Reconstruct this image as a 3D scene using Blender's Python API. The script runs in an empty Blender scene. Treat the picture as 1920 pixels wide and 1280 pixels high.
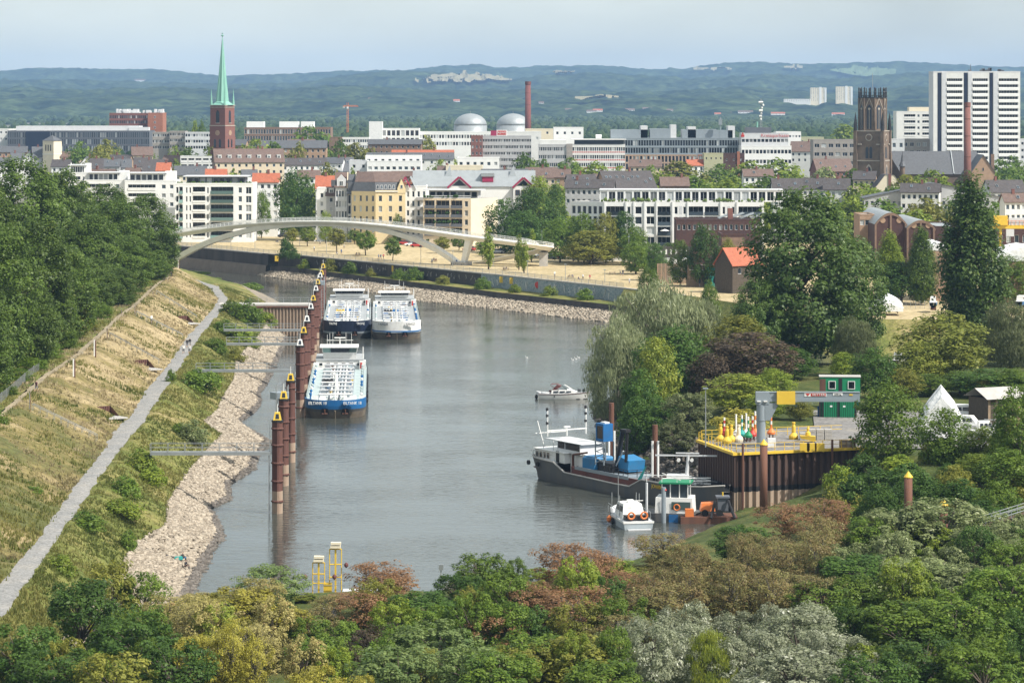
import bpy, math, random
import numpy as np
from mathutils import Vector, Matrix
sc = bpy.context.scene
col = sc.collection
R = math.radians
F, CX, HY, HC = 5500.0, 960.0, 190.0, 55.0   # focal length in photo pixels, image centre, eye-level row, eye height
# ------------------------------------------------------------------ camera
cam_d = bpy.data.cameras.new('camera'); cam = bpy.data.objects.new('camera', cam_d); col.objects.link(cam)
cam.location = (0, 0, HC); cam.rotation_euler = (R(90), 0, 0)
cam_d.sensor_width = 36.0; cam_d.lens = 36.0 * F / 1920.0
cam_d.shift_y = -450.0 / 1920.0
cam_d.clip_start = 1.0; cam_d.clip_end = 60000.0
sc.camera = cam
# ------------------------------------------------------------------ sky, sun, exposure
SUN_AZ, SUN_EL = R(118), R(47)      # clockwise from +Y (view direction): right, a little behind the camera
world = bpy.data.worlds.new('World'); sc.world = world; world.use_nodes = True
wn = world.node_tree; wn.nodes.clear()
w_out = wn.nodes.new('ShaderNodeOutputWorld'); w_bg = wn.nodes.new('ShaderNodeBackground')
sky = wn.nodes.new('ShaderNodeTexSky'); sky.sky_type = 'NISHITA'; sky.sun_disc = False
sky.sun_elevation = SUN_EL; sky.sun_rotation = SUN_AZ; sky.altitude = 50.0
sky.air_density = 1.0; sky.dust_density = 2.0; sky.ozone_density = 1.5
# thin high cloud veil: noise over the sky direction, the same all round
tc = wn.nodes.new('ShaderNodeTexCoord'); mp = wn.nodes.new('ShaderNodeMapping'); mp.inputs['Scale'].default_value = (3.0, 3.0, 9.0)
nz = wn.nodes.new('ShaderNodeTexNoise'); nz.inputs['Scale'].default_value = 2.2; nz.inputs['Detail'].default_value = 5.0
rp = wn.nodes.new('ShaderNodeMapRange'); rp.inputs[1].default_value = 0.3; rp.inputs[2].default_value = 0.75
rp.inputs[3].default_value = 0.3; rp.inputs[4].default_value = 0.6
mx = wn.nodes.new('ShaderNodeMixRGB'); mx.inputs[2].default_value = (9.6, 10.0, 9.0, 1)
wn.links.new(tc.outputs['Generated'], mp.inputs[0]); wn.links.new(mp.outputs[0], nz.inputs['Vector'])
wn.links.new(nz.outputs[0], rp.inputs[0]); wn.links.new(rp.outputs[0], mx.inputs[0])
wn.links.new(sky.outputs[0], mx.inputs[1]); wn.links.new(mx.outputs[0], w_bg.inputs[0])
w_bg.inputs[1].default_value = 0.105
wn.links.new(w_bg.outputs[0], w_out.inputs[0])
sun_d = bpy.data.lights.new('sun', 'SUN'); sun_d.energy = 5.0; sun_d.angle = R(0.53); sun_d.color = (1.0, 0.95, 0.87)
sun = bpy.data.objects.new('sun', sun_d); col.objects.link(sun)
sdir = Vector((math.sin(SUN_AZ) * math.cos(SUN_EL), math.cos(SUN_AZ) * math.cos(SUN_EL), math.sin(SUN_EL)))
sun.rotation_euler = (-sdir).to_track_quat('-Z', 'Y').to_euler()
sc.view_settings.view_transform = 'Standard'; sc.view_settings.look = 'None'
sc.view_settings.exposure = 0.4; sc.view_settings.gamma = 1.0; sc.view_settings.use_curve_mapping = False
sc.render.engine = 'CYCLES'
sc.cycles.use_denoising = True
sc.cycles.max_bounces = 6; sc.cycles.diffuse_bounces = 2; sc.cycles.glossy_bounces = 2
sc.cycles.transmission_bounces = 3; sc.cycles.transparent_max_bounces = 4; sc.cycles.volume_bounces = 0
sc.cycles.use_adaptive_sampling = True; sc.cycles.adaptive_threshold = 0.015
sc.cycles.caustics_reflective = False; sc.cycles.caustics_refractive = False
# ------------------------------------------------------------------ helpers
def gp(px, py, z=0.0):
 """where the sight line through a photo pixel meets the level z"""
 D = F * (HC - z) / (py - HY)
 return ((px - CX) / F * D, D, z)
def pd(px, py, D):
 return ((px - CX) / F * D, D, HC - (py - HY) / F * D)
def xa(px, D): return (px - CX) / F * D
def za(py, D): return HC - (py - HY) / F * D
def tag(o, label=None, cat=None, group=None, kind=None):
 if label: o['label'] = label
 if cat: o['category'] = cat
 if group: o['group'] = group
 if kind: o['kind'] = kind
 return o
def empty(name, loc, rz=0.0, label=None, cat=None, group=None):
 o = bpy.data.objects.new(name, None); col.objects.link(o)
 o.empty_display_size = 0.5; o.location = loc; o.rotation_euler = (0, 0, rz)
 return tag(o, label, cat, group)
def link(name, me, parent=None, loc=(0, 0, 0), rz=0.0, mat=None):
 o = bpy.data.objects.new(name, me); col.objects.link(o)
 o.location = loc; o.rotation_euler = (0, 0, rz); o.parent = parent
 if mat is not None:
  if not me.materials: me.materials.append(None)
  o.material_slots[0].link = 'OBJECT'; o.material_slots[0].material = mat
 return o
KIDS = {}
def copy_tree(o, parent=None):
 c = o.copy(); col.objects.link(c); c.parent = parent
 for ch in o.children: copy_tree(ch, c)
 return c
class MB:
 """collects faces; build() links them as one mesh object"""
 def __init__(s): s.v = []; s.f = []; s.m = []
 def quad(s, a, b, c, d, m=0):
  n = len(s.v); s.v += [a, b, c, d]; s.f.append((n, n+1, n+2, n+3)); s.m.append(m)
 def poly(s, pts, m=0):
  n = len(s.v); s.v += list(pts); s.f.append(tuple(range(n, n+len(pts)))); s.m.append(m)
 def box(s, x0, x1, y0, y1, z0, z1, m=0):
  n = len(s.v)
  s.v += [(x0,y0,z0),(x1,y0,z0),(x1,y1,z0),(x0,y1,z0),(x0,y0,z1),(x1,y0,z1),(x1,y1,z1),(x0,y1,z1)]
  for q in ((0,3,2,1),(4,5,6,7),(0,1,5,4),(1,2,6,5),(2,3,7,6),(3,0,4,7)):
   s.f.append(tuple(n+i for i in q)); s.m.append(m)
 def prism(s, poly, z0, z1, m=0, cap=True):
  n = len(s.v); k = len(poly)
  s.v += [(p[0], p[1], z0) for p in poly] + [(p[0], p[1], z1) for p in poly]
  for i in range(k):
   j = (i+1) % k; s.f.append((n+i, n+j, n+k+j, n+k+i)); s.m.append(m)
  if cap:
   s.f.append(tuple(n+k-1-i for i in range(k))); s.m.append(m)
   s.f.append(tuple(n+k+i for i in range(k))); s.m.append(m)
 def cyl(s, a, b, r0, r1=None, n=8, m=0, cap=True):
  r1 = r0 if r1 is None else r1
  a = Vector(a); b = Vector(b); d = (b - a)
  if d.length < 1e-6: return
  d.normalize(); u = d.orthogonal().normalized(); w = d.cross(u)
  k = len(s.v)
  for c, r in ((a, r0), (b, r1)):
   for i in range(n):
    t = 2*math.pi*i/n; s.v.append(tuple(c + (u*math.cos(t) + w*math.sin(t))*r))
  for i in range(n):
   j = (i+1) % n; s.f.append((k+i, k+j, k+n+j, k+n+i)); s.m.append(m)
  if cap:
   s.f.append(tuple(k+n-1-i for i in range(n))); s.m.append(m)
   s.f.append(tuple(k+n+i for i in range(n))); s.m.append(m)
 def tube(s, pts, r, n=6, m=0):
  for a, b in zip(pts[:-1], pts[1:]): s.cyl(a, b, r, r, n, m)
 def lathe(s, prof, c=(0, 0, 0), n=12, m=0):
  k = len(s.v)
  for r, z in prof:
   for i in range(n):
    t = 2*math.pi*i/n; s.v.append((c[0]+r*math.cos(t), c[1]+r*math.sin(t), c[2]+z))
  for q in range(len(prof)-1):
   for i in range(n):
    j = (i+1) % n; s.f.append((k+q*n+i, k+q*n+j, k+(q+1)*n+j, k+(q+1)*n+i)); s.m.append(m)
  s.f.append(tuple(k+n-1-i for i in range(n))); s.m.append(m)
  e = k+(len(prof)-1)*n; s.f.append(tuple(e+i for i in range(n))); s.m.append(m)
 def loft(s, secs, m=0, close=False, caps=False):
  """secs: rows of points with equal count"""
  k = len(s.v); n = len(secs[0])
  for r in secs: s.v += [tuple(p) for p in r]
  for q in range(len(secs)-1):
   for i in range(n if close else n-1):
    j = (i+1) % n; s.f.append((k+q*n+i, k+q*n+j, k+(q+1)*n+j, k+(q+1)*n+i)); s.m.append(m)
  if caps:
   s.f.append(tuple(k+n-1-i for i in range(n))); s.m.append(m)
   e = k+(len(secs)-1)*n; s.f.append(tuple(e+i for i in range(n))); s.m.append(m)
 def mesh(s, name, mats, smooth=False):
  me = bpy.data.meshes.new(name); me.from_pydata(s.v, [], s.f)
  for m in (mats if isinstance(mats, (list, tuple)) else [mats]): me.materials.append(m)
  if any(s.m): me.polygons.foreach_set('material_index', s.m)
  if smooth: me.polygons.foreach_set('use_smooth', [True]*len(s.f))
  me.update(); return me
 def build(s, name, mats, parent=None, loc=(0, 0, 0), rz=0.0, smooth=False):
  o = bpy.data.objects.new(name, s.mesh(name, mats, smooth)); col.objects.link(o)
  o.location = loc; o.rotation_euler = (0, 0, rz); o.parent = parent
  return o
def bake(o):
 """turn a curve or a modified mesh into a plain mesh object of the same name"""
 dg = bpy.context.evaluated_depsgraph_get(); dg.update(); me = bpy.data.meshes.new_from_object(o.evaluated_get(dg)); return me
def lettering(text, size, mat, parent, loc, rot, depth=0.02, name='lettering', align='CENTER', sx=1.0):
 c = bpy.data.curves.new(name, 'FONT'); c.body = text; c.size = size; c.extrude = depth; c.resolution_u = 2
 c.align_x = align; c.align_y = 'CENTER'
 t = bpy.data.objects.new('tmp_text', c); col.objects.link(t); me = bake(t); bpy.data.objects.remove(t)
 me.materials.clear(); me.materials.append(mat)
 o = bpy.data.objects.new(name, me); col.objects.link(o); o.parent = parent
 o.location = loc; o.rotation_euler = rot; o.scale = (sx, 1, 1)
 return o
# ------------------------------------------------------------------ materials
MATS = {}
LEAF_GAIN = (2.2, 2.0, 1.15)
def mat(name, c, rough=0.75, metal=0.0, var=0.12, scale=0.6, bump=0.0, bscale=6.0, c2=None, cov=0.5, spec=0.4, streak=False):
 """plain surface colour with uneven wear: noise between c and c2 (or a darker c)"""
 if name in MATS: return MATS[name]
 m = bpy.data.materials.new(name); m.use_nodes = True; t = m.node_tree
 p = t.nodes['Principled BSDF']; p.inputs['Roughness'].default_value = rough; p.inputs['Metallic'].default_value = metal
 p.inputs['Specular IOR Level'].default_value = spec
 tcn = t.nodes.new('ShaderNodeTexCoord')
 vec = tcn.outputs['Object']
 if streak:
  mpn = t.nodes.new('ShaderNodeMapping'); mpn.inputs['Scale'].default_value = (1, 1, 0.12)
  t.links.new(vec, mpn.inputs[0]); vec = mpn.outputs[0]
 n = t.nodes.new('ShaderNodeTexNoise'); n.inputs['Scale'].default_value = scale; n.inputs['Detail'].default_value = 6.0
 n.inputs['Roughness'].default_value = 0.65
 t.links.new(vec, n.inputs['Vector'])
 r = t.nodes.new('ShaderNodeMapRange'); r.inputs[1].default_value = cov-0.18; r.inputs[2].default_value = cov+0.18
 t.links.new(n.outputs[0], r.inputs[0])
 x = t.nodes.new('ShaderNodeMixRGB')
 if c2 is None: c2 = tuple(v*(1-2*var) for v in c)
 x.inputs[1].default_value = (*c, 1); x.inputs[2].default_value = (*c2, 1)
 t.links.new(r.outputs[0], x.inputs[0]); t.links.new(x.outputs[0], p.inputs['Base Color'])
 if bump > 0:
  n2 = t.nodes.new('ShaderNodeTexNoise'); n2.inputs['Scale'].default_value = bscale; n2.inputs['Detail'].default_value = 4.0
  t.links.new(tcn.outputs['Object'], n2.inputs['Vector'])
  b = t.nodes.new('ShaderNodeBump'); b.inputs['Strength'].default_value = bump; b.inputs['Distance'].default_value = 0.3
  t.links.new(n2.outputs[0], b.inputs['Height']); t.links.new(b.outputs[0], p.inputs['Normal'])
 MATS[name] = m; return m
def mat_multi(name, stops, scale, rough=0.9, detail=8.0, bump=0.4, bscale=3.0, scale2=None, bdist=0.3, ygrad=None):
 """ground cover: several colours laid out in noise patches"""
 m = bpy.data.materials.new(name); m.use_nodes = True; t = m.node_tree
 p = t.nodes['Principled BSDF']; p.inputs['Roughness'].default_value = rough; p.inputs['Specular IOR Level'].default_value = 0.15
 g = t.nodes.new('ShaderNodeNewGeometry')
 n = t.nodes.new('ShaderNodeTexNoise'); n.inputs['Scale'].default_value = scale; n.inputs['Detail'].default_value = detail; n.inputs['Roughness'].default_value = 0.7
 t.links.new(g.outputs['Position'], n.inputs['Vector'])
 r = t.nodes.new('ShaderNodeValToRGB'); e = r.color_ramp.elements
 e[0].position = stops[0][0]; e[0].color = (*stops[0][1], 1); e[1].position = stops[-1][0]; e[1].color = (*stops[-1][1], 1)
 for pos, c in stops[1:-1]: k = e.new(pos); k.color = (*c, 1)
 src = n.outputs[0]
 if ygrad:      # the cover changes along the bank
  sp = t.nodes.new('ShaderNodeSeparateXYZ'); t.links.new(g.outputs['Position'], sp.inputs[0]); yg = t.nodes.new('ShaderNodeMapRange')
  for k, v in enumerate(ygrad): yg.inputs[k+1].default_value = v
  t.links.new(sp.outputs[1], yg.inputs[0]); ad = t.nodes.new('ShaderNodeMath'); t.links.new(src, ad.inputs[0]); t.links.new(yg.outputs[0], ad.inputs[1]); src = ad.outputs[0]
 t.links.new(src, r.inputs[0])
 n3 = t.nodes.new('ShaderNodeTexNoise'); n3.inputs['Scale'].default_value = scale2 or scale*14; n3.inputs['Detail'].default_value = 5.0
 t.links.new(g.outputs['Position'], n3.inputs['Vector'])
 mr = t.nodes.new('ShaderNodeMapRange'); mr.inputs[1].default_value = 0.3; mr.inputs[2].default_value = 0.7; mr.inputs[3].default_value = 0.65; mr.inputs[4].default_value = 1.25
 t.links.new(n3.outputs[0], mr.inputs[0])
 x = t.nodes.new('ShaderNodeVectorMath'); x.operation = 'SCALE'
 t.links.new(r.outputs[0], x.inputs[0]); t.links.new(mr.outputs[0], x.inputs['Scale'])
 t.links.new(x.outputs[0], p.inputs['Base Color'])
 n2 = t.nodes.new('ShaderNodeTexNoise'); n2.inputs['Scale'].default_value = bscale; n2.inputs['Detail'].default_value = 5.0
 t.links.new(g.outputs['Position'], n2.inputs['Vector'])
 b = t.nodes.new('ShaderNodeBump'); b.inputs['Strength'].default_value = bump; b.inputs['Distance'].default_value = bdist
 t.links.new(n2.outputs[0], b.inputs['Height']); t.links.new(b.outputs[0], p.inputs['Normal'])
 MATS[name] = m; return m
def glass(name, c=(0.03, 0.04, 0.05), rough=0.08):
 m = bpy.data.materials.new(name); m.use_nodes = True; p = m.node_tree.nodes['Principled BSDF']
 p.inputs['Base Color'].default_value = (*c, 1); p.inputs['Roughness'].default_value = rough; p.inputs['Specular IOR Level'].default_value = 0.5
 t = m.node_tree; oi = t.nodes.new('ShaderNodeObjectInfo'); mr = t.nodes.new('ShaderNodeMapRange')
 mr.inputs[3].default_value = 0.5; mr.inputs[4].default_value = 2.6
 t.links.new(oi.outputs['Random'], mr.inputs[0]); x = t.nodes.new('ShaderNodeVectorMath'); x.operation = 'SCALE'
 x.inputs[0].default_value = c; t.links.new(mr.outputs[0], x.inputs['Scale']); t.links.new(x.outputs[0], p.inputs['Base Color'])
 MATS[name] = m; return m
def leafmat(name, c1, c2, c3=None, trans=0.4, gloss=0.25, rough=0.5, gain=True):
 """leaves: colour differs leaf by leaf and clump by clump (face attribute), light passes through"""
 k_ = LEAF_GAIN if gain else (1, 1, 1); c1, c2 = [tuple(v*g for v, g in zip(c, k_)) for c in (c1, c2)]; c3 = c3 and tuple(v*g for v, g in zip(c3, k_))
 m = bpy.data.materials.new(name); m.use_nodes = True; t = m.node_tree
 for n in list(t.nodes): t.nodes.remove(n)
 out = t.nodes.new('ShaderNodeOutputMaterial')
 a = t.nodes.new('ShaderNodeAttribute'); a.attribute_name = 'v'
 r = t.nodes.new('ShaderNodeValToRGB'); e = r.color_ramp.elements
 e[0].position = 0.15; e[0].color = (*c1, 1); e[1].position = 0.85; e[1].color = (*c2, 1)
 if c3 is not None: k = e.new(0.93); k.color = (*c3, 1)
 oi = t.nodes.new('ShaderNodeObjectInfo')
 mr = t.nodes.new('ShaderNodeMapRange'); mr.inputs[3].default_value = 0.82; mr.inputs[4].default_value = 1.18
 t.links.new(oi.outputs['Random'], mr.inputs[0])
 x = t.nodes.new('ShaderNodeVectorMath'); x.operation = 'SCALE'
 t.links.new(a.outputs['Fac'], r.inputs[0]); t.links.new(r.outputs[0], x.inputs[0]); t.links.new(mr.outputs[0], x.inputs['Scale'])
 p = t.nodes.new('ShaderNodeBsdfPrincipled'); p.inputs['Roughness'].default_value = rough; p.inputs['Specular IOR Level'].default_value = gloss
 tr = t.nodes.new('ShaderNodeBsdfTranslucent')
 t.links.new(x.outputs[0], p.inputs['Base Color']); t.links.new(x.outputs[0], tr.inputs[0])
 ms = t.nodes.new('ShaderNodeMixShader'); ms.inputs[0].default_value = trans
 t.links.new(p.outputs[0], ms.inputs[1]); t.links.new(tr.outputs[0], ms.inputs[2]); t.links.new(ms.outputs[0], out.inputs[0])
 MATS[name] = m; return m
M = {}
M['white'] = mat('white_render', (0.80, 0.80, 0.78), 0.8, var=0.05, scale=0.25)
M['white2'] = mat('off_white_render', (0.72, 0.72, 0.69), 0.85, var=0.06, scale=0.3)
M['cream'] = mat('cream_render', (0.74, 0.66, 0.50), 0.85, var=0.06, scale=0.3)
M['yellow_wall'] = mat('yellow_render', (0.72, 0.58, 0.34), 0.85, var=0.06, scale=0.3)
M['beige'] = mat('beige_render', (0.66, 0.55, 0.40), 0.85, var=0.06, scale=0.3)
M['olive'] = mat('olive_render', (0.45, 0.44, 0.28), 0.85, var=0.06)
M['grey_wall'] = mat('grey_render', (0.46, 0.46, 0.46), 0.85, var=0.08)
M['light_grey'] = mat('light_grey_panel', (0.60, 0.61, 0.62), 0.7, var=0.06)
M['dark_grey'] = mat('dark_grey_panel', (0.12, 0.13, 0.15), 0.6, var=0.1)
M['taupe'] = mat('taupe_concrete', (0.34, 0.31, 0.28), 0.85, var=0.1)
M['brick_red'] = mat('red_brick', (0.225, 0.095, 0.075), 0.9, c2=(0.17, 0.082, 0.07), scale=1.5)
M['brick_brown'] = mat('brown_brick', (0.24, 0.155, 0.11), 0.9, c2=(0.17, 0.115, 0.085), scale=0.8)
M['brick_tan'] = mat('tan_brick', (0.40, 0.27, 0.18), 0.9, c2=(0.32, 0.21, 0.14), scale=0.8)
M['brick_dark'] = mat('dark_brick', (0.06, 0.034, 0.032), 0.9, c2=(0.09, 0.046, 0.038), scale=0.7)
M['brick_orange'] = mat('orange_brick', (0.34, 0.14, 0.085), 0.9, var=0.1)
M['stone_brown'] = mat('church_sandstone', (0.20, 0.145, 0.105), 0.95, c2=(0.12, 0.09, 0.07), scale=0.35)
M['stone_trim'] = mat('stone_trim', (0.42, 0.37, 0.31), 0.9, var=0.1)
M['slate'] = mat('slate_roof', (0.11, 0.115, 0.125), 0.6, var=0.15, scale=1.2, bump=0.3, bscale=3)
M['tile_brown'] = mat('brown_tile_roof', (0.17, 0.115, 0.095), 0.8, var=0.18, scale=1.0, bump=0.4, bscale=3)
M['tile_red'] = mat('red_tile_roof', (0.42, 0.13, 0.07), 0.8, var=0.14, scale=1.0, bump=0.4, bscale=3)
M['tile_dark'] = mat('dark_tile_roof', (0.085, 0.075, 0.075), 0.75, var=0.18, scale=1.0, bump=0.4, bscale=3)
M['zinc'] = mat('zinc_roof', (0.36, 0.385, 0.395), 0.45, 0.3, var=0.08, scale=0.5)
M['gravel_roof'] = mat('gravel_flat_roof', (0.40, 0.39, 0.37), 0.95, var=0.12, scale=1.5)
M['copper'] = mat('verdigris_copper', (0.24, 0.46, 0.37), 0.6, c2=(0.17, 0.38, 0.31), scale=1.2, streak=True)
M['concrete'] = mat('concrete', (0.46, 0.44, 0.41), 0.9, var=0.12, scale=0.4, bump=0.1)
M['bridge_white'] = mat('bridge_paint', (0.84, 0.81, 0.73), 0.6, var=0.07, scale=0.4)
M['galv'] = mat('galvanised_steel', (0.40, 0.42, 0.43), 0.45, 0.6, var=0.1)
M['steel_grey'] = mat('grey_paint', (0.25, 0.29, 0.32), 0.5, var=0.06)
M['black'] = mat('black_paint', (0.02, 0.02, 0.022), 0.5, var=0.1)
M['rubber'] = mat('rubber', (0.015, 0.015, 0.016), 0.85)
M['rust'] = mat('rusty_steel', (0.17, 0.075, 0.045), 0.85, c2=(0.09, 0.045, 0.035), scale=0.9, streak=True)
M['rust_dark'] = mat('dark_rusty_steel', (0.085, 0.035, 0.028), 0.8, c2=(0.13, 0.06, 0.045), scale=0.8, streak=True)
M['pile_pale'] = mat('silt_covered_steel', (0.42, 0.33, 0.25), 0.95, c2=(0.26, 0.18, 0.13), scale=0.8, streak=True)
M['yellow'] = mat('yellow_paint', (0.72, 0.48, 0.05), 0.5, var=0.06)
M['orange'] = mat('orange_paint', (0.70, 0.20, 0.05), 0.5, var=0.06)
M['red'] = mat('red_paint', (0.50, 0.05, 0.04), 0.5, var=0.06)
M['green'] = mat('green_paint', (0.01, 0.23, 0.10), 0.5, var=0.08)
M['green_dark'] = mat('dark_green_paint', (0.006, 0.07, 0.035), 0.5, var=0.08)
M['teal'] = mat('teal_paint', (0.03, 0.33, 0.30), 0.6)
M['blue'] = mat('blue_paint', (0.012, 0.125, 0.34), 0.5, c2=(0.03, 0.10, 0.22), cov=.6)
M['blue_bright'] = mat('bright_blue_paint', (0.018, 0.18, 0.39), 0.55, var=0.15, c2=(0.06, 0.13, 0.22), cov=.58)
M['navy'] = mat('navy_paint', (0.012, 0.02, 0.045), 0.4, var=0.1)
M['magenta'] = mat('crimson_trim', (0.36, 0.03, 0.09), 0.6)
M['paint_white'] = mat('white_paint', (0.78, 0.78, 0.76), 0.45, c2=(0.62, 0.60, 0.56), cov=.62, scale=.9)
M['paint_grey'] = mat('ship_grey_paint', (0.42, 0.47, 0.50), 0.5, var=0.06)
M['deck_pale'] = mat('pale_green_deck', (0.42, 0.50, 0.50), 0.7, var=0.08, scale=0.5)
M['deck_grey'] = mat('grey_deck', (0.36, 0.38, 0.39), 0.7, var=0.08, scale=0.5)
M['hull_grey'] = mat('dark_grey_hull', (0.075, 0.085, 0.095), 0.6, c2=(0.12, 0.11, 0.10), scale=0.4, streak=True)
M['hull_mud'] = mat('silty_hull', (0.22, 0.18, 0.13), 0.8, c2=(0.12, 0.10, 0.085), scale=0.5, streak=True)
M['hold_red'] = mat('oxide_hold', (0.16, 0.055, 0.045), 0.75, c2=(0.09, 0.04, 0.035), scale=0.6)
M['wood'] = mat('weathered_wood', (0.30, 0.22, 0.15), 0.9, var=0.15, scale=1.5)
M['canvas'] = mat('white_tarpaulin', (0.78, 0.78, 0.77), 0.7, var=0.05, bump=0.6, bscale=1.2)
M['maroon'] = mat('maroon_canvas', (0.14, 0.05, 0.045), 0.8)
M['bark'] = mat('bark', (0.10, 0.08, 0.06), 0.95, var=0.2, scale=2)
M['bark_grey'] = mat('grey_bark', (0.17, 0.15, 0.13), 0.95, var=0.2, scale=2)
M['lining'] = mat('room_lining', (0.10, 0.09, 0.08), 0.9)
M['curtain'] = mat('blind_white', (0.6, 0.6, 0.58), 0.8)
M['glass'] = glass('window_glass')
M['glass_mid'] = glass('window_with_blind', (0.20, 0.21, 0.21), 0.3)
M['glass_dark'] = glass('dark_glass', (0.012, 0.015, 0.02))
M['glass_green'] = glass('greenish_glass', (0.10, 0.16, 0.15))
M['skin'] = mat('skin', (0.45, 0.28, 0.20), 0.6)
# ================================================================== THE SETTING
rng = np.random.default_rng(7)
def poly_px(pts, z): return [gp(a, b, z) for a, b in pts]
def resample(pts, n):
 p = np.array(pts, float); d = np.r_[0, np.cumsum(np.linalg.norm(np.diff(p, axis=0), axis=1))]
 t = np.linspace(0, d[-1], n); return np.stack([np.interp(t, d, p[:, k]) for k in range(p.shape[1])], 1)
def hash_noise(x, y, s):
 """smooth value noise, numpy"""
 x = np.asarray(x)/s; y = np.asarray(y)/s; xi = np.floor(x); yi = np.floor(y); fx = x-xi; fy = y-yi
 def h(a, b): return np.modf(np.abs(np.sin(a*127.1+b*311.7)*43758.5453))[0]
 fx = fx*fx*(3-2*fx); fy = fy*fy*(3-2*fy)
 return (h(xi,yi)*(1-fx)+h(xi+1,yi)*fx)*(1-fy)+(h(xi,yi+1)*(1-fx)+h(xi+1,yi+1)*fx)*fy-0.5
def grid_mesh(name, P, mats, smooth=True):
 """P: (rows, cols, 3) array"""
 r, c, _ = P.shape; me = bpy.data.meshes.new(name)
 i = np.arange(r*c).reshape(r, c)
 q = np.stack([i[:-1, :-1], i[:-1, 1:], i[1:, 1:], i[1:, :-1]], -1).reshape(-1, 4)
 me.vertices.add(r*c); me.vertices.foreach_set('co', P.reshape(-1).astype(np.float32))
 me.loops.add(q.size); me.loops.foreach_set('vertex_index', q.reshape(-1).astype(np.int32))
 me.polygons.add(len(q)); me.polygons.foreach_set('loop_start', (np.arange(len(q))*4).astype(np.int32))
 me.polygons.foreach_set('use_smooth', np.full(len(q), smooth))
 me.update(calc_edges=True); me.validate()
 for m in (mats if isinstance(mats, (list, tuple)) else [mats]): me.materials.append(m)
 o = bpy.data.objects.new(name, me); col.objects.link(o); return o
M['dry_grass'] = mat_multi('dry_grass', [(0.30, (0.10, 0.105, 0.035)), (0.42, (0.19, 0.155, 0.06)), (0.52, (0.32, 0.25, 0.135)), (0.68, (0.40, 0.315, 0.185))], 0.07, bump=0.7, bscale=2.2, ygrad=(330, 520, -0.13, 0.02))
M['green_grass'] = mat_multi('rough_green_grass', [(0.30, (0.075, 0.10, 0.025)), (0.46, (0.14, 0.155, 0.04)), (0.58, (0.21, 0.19, 0.065)), (0.70, (0.33, 0.26, 0.13))], 0.09, bump=0.8, bscale=2.5)
M['meadow'] = mat_multi('parched_meadow', [(0.28, (0.26, 0.23, 0.12)), (0.42, (0.40, 0.32, 0.18)), (0.6, (0.48, 0.385, 0.23)), (0.75, (0.40, 0.34, 0.21))], 0.05, bump=0.25, bscale=2.0)
M['gravel_path'] = mat_multi('gravel_path', [(0.3, (0.21, 0.21, 0.205)), (0.5, (0.265, 0.26, 0.25)), (0.7, (0.32, 0.30, 0.27))], 0.25, bump=0.25, bscale=5.0)
M['asphalt'] = mat_multi('asphalt_yard', [(0.3, (0.16, 0.155, 0.15)), (0.5, (0.22, 0.21, 0.20)), (0.7, (0.27, 0.25, 0.22))], 0.15, bump=0.15, bscale=5.0)
M['stony'] = mat_multi('stone_bed', [(0.3, (0.20, 0.17, 0.13)), (0.5, (0.26, 0.22, 0.17)), (0.7, (0.34, 0.29, 0.23))], 0.4, bump=1.0, bscale=2.0)
M['stony_dark'] = mat_multi('dark_stone_bed', [(0.3, (0.07, 0.062, 0.052)), (0.5, (0.12, 0.105, 0.09)), (0.7, (0.18, 0.155, 0.13))], 0.4, bump=1.0, bscale=2.0)
M['town_ground'] = mat_multi('town_ground', [(0.35, (0.08, 0.10, 0.05)), (0.5, (0.16, 0.15, 0.11)), (0.65, (0.24, 0.23, 0.20))], 0.02)
M['soil_green'] = mat_multi('overgrown_ground', [(0.3, (0.035, 0.05, 0.015)), (0.5, (0.07, 0.09, 0.025)), (0.7, (0.15, 0.14, 0.05))], 0.15)
M['wall_dark'] = mat('stained_quay_wall', (0.085, 0.075, 0.068), 0.95, c2=(0.035, 0.032, 0.03), scale=0.25, streak=True, bump=0.3, bscale=1.5)
M['wall_silt'] = mat('silt_quay_foot', (0.22, 0.185, 0.15), 0.95, c2=(0.15, 0.125, 0.10), scale=0.3, bump=0.3)
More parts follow.
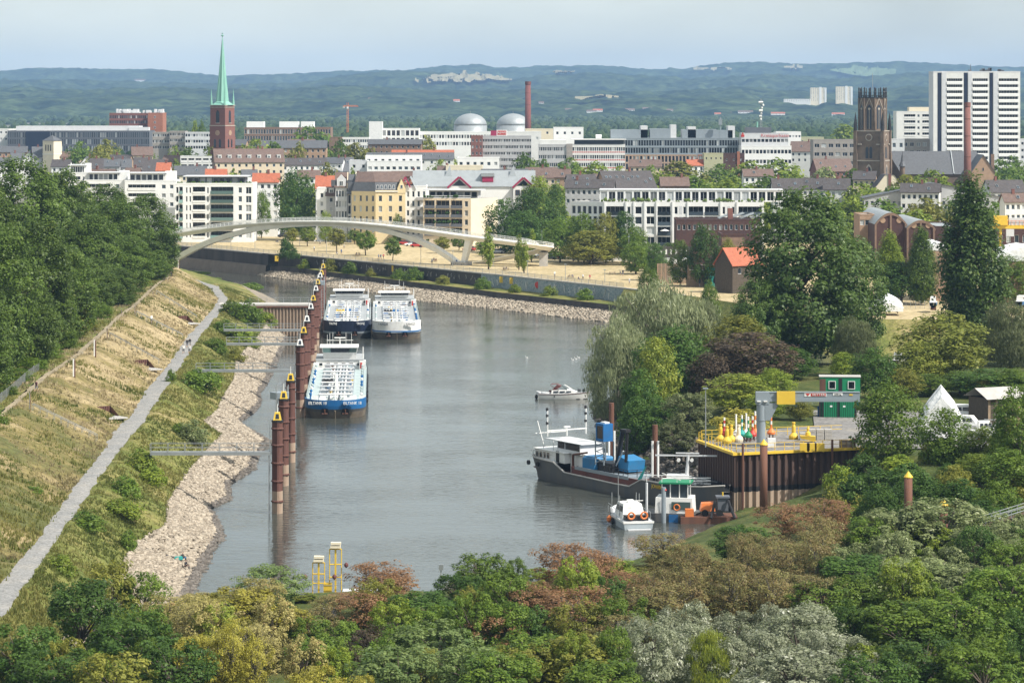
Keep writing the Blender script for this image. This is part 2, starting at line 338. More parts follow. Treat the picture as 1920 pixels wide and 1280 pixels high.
# water
def water_mat():
 m = bpy.data.materials.new('harbour_water'); m.use_nodes = True; t = m.node_tree; p = t.nodes['Principled BSDF']
 p.inputs['Base Color'].default_value = (0.052, 0.056, 0.048, 1); p.inputs['Roughness'].default_value = 0.06; p.inputs['IOR'].default_value = 1.33
 g = t.nodes.new('ShaderNodeNewGeometry')
 hs = []
 for s, dx, w in ((0.55, 0.5, 1.0), (1.9, 0.6, 0.55), (0.05, 0.7, 2.2)):
  mpn = t.nodes.new('ShaderNodeMapping'); mpn.inputs['Scale'].default_value = (s*dx, s, 1)
  mpn.inputs['Rotation'].default_value = (0, 0, 0.12)
  n = t.nodes.new('ShaderNodeTexNoise'); n.inputs['Scale'].default_value = 1.0; n.inputs['Detail'].default_value = 3.0
  t.links.new(g.outputs['Position'], mpn.inputs[0]); t.links.new(mpn.outputs[0], n.inputs['Vector'])
  k = t.nodes.new('ShaderNodeMath'); k.operation = 'MULTIPLY'; k.inputs[1].default_value = w; t.links.new(n.outputs[0], k.inputs[0]); hs.append(k)
 a = t.nodes.new('ShaderNodeMath'); t.links.new(hs[0].outputs[0], a.inputs[0]); t.links.new(hs[1].outputs[0], a.inputs[1])
 # wind patches: where the large noise is low the ripples are calmer
 r = t.nodes.new('ShaderNodeMapRange'); r.inputs[1].default_value = 0.8; r.inputs[2].default_value = 1.35; r.inputs[3].default_value = 0.22; r.inputs[4].default_value = 0.55
 t.links.new(hs[2].outputs[0], r.inputs[0])
 b = t.nodes.new('ShaderNodeBump'); b.inputs['Distance'].default_value = 0.19
 t.links.new(r.outputs[0], b.inputs['Strength']); t.links.new(a.outputs[0], b.inputs['Height']); t.links.new(b.outputs[0], p.inputs['Normal'])
 return m
w = MB(); w.quad((-1500, 250, 0), (1500, 250, 0), (1500, 1600, 0), (-1500, 1600, 0))
tag(w.build('water', water_mat()), kind='structure')
# --- left bank: rails along the basin, X as a function of distance
def rail(pts): p = np.array(sorted(pts)); return lambda d: np.interp(d, p[:, 0], p[:, 1])
def rail_px(px, z, extra=()): return rail([(gp(a, b, z)[1], gp(a, b, z)[0]) for a, b in px] + list(extra))
bend = {'cr': [(756,-86.6),(800,-100),(850,-115),(930,-140),(1000,-175)], 'pl': [(762,-79),(800,-91),(850,-104),(930,-126),(1000,-160)],
  'pr': [(762,-76.4),(800,-88.5),(850,-101),(930,-123),(1000,-157)], 'ge': [(760,-64),(833,-77),(852,-84),(882,-95),(931,-108),(1000,-140)],
  'wa': [(760,-58),(800,-63),(833,-69.7),(852,-77),(882,-88),(931,-101),(966,-111),(1000,-125)]}
r_cr = rail_px([(0,792),(53,747),(98,705),(148,673),(202,625),(234,593),(267,569),(297,539),(320,521)], 12, [(200,-60),(300,-64)] + bend['cr'])
r_pl = rail_px([(0,1092),(75,1006),(124,935),(191,845),(221,800),(246,777),(273,732),(312,688),(353,628),(380,602),(410,563)], 7, [(200,-46)] + bend['pl'])
r_pr = rail_px([(0,1160),(64,1074),(124,987),(195,882),(229,839),(279,777),(312,726),(347,673),(383,619),(415,584),(427,560)], 7, [(200,-43.5)] + bend['pr'])
r_ge = rail_px([(259,1014),(311,984),(315,939),(337,909),(356,879),(400,830),(416,815),(380,790),(407,771),(416,747),(439,711),(442,673),(457,658),(487,628),(502,599)], 3, [(200,-44),(300,-43.5)] + bend['ge'])
r_wa = rail_px([(352,1111),(380,1062),(397,1029),(416,1006),(401,969),(390,954),(431,935),(424,912),(472,879),(480,856),(506,828),(445,792),(472,774),(487,756),(484,738),(505,706),(524,661),(535,637),(549,605)], 0, [(200,-34),(300,-35)] + bend['wa'])
rag = lambda f, k: (lambda d: f(d)+0.5*hash_noise(np.asarray(d, float), np.asarray(d, float)*0+k, 5.0)+0.35*hash_noise(np.asarray(d, float), np.asarray(d, float)*0+k, 1.7))
r_pl, r_pr = rag(r_pl, 3.3), rag(r_pr, 8.8)
ds = np.r_[np.arange(225, 765, 2.0), np.arange(765, 1001, 4.0)]
def strip(name, cols, m, amp, s, nsub):
 """cols: list of (x(d), z) rails; nsub cells between them"""
 rows = []
 for d in ds:
  xs = np.array([c[0](d) for c in cols]); zs = np.array([c[1] for c in cols], float)
  t = np.linspace(0, len(cols)-1, (len(cols)-1)*nsub+1)
  rows.append(np.stack([np.interp(t, range(len(cols)), xs), np.full(len(t), d), np.interp(t, range(len(cols)), zs)], 1))
 P = np.array(rows); k = np.ones(P.shape[1]); k[0] = k[-1] = 0.15
 P[:, :, 2] += amp*k*(hash_noise(P[:,:,0], P[:,:,1], s) + 0.6*hash_noise(P[:,:,0]+31, P[:,:,1], s*0.4))
 P[:, :, 0] += amp*0.6*k*hash_noise(P[:,:,0]+77, P[:,:,1], s)
 o = grid_mesh(name, P, m); tag(o, kind='structure'); return o
off = lambda f, a: (lambda d: f(d)+a)
mid = lambda f, g, t: (lambda d: f(d)*(1-t)+g(d)*t)
strip('embankment', [(off(r_cr,-90), 11.5), (off(r_cr,-14), 12), (off(r_cr,-1.7), 12.05)], M['green_grass'], 0.3, 5, 8)
M['dirt'] = mat_multi('dirt_path', [(0.3, (0.2, 0.17, 0.12)), (0.5, (0.3, 0.25, 0.17)), (0.7, (0.36, 0.29, 0.19))], 0.3)
strip('crest_path', [(rag(off(r_cr,-1.7), 5), 12.04), (rag(off(r_cr,-0.6), 7), 12.04)], M['dirt'], 0.05, 3, 2)
strip('embankment_slope', [(off(r_cr,-0.6), 12.05), (mid(r_cr,r_pl,0.12), 11.7), (mid(r_cr,r_pl,0.5), 9.6), (mid(r_cr,r_pl,0.9), 7.3), (r_pl, 7.0)], M['dry_grass'], 0.55, 3, 5)
strip('footpath', [(r_pl, 7.0), (mid(r_pl,r_pr,0.5), 7.06), (r_pr, 7.0)], M['gravel_path'], 0.05, 2, 3)
strip('green_bank', [(r_pr, 7.0), (mid(r_pr,r_ge,0.12), 7.0), (mid(r_pr,r_ge,0.55), 5.1), (r_ge, 3.0)], M['green_grass'], 0.6, 3, 5)
strip('stone_bank', [(r_ge, 3.0), (mid(r_ge,r_wa,0.5), 1.45), (r_wa, -0.05), (off(r_wa, 9), -3.5)], M['stony'], 0.3, 2.5, 5)
# --- far bank: quay walls, terrace, meadow and the plain out to the hills
WALL = [(-420,1120), (-112,978), (-75,921), (-66,915), (-27.9,852), (-0.7,807), (28.8,754), (45,722), (60,680), (72,648), (125,640), (320,630)]
ground = MB()
back = [(6000,660), (6000,22000), (-6000,22000), (-6000,1120)]
far = MB()
far.poly([(p[0], p[1], 7.0) for p in WALL] + [(p[0], p[1], 7.0) for p in [(6000,655), (6000,1060), (-6000,1300)]][0:0] + [(320,1058,7.0), (60,985,7.0), (-30,1000,7.0), (-110,1062,7.0), (-420,1140,7.0)])
tag(far.build('meadow', M['meadow']), kind='structure')
ground.poly([(-420,1140,7), (-110,1062,7), (-30,1000,7), (60,985,7), (320,1058,7), (320,630,7), (4500,625,7), (4500,17000,7), (-4500,17000,7), (-4500,1140,7)])
tag(ground.build('ground', M['town_ground']), kind='structure')
def wall_strip(line, z0, z1, batter=0.0):
 b = MB(); n = len(line)
 rows = [[(p[0], p[1], z1) for p in line], [(p[0]-batter*0.3, p[1]-batter, z0) for p in line]]
 b.loft(rows); return b
W2 = resample(WALL[0:8], 120)
L = [tuple(p) for p in W2]
left = [p for p in L if p[0] < -74.5]; right = [p for p in L if p[0] >= -76]
qw = empty('quay_wall', (0, 0, 0), label='stained dark masonry quay wall along the far side of the basin', cat='wall')
wall_strip(left, 3.3, 6.99).build('upper_wall', M['wall_dark'], qw)
b = MB(); b.loft([[(p[0]-0.5, p[1]-1.2, 3.3) for p in left], [(p[0]-0.9, p[1]-2.2, -1.0) for p in left]]); b.loft([[(p[0], p[1], 3.3) for p in left], [(p[0]-0.5, p[1]-1.2, 3.3) for p in left]])
b.build('wall_foot', M['wall_silt'], qw)
wall_strip(right, 3.0, 6.99).build('upper_wall', M['wall_dark'], qw)
b = MB()   # coping stones
for p, q in zip(L[:-1:2], L[2::2]):
 d = Vector((q[0]-p[0], q[1]-p[1])); n = Vector((d.y, -d.x)).normalized()*-1
 if n.y > 0: n = -n
 a = Vector(p[:2]); c = Vector(q[:2])
 b.prism([tuple(a+n*0.12), tuple(c+n*0.12), tuple(c-n*0.6), tuple(a-n*0.6)], 6.8, 7.12)
b.build('coping', M['concrete'], qw)
WR = resample(WALL[6:], 40); b = MB(); b.loft([[(p[0], p[1], 7.0) for p in WR], [(p[0]-3, p[1]-9, 1.5) for p in WR], [(p[0]-5, p[1]-16, -2) for p in WR]]); tag(b.build('boatyard_bank', M['green_grass']), kind='structure')
WEDGE = resample([(-80.2,925), (-65.3,898), (-54.8,867), (-38.9,840), (-26.5,809), (-4.2,776), (19.4,736), (43,703), (60,685)], 60)
UP = resample([(-75.5,921), (-66,915), (-27.9,852), (-0.7,807), (28.8,754), (45,722), (66,699)], 60)
offs = np.interp(np.linspace(0, 1, 60), [0, 0.05, 0.3, 0.55, 0.8, 1], [0.5, 3, 6, 9, 7, 4])
dirv = WEDGE - UP; dirv /= np.linalg.norm(dirv, axis=1)[:, None]
LOW = UP + dirv*offs[:, None]
P = np.stack([np.c_[UP*(1-t)+LOW*t, np.full(60, 3.3)] for t in np.linspace(0, 1, 6)], 1)
P[:, 1:-1, 2] += 0.7*hash_noise(P[:, 1:-1, 0], P[:, 1:-1, 1], 4)
tag(grid_mesh('quay_terrace', P, M['green_grass']), kind='structure')
b = MB(); b.loft([[(p[0], p[1], 3.32) for p in LOW], [(p[0]-0.1, p[1]-0.3, 1.0) for p in LOW]]); b.build('lower_wall', M['wall_dark'], qw)
P = np.stack([np.c_[LOW*(1-t)+WEDGE*t, np.full(60, 1.75*(1-t)-0.1)] for t in np.linspace(0, 1, 8)] + [np.c_[WEDGE+dirv*6, np.full(60, -2.5)]], 1)
tag(grid_mesh('far_stone_bank', P, M['stony']), kind='structure')
# --- right bank and the near shore below the camera: one height field
SH = [(-60,200), (-48,240), (-40,290), (-36,326), (-22,322), (-8,325), (6,334), (14,350), (20,364), (26,380), (30,392.5), (27.2,406), (22,430), (19,450), (16,480), (15,515), (19,545), (30,562), (52,548), (66,543), (82,560), (96,578), (130,582), (330,585)]
LAND = np.array(SH+[(330,200)], float)
def shore_dist(x, y):
 """distance to the shoreline, positive on land"""
 x = np.asarray(x, float); y = np.asarray(y, float); ins = np.zeros(x.shape, bool); dm = np.full(x.shape, 1e9); n = len(LAND)
 for i in range(n):
  (x0, y0), (x1, y1) = LAND[i], LAND[(i+1) % n]
  if y0 != y1: ins ^= ((y0 > y) != (y1 > y)) & (x < (x1-x0)*(y-y0)/(y1-y0)+x0)
  if i < len(SH)-1:
   t = np.clip(((x-x0)*(x1-x0)+(y-y0)*(y1-y0))/((x1-x0)**2+(y1-y0)**2), 0, 1)
   dm = np.minimum(dm, np.hypot(x-x0-t*(x1-x0), y-y0-t*(y1-y0)))
 return np.where(ins, dm, -dm)
def land_z(x, y):
 x = np.asarray(x, float); y = np.asarray(y, float); d = shore_dist(x, y)
 y1 = np.interp(x, [20, 34, 45, 60, 90, 200], [384, 380, 366, 352, 340, 330])
 t = np.clip((y-y1)/26, 0, 1); t = t*t*(3-2*t)
 plat = 2.2+(7.6-2.2)*t; sl = np.where(y > 392, 0.56, 0.30)
 z = np.where(d > 0, np.minimum(plat, d*sl), d*0.35)
 inplat = (d > -1.5) & (y > 389) & (y < 412) & (x < 48.5) & (x > 24)
 lim = np.interp(x, [24, 36, 48.5], [0.0, 0.5, 6.6]); z = np.where(inplat & (y < 408), np.minimum(z, lim), z)
 return z
gx = np.r_[np.arange(-60, 110, 1.3), np.arange(110, 331, 8)]; gy = np.r_[np.arange(200, 300, 2.5), np.arange(300, 600, 1.3)]
GX, GY = np.meshgrid(gx, gy); Z = land_z(GX, GY)
Z += np.where(Z > 0.2, 0.5, 0.1)*np.where(Z > 7.4, 0.15, 1)*(hash_noise(GX, GY, 4)+0.5*hash_noise(GX, GY, 1.7))
tag(grid_mesh('shore_ground', np.stack([GX, GY, np.maximum(Z, -3)], -1), M['soil_green']), kind='structure')
PLAT = [(29.8,393.0), (48.6,400.0), (58,399), (75,390), (95,376), (110,382), (84,406), (70,414), (62,430), (66,447), (46,449), (44,427), (36,422), (26.2,406.2)]
yd = MB(); yd.poly([(a, b_, 7.78) for a, b_ in PLAT])
tag(yd.build('quay_yard', M['asphalt']), kind='structure')
# --- loose stones on the banks (uncountable)
def rocks(name, pos, size, m, seed):
 r = np.random.default_rng(seed); n = len(pos)
 base = np.array([(1,1,1),(-1,-1,1),(-1,1,-1),(1,-1,-1),(0,0,1.25),(1.3,0,0),(0,1.3,0),(-1.3,0,0),(0,-1.3,0)], float)*0.62
 tri = np.array([(4,5,0),(4,0,6),(4,6,7),(4,7,1),(4,1,8),(4,8,5),(5,3,6),(0,5,6),(6,2,7),(7,8,1),(8,3,5),(6,3,2),(7,2,8),(8,2,3)])
 a = r.uniform(0, 2*np.pi, n); s = size*r.uniform(0.5, 1.35, (n, 1))*r.uniform(0.7, 1.3, (n, 3)); s[:, 2] *= 0.7
 J = base[None]*(1+r.uniform(-0.35, 0.35, (n, 9, 3))); J = J*s[:, None, :]
 c, sn = np.cos(a)[:, None], np.sin(a)[:, None]
 X = J[..., 0]*c-J[..., 1]*sn; Y = J[..., 0]*sn+J[..., 1]*c
 V = np.stack([X, Y, J[..., 2]], -1)+pos[:, None, :]
 f = (tri[None]+np.arange(n)[:, None, None]*9).reshape(-1, 3)
 me = bpy.data.meshes.new(name); me.vertices.add(n*9); me.vertices.foreach_set('co', V.reshape(-1).astype(np.float32))
 me.loops.add(f.size); me.loops.foreach_set('vertex_index', f.reshape(-1).astype(np.int32))
 me.polygons.add(len(f)); me.polygons.foreach_set('loop_start', (np.arange(len(f))*3).astype(np.int32)); me.update(calc_edges=True)
 at = me.attributes.new('v', 'FLOAT', 'FACE'); at.data.foreach_set('value', np.repeat(r.random(n), 14).astype(np.float32))
 me.materials.append(m); o = bpy.data.objects.new(name, me); col.objects.link(o); return o
def rockmat(name, c1, c2):
 m = bpy.data.materials.new(name); m.use_nodes = True; t = m.node_tree; p = t.nodes['Principled BSDF']; p.inputs['Roughness'].default_value = 0.95
 a = t.nodes.new('ShaderNodeAttribute'); a.attribute_name = 'v'; x = t.nodes.new('ShaderNodeMixRGB')
 x.inputs[1].default_value = (*c1, 1); x.inputs[2].default_value = (*c2, 1); t.links.new(a.outputs['Fac'], x.inputs[0]); t.links.new(x.outputs[0], p.inputs['Base Color'])
 return m
RM = rockmat('pale_riprap', (0.20, 0.165, 0.125), (0.42, 0.36, 0.28)); RMD = rockmat('dark_riprap', (0.07, 0.06, 0.05), (0.17, 0.15, 0.13))
n = 24000; d = 320+rng.random(n)**1.35*420; t = rng.random(n)*1.12
x = r_ge(d)+(r_wa(d)-r_ge(d))*t; z = 3.0+(0-3.0)*t; z = np.where(t > 1, -(t-1)*4, z)
pos = np.c_[x, d, z+0.05]
k = (d > 684) & (d < 700)
wet = (t > .9) & ~k
tag(rocks('wet_stones', pos[wet], 0.4, RMD, 11), 'dark wet stones along the left waterline', 'stones', kind='stuff')
tag(rocks('riprap_stones', pos[~k & ~wet], 0.34, RM, 1), 'pale loose riprap stones along the left water edge', 'stones', kind='stuff')
n = 11000; i = rng.random(n)*58; i0 = i.astype(int); fr = (i-i0)[:, None]
lo = LOW[i0]*(1-fr)+LOW[i0+1]*fr; we = WEDGE[i0]*(1-fr)+WEDGE[i0+1]*fr; t = rng.random((n, 1))
pos = np.c_[lo*(1-t)+we*t, 1.75*(1-t)]
tag(rocks('riprap_stones', pos, 0.42, RM, 2), 'beige loose stones below the far quay wall', 'stones', kind='stuff')
n = 9000; x = rng.uniform(14, 36, n); y = rng.uniform(408, 560, n); dd = shore_dist(x, y); k = (dd > -1) & (dd < 7.5)
pos = np.c_[x[k], y[k], land_z(x[k], y[k])+0.1]
tag(rocks('riprap_stones', pos, 0.55, RMD, 3), 'dark stones on the slope behind the crane barge', 'stones', kind='stuff')
# --- grass blades standing on the slopes (uncountable)
def tufts(name, pos, h, m, seed, label):
 r = np.random.default_rng(seed); n = len(pos); nb = 5
 a = r.uniform(0, 2*np.pi, (n, nb)); hh = h*r.uniform(0.4, 1.3, (n, nb)); ln = r.uniform(0.1, 0.7, (n, nb))*hh; w_ = 0.10*h/0.6*r.uniform(0.7, 1.6, (n, nb))
 ox = r.normal(0, 0.22*h/0.6, (n, nb)); oy = r.normal(0, 0.22*h/0.6, (n, nb))
 bx = pos[:, None, 0]+ox; by = pos[:, None, 1]+oy; bz = np.repeat(pos[:, None, 2], nb, 1)-0.05
 A = np.stack([bx-w_*np.sin(a), by+w_*np.cos(a), bz], -1); B = np.stack([bx+w_*np.sin(a), by-w_*np.cos(a), bz], -1)
 C = np.stack([bx+ln*np.cos(a), by+ln*np.sin(a), bz+hh], -1)
 V = np.stack([A, B, C], 2).reshape(-1, 3); f = np.arange(len(V))
 me = bpy.data.meshes.new(name); me.vertices.add(len(V)); me.vertices.foreach_set('co', V.reshape(-1).astype(np.float32))
 me.loops.add(len(f)); me.loops.foreach_set('vertex_index', f.astype(np.int32)); me.polygons.add(len(f)//3)
 me.polygons.foreach_set('loop_start', (np.arange(len(f)//3)*3).astype(np.int32)); me.update(calc_edges=True)
 at = me.attributes.new('v', 'FLOAT', 'FACE'); at.data.foreach_set('value', np.repeat(np.clip(0.5+hash_noise(pos[:,0], pos[:,1], 9)+r.normal(0, .18, n), 0, 1), nb).astype(np.float32))
 me.materials.append(m); o = bpy.data.objects.new(name, me); col.objects.link(o)
 return tag(o, label, 'grass', kind='stuff')
LEAF_GAIN = (1, 1, 1)
LG = leafmat('dry_grass_blades', (0.21, 0.18, 0.085), (0.40, 0.32, 0.19), trans=0.25, gloss=0.1)
LG2 = leafmat('green_grass_blades', (0.12, 0.145, 0.035), (0.27, 0.25, 0.08), trans=0.4, gloss=0.1)
LEAF_GAIN = (2.2, 2.0, 1.15)
n = 15000; d = 290+rng.random(n)**1.3*460; t = rng.random(n)*1.35-.35; xc, xp = r_cr(d)-0.6, r_pl(d)
z = np.interp(t, [0, .12, .5, .9, 1], [12.05, 11.7, 9.6, 7.3, 7.0])
kp = (t < -.09) | (t > 0.0); t, d, z, xc, xp = t[kp], d[kp], z[kp], xc[kp], xp[kp]
pos = np.c_[xc+(xp-xc)*t, d, z]; green = hash_noise(pos[:,0], pos[:,1], 11)+np.interp(d, [330, 520], [0.36, 0.02]) > 0.12
tufts('dry_grass', pos[~green], 0.42, LG, 4, 'tall dry yellow grass on the embankment slope')
tufts('green_grass', pos[green], 0.5, LG2, 5, 'patches of green weeds on the embankment slope')
n = 15000; d = 258+rng.random(n)**1.2*510; t = rng.random(n); xc, xp = r_pr(d)+0.2, r_ge(d)
z = np.interp(t, [0, .12, .55, 1], [7.0, 7.0, 5.1, 3.0])
pos = np.c_[xc+(xp-xc)*t, d, z]; k = (d > 683) & (d < 701)
tufts('green_grass', pos[~k], 0.38, LG2, 6, 'green weeds between the path and the stones')
# ================================================================== TREES
SLOPE_P = None
def fill_mesh(name, V, Fq, vals=None, mats=()):
 me = bpy.data.meshes.new(name); me.vertices.add(len(V)); me.vertices.foreach_set('co', V.reshape(-1).astype(np.float32))
 k = Fq.shape[1]; me.loops.add(Fq.size); me.loops.foreach_set('vertex_index', Fq.reshape(-1).astype(np.int32))
 me.polygons.add(len(Fq)); me.polygons.foreach_set('loop_start', (np.arange(len(Fq))*k).astype(np.int32)); me.update(calc_edges=True)
 if vals is not None:
  at = me.attributes.new('v', 'FLOAT', 'FACE'); at.data.foreach_set('value', vals.astype(np.float32))
 for m in mats: me.materials.append(m)
 return me
PROF = {'broad': ([0, .12, .35, .6, .82, 1], [.35, .75, 1, .95, .68, .2]), 'round': ([0, .15, .4, .65, .85, 1], [.45, .85, 1, .92, .65, .2]),
  'column': ([0, .1, .3, .55, .8, 1], [.5, .85, 1, .85, .55, .1]), 'willow': ([0, .2, .45, .7, .88, 1], [.7, .95, 1, .9, .68, .25]),
  'feather': ([0, .2, .5, .75, .9, 1], [.3, .7, 1, .95, .7, .35]), 'sparse': ([0, .2, .5, .8, 1], [.2, .6, .95, 1, .4]),
  'bush': ([0, .3, .7, 1], [.95, 1, .8, .25]), 'slim': ([0, .2, .5, .8, 1], [.5, 1, .9, .6, .1])}
def make_proto(kind, H, Rr, base, leaf, nc, nl, seed, rc=0.24, squash=0.75, narrow=0.6, limbs=9, bark='bark', lean=0.4):
 r = np.random.default_rng(seed); zb = H*base; hc = H-zb; pt, pr = PROF[kind]
 # clump centres fill the crown envelope, most of them near its surface; a few lobes make the outline uneven
 la = r.uniform(0, 2*np.pi, 7); lt = r.uniform(0.1, 0.95, 7); lg = r.uniform(-0.28, 0.22, 7)
 C = []
 while len(C) < nc:
  t = r.random(); e = np.interp(t, pt, pr)
  if r.random() > e: continue
  a = r.uniform(0, 2*np.pi)
  e *= 1+sum(g*np.exp(-((t-q)/0.2)**2)*max(0, np.cos(a-b_))**2 for g, q, b_ in zip(lg, lt, la))
  rad = Rr*e*(1-rc*0.55)*(r.random()**0.32 if kind != 'sparse' else r.random()**0.5)
  C.append((rad*np.cos(a), rad*np.sin(a), zb+hc*t*(1-rc*0.2)))
 C = np.array(C); cr = Rr*rc*r.uniform(0.55, 1.25, nc)
 if kind == 'column' or kind == 'slim': cr = np.minimum(cr*1.1, Rr*0.5)
 n = nc*nl; ci = np.repeat(np.arange(nc), nl)
 d = r.normal(size=(n, 3)); d[:, 2] += 0.25; d /= np.linalg.norm(d, axis=1)[:, None]
 rr = cr[ci]*(0.45+0.6*r.random(n)**0.6)
 pos = C[ci]+d*rr[:, None]*np.array([1, 1, squash])
 out = pos-np.array([0, 0, zb+hc*0.4]); out /= (np.linalg.norm(out, axis=1)[:, None]+1e-6)
 nor = d*0.5+out*0.45+r.normal(0, 0.42, (n, 3))+np.array([0, 0, lean])
 if kind == 'willow':      # hanging strands
  pos[:, 2] -= rr*r.random(n)*.6; pos[:, 2] = np.maximum(pos[:, 2], 0.3)
  nor = np.c_[out[:, :2]+r.normal(0, .5, (n, 2)), r.normal(0.15, .25, n)]
 nor /= np.linalg.norm(nor, axis=1)[:, None]
 if kind == 'willow': up = np.tile(np.array([0, 0, -1.0]), (n, 1))+r.normal(0, .25, (n, 3))
 elif kind in ('column', 'slim'): up = np.tile(np.array([0, 0, 1.0]), (n, 1))+r.normal(0, .4, (n, 3))
 else: up = r.normal(size=(n, 3))
 u = up-nor*np.sum(up*nor, 1)[:, None]; u /= np.linalg.norm(u, axis=1)[:, None]; w_ = np.cross(nor, u)
 s = leaf*(0.45+1.3*r.random(n)**1.6)[:, None]; u *= s*(0.5 if kind != 'willow' else 1.0); w_ *= s*0.5*narrow
 V = np.stack([pos-u, pos+w_, pos+u, pos-w_], 1).reshape(-1, 3)
 Fq = np.arange(n*4).reshape(-1, 4)
 cv = r.random(nc); vals = np.clip(0.55*cv[ci]+0.45*r.random(n), 0, 1)
 crown = fill_mesh(kind+'_crown', V, Fq, vals, [None])
 # trunk, limbs and twigs
 b = MB(); tr = 0.024*H if kind not in ('column', 'sparse') else 0.018*H
 top = zb+hc*(0.75 if kind in ('column', 'slim') else 0.45); pts = [(0, 0, -0.6)]; x = y = 0
 for q in range(1, 6):
  x += r.normal(0, .012*H); y += r.normal(0, .012*H); pts.append((x, y, top*q/5))
 for q in range(5): b.cyl(pts[q], pts[q+1], tr*(1-q*0.16), tr*(1-(q+1)*0.16), 7, cap=False)
 order = r.permutation(nc)[:limbs]
 for k in order:
  c = C[k]; z0 = min(top*0.98, max(zb*0.7, c[2]-np.hypot(c[0], c[1])*0.9)); f = z0/top*5; i0 = min(4, int(f)); fr = f-i0
  st = Vector(pts[i0])*(1-fr)+Vector(pts[i0+1])*fr
  m_ = (st+Vector(c))*0.5+Vector((0, 0, 0.05*H)); r0 = tr*0.42
  b.cyl(st, m_, r0, r0*0.62, 5, cap=False); b.cyl(m_, c, r0*0.62, r0*0.25, 5, cap=False)
  for _ in range(3 if kind in ('sparse', 'feather') else 0):
   j = r.integers(nc)
   if np.linalg.norm(C[j]-c) < Rr*0.7: b.cyl(c, C[j], r0*0.25, r0*0.1, 4, cap=False)
 trunk = b.mesh(kind+'_trunk', M[bark], True)
 return dict(crown=crown, trunk=trunk, H=H, R=Rr)
PR = {
 'broad': [make_proto('broad', 26, 9.5, .06, .44, 290, 150, s, rc=.2) for s in (1, 2)],
 'round': [make_proto('round', 14, 6, .10, .42, 150, 70, s, rc=.25) for s in (3, 4, 5)],
 'column': [make_proto('column', 30, 5.2, .03, .42, 420, 105, 6, rc=.27, squash=1.5)],
 'willow': [make_proto('willow', 20, 10, .06, .40, 200, 135, s, rc=.22, narrow=.4, bark='bark_grey') for s in (7, 8)],
 'feather': [make_proto('feather', 9, 4.3, .10, .27, 125, 105, s, rc=.185, squash=.75, limbs=34, lean=.5) for s in (9, 10, 11)],
 'sparse': [make_proto('sparse', 8, 3.8, .1, .19, 150, 62, s, rc=.17, squash=.8, limbs=45, bark='bark_grey') for s in (12, 13, 14)],
 'fluffy': [make_proto('round', 9, 4.6, .05, .24, 170, 90, s, rc=.17, limbs=22) for s in (15, 16)],
 'bush': [make_proto('bush', 2.6, 2.2, 0, .24, 60, 55, s, rc=.3, limbs=6) for s in (17, 18)],
 'small': [make_proto('round', 8, 3.3, .28, .42, 70, 50, s, rc=.28) for s in (19, 20)],
 'slim': [make_proto('slim', 10, 1.5, .14, .36, 60, 45, 21, rc=.5, squash=1.3)],
 'far': [make_proto('round', 12, 6.5, .04, .85, 80, 42, s, rc=.27) for s in (22, 23, 24)],
}
LM = {
 'poplar': leafmat('poplar_leaves', (0.028, 0.052, 0.014), (0.062, 0.105, 0.026), (0.10, 0.13, 0.06), gloss=.35),
 'poplar_dark': leafmat('dark_poplar_leaves', (0.026, 0.054, 0.018), (0.058, 0.098, 0.03), (0.12, 0.15, 0.09), gloss=.4),
 'green': leafmat('green_leaves', (0.035, 0.07, 0.016), (0.08, 0.125, 0.028)),
 'green_deep': leafmat('deep_green_leaves', (0.022, 0.052, 0.016), (0.045, 0.085, 0.024)),
 'bluegreen': leafmat('bluish_leaves', (0.05, 0.085, 0.045), (0.10, 0.14, 0.08)),
 'palegreen': leafmat('pale_green_leaves', (0.15, 0.19, 0.065), (0.3, 0.34, 0.15), (0.5, 0.52, 0.32), gain=False),
 'yellowgreen': leafmat('yellow_green_leaves', (.16, .21, .03), (.32, .35, .05), gain=False),
 'yellow': leafmat('yellowing_leaves', (0.28, 0.26, 0.04), (0.48, 0.43, 0.07), (0.55, 0.5, 0.14), gain=False),
 'yellowdry': leafmat('dry_yellow_leaves', (0.27, 0.24, 0.08), (0.45, 0.39, 0.15), (0.36, 0.24, 0.11), gain=False),
 'rust': leafmat('withered_rusty_leaves', (0.23, 0.13, 0.065), (0.38, 0.215, 0.11), (0.2, 0.19, 0.06), gain=False),
 'rustgreen': leafmat('half_withered_leaves', (0.24, 0.165, 0.075), (0.24, 0.24, 0.08), (0.36, 0.31, 0.14), gain=False),
 'olive': leafmat('olive_leaves', (0.07, 0.085, 0.025), (0.13, 0.14, 0.045)),
 'silver': leafmat('silver_leaves', (.17, .195, .10), (.40, .42, .29), (.80, .80, .70), gain=False),
 'willow': leafmat('willow_leaves', (0.17, 0.20, 0.095), (0.31, 0.34, 0.18), (0.46, 0.48, 0.31), gain=False),
 'birch': leafmat('birch_leaves', (.10, .12, .05), (.18, .20, .085), gain=False),
 'purple': leafmat('purple_brown_leaves', (.06, .045, .032), (.14, .10, .06), gain=False),
 'maple': leafmat('maple_leaves', (.14, .17, .03), (.27, .29, .05), (.34, .31, .06), gain=False),
 'lime': leafmat('fresh_green_leaves', (0.06, 0.10, 0.022), (0.125, 0.165, 0.035)),
}
def slope_z(x, y): return max(0.2, float(land_z(x, y))) if y < 600 else 7.0
TREES = []
NAMES = dict(poplar='poplar_tree', poplar_dark='poplar_tree', column='columnar_poplar', willow='willow_tree', birch='birch_tree', purple='copper_beech', maple='maple_tree', rust='withered_tree', rustgreen='half_withered_tree', silver='silver_poplar', yellow='yellowing_tree', yellowdry='dry_tree', palegreen='pale_leaved_tree', feather='locust_tree', far='town_tree', small='meadow_tree', slim='young_poplar')
trng = random.Random(5)
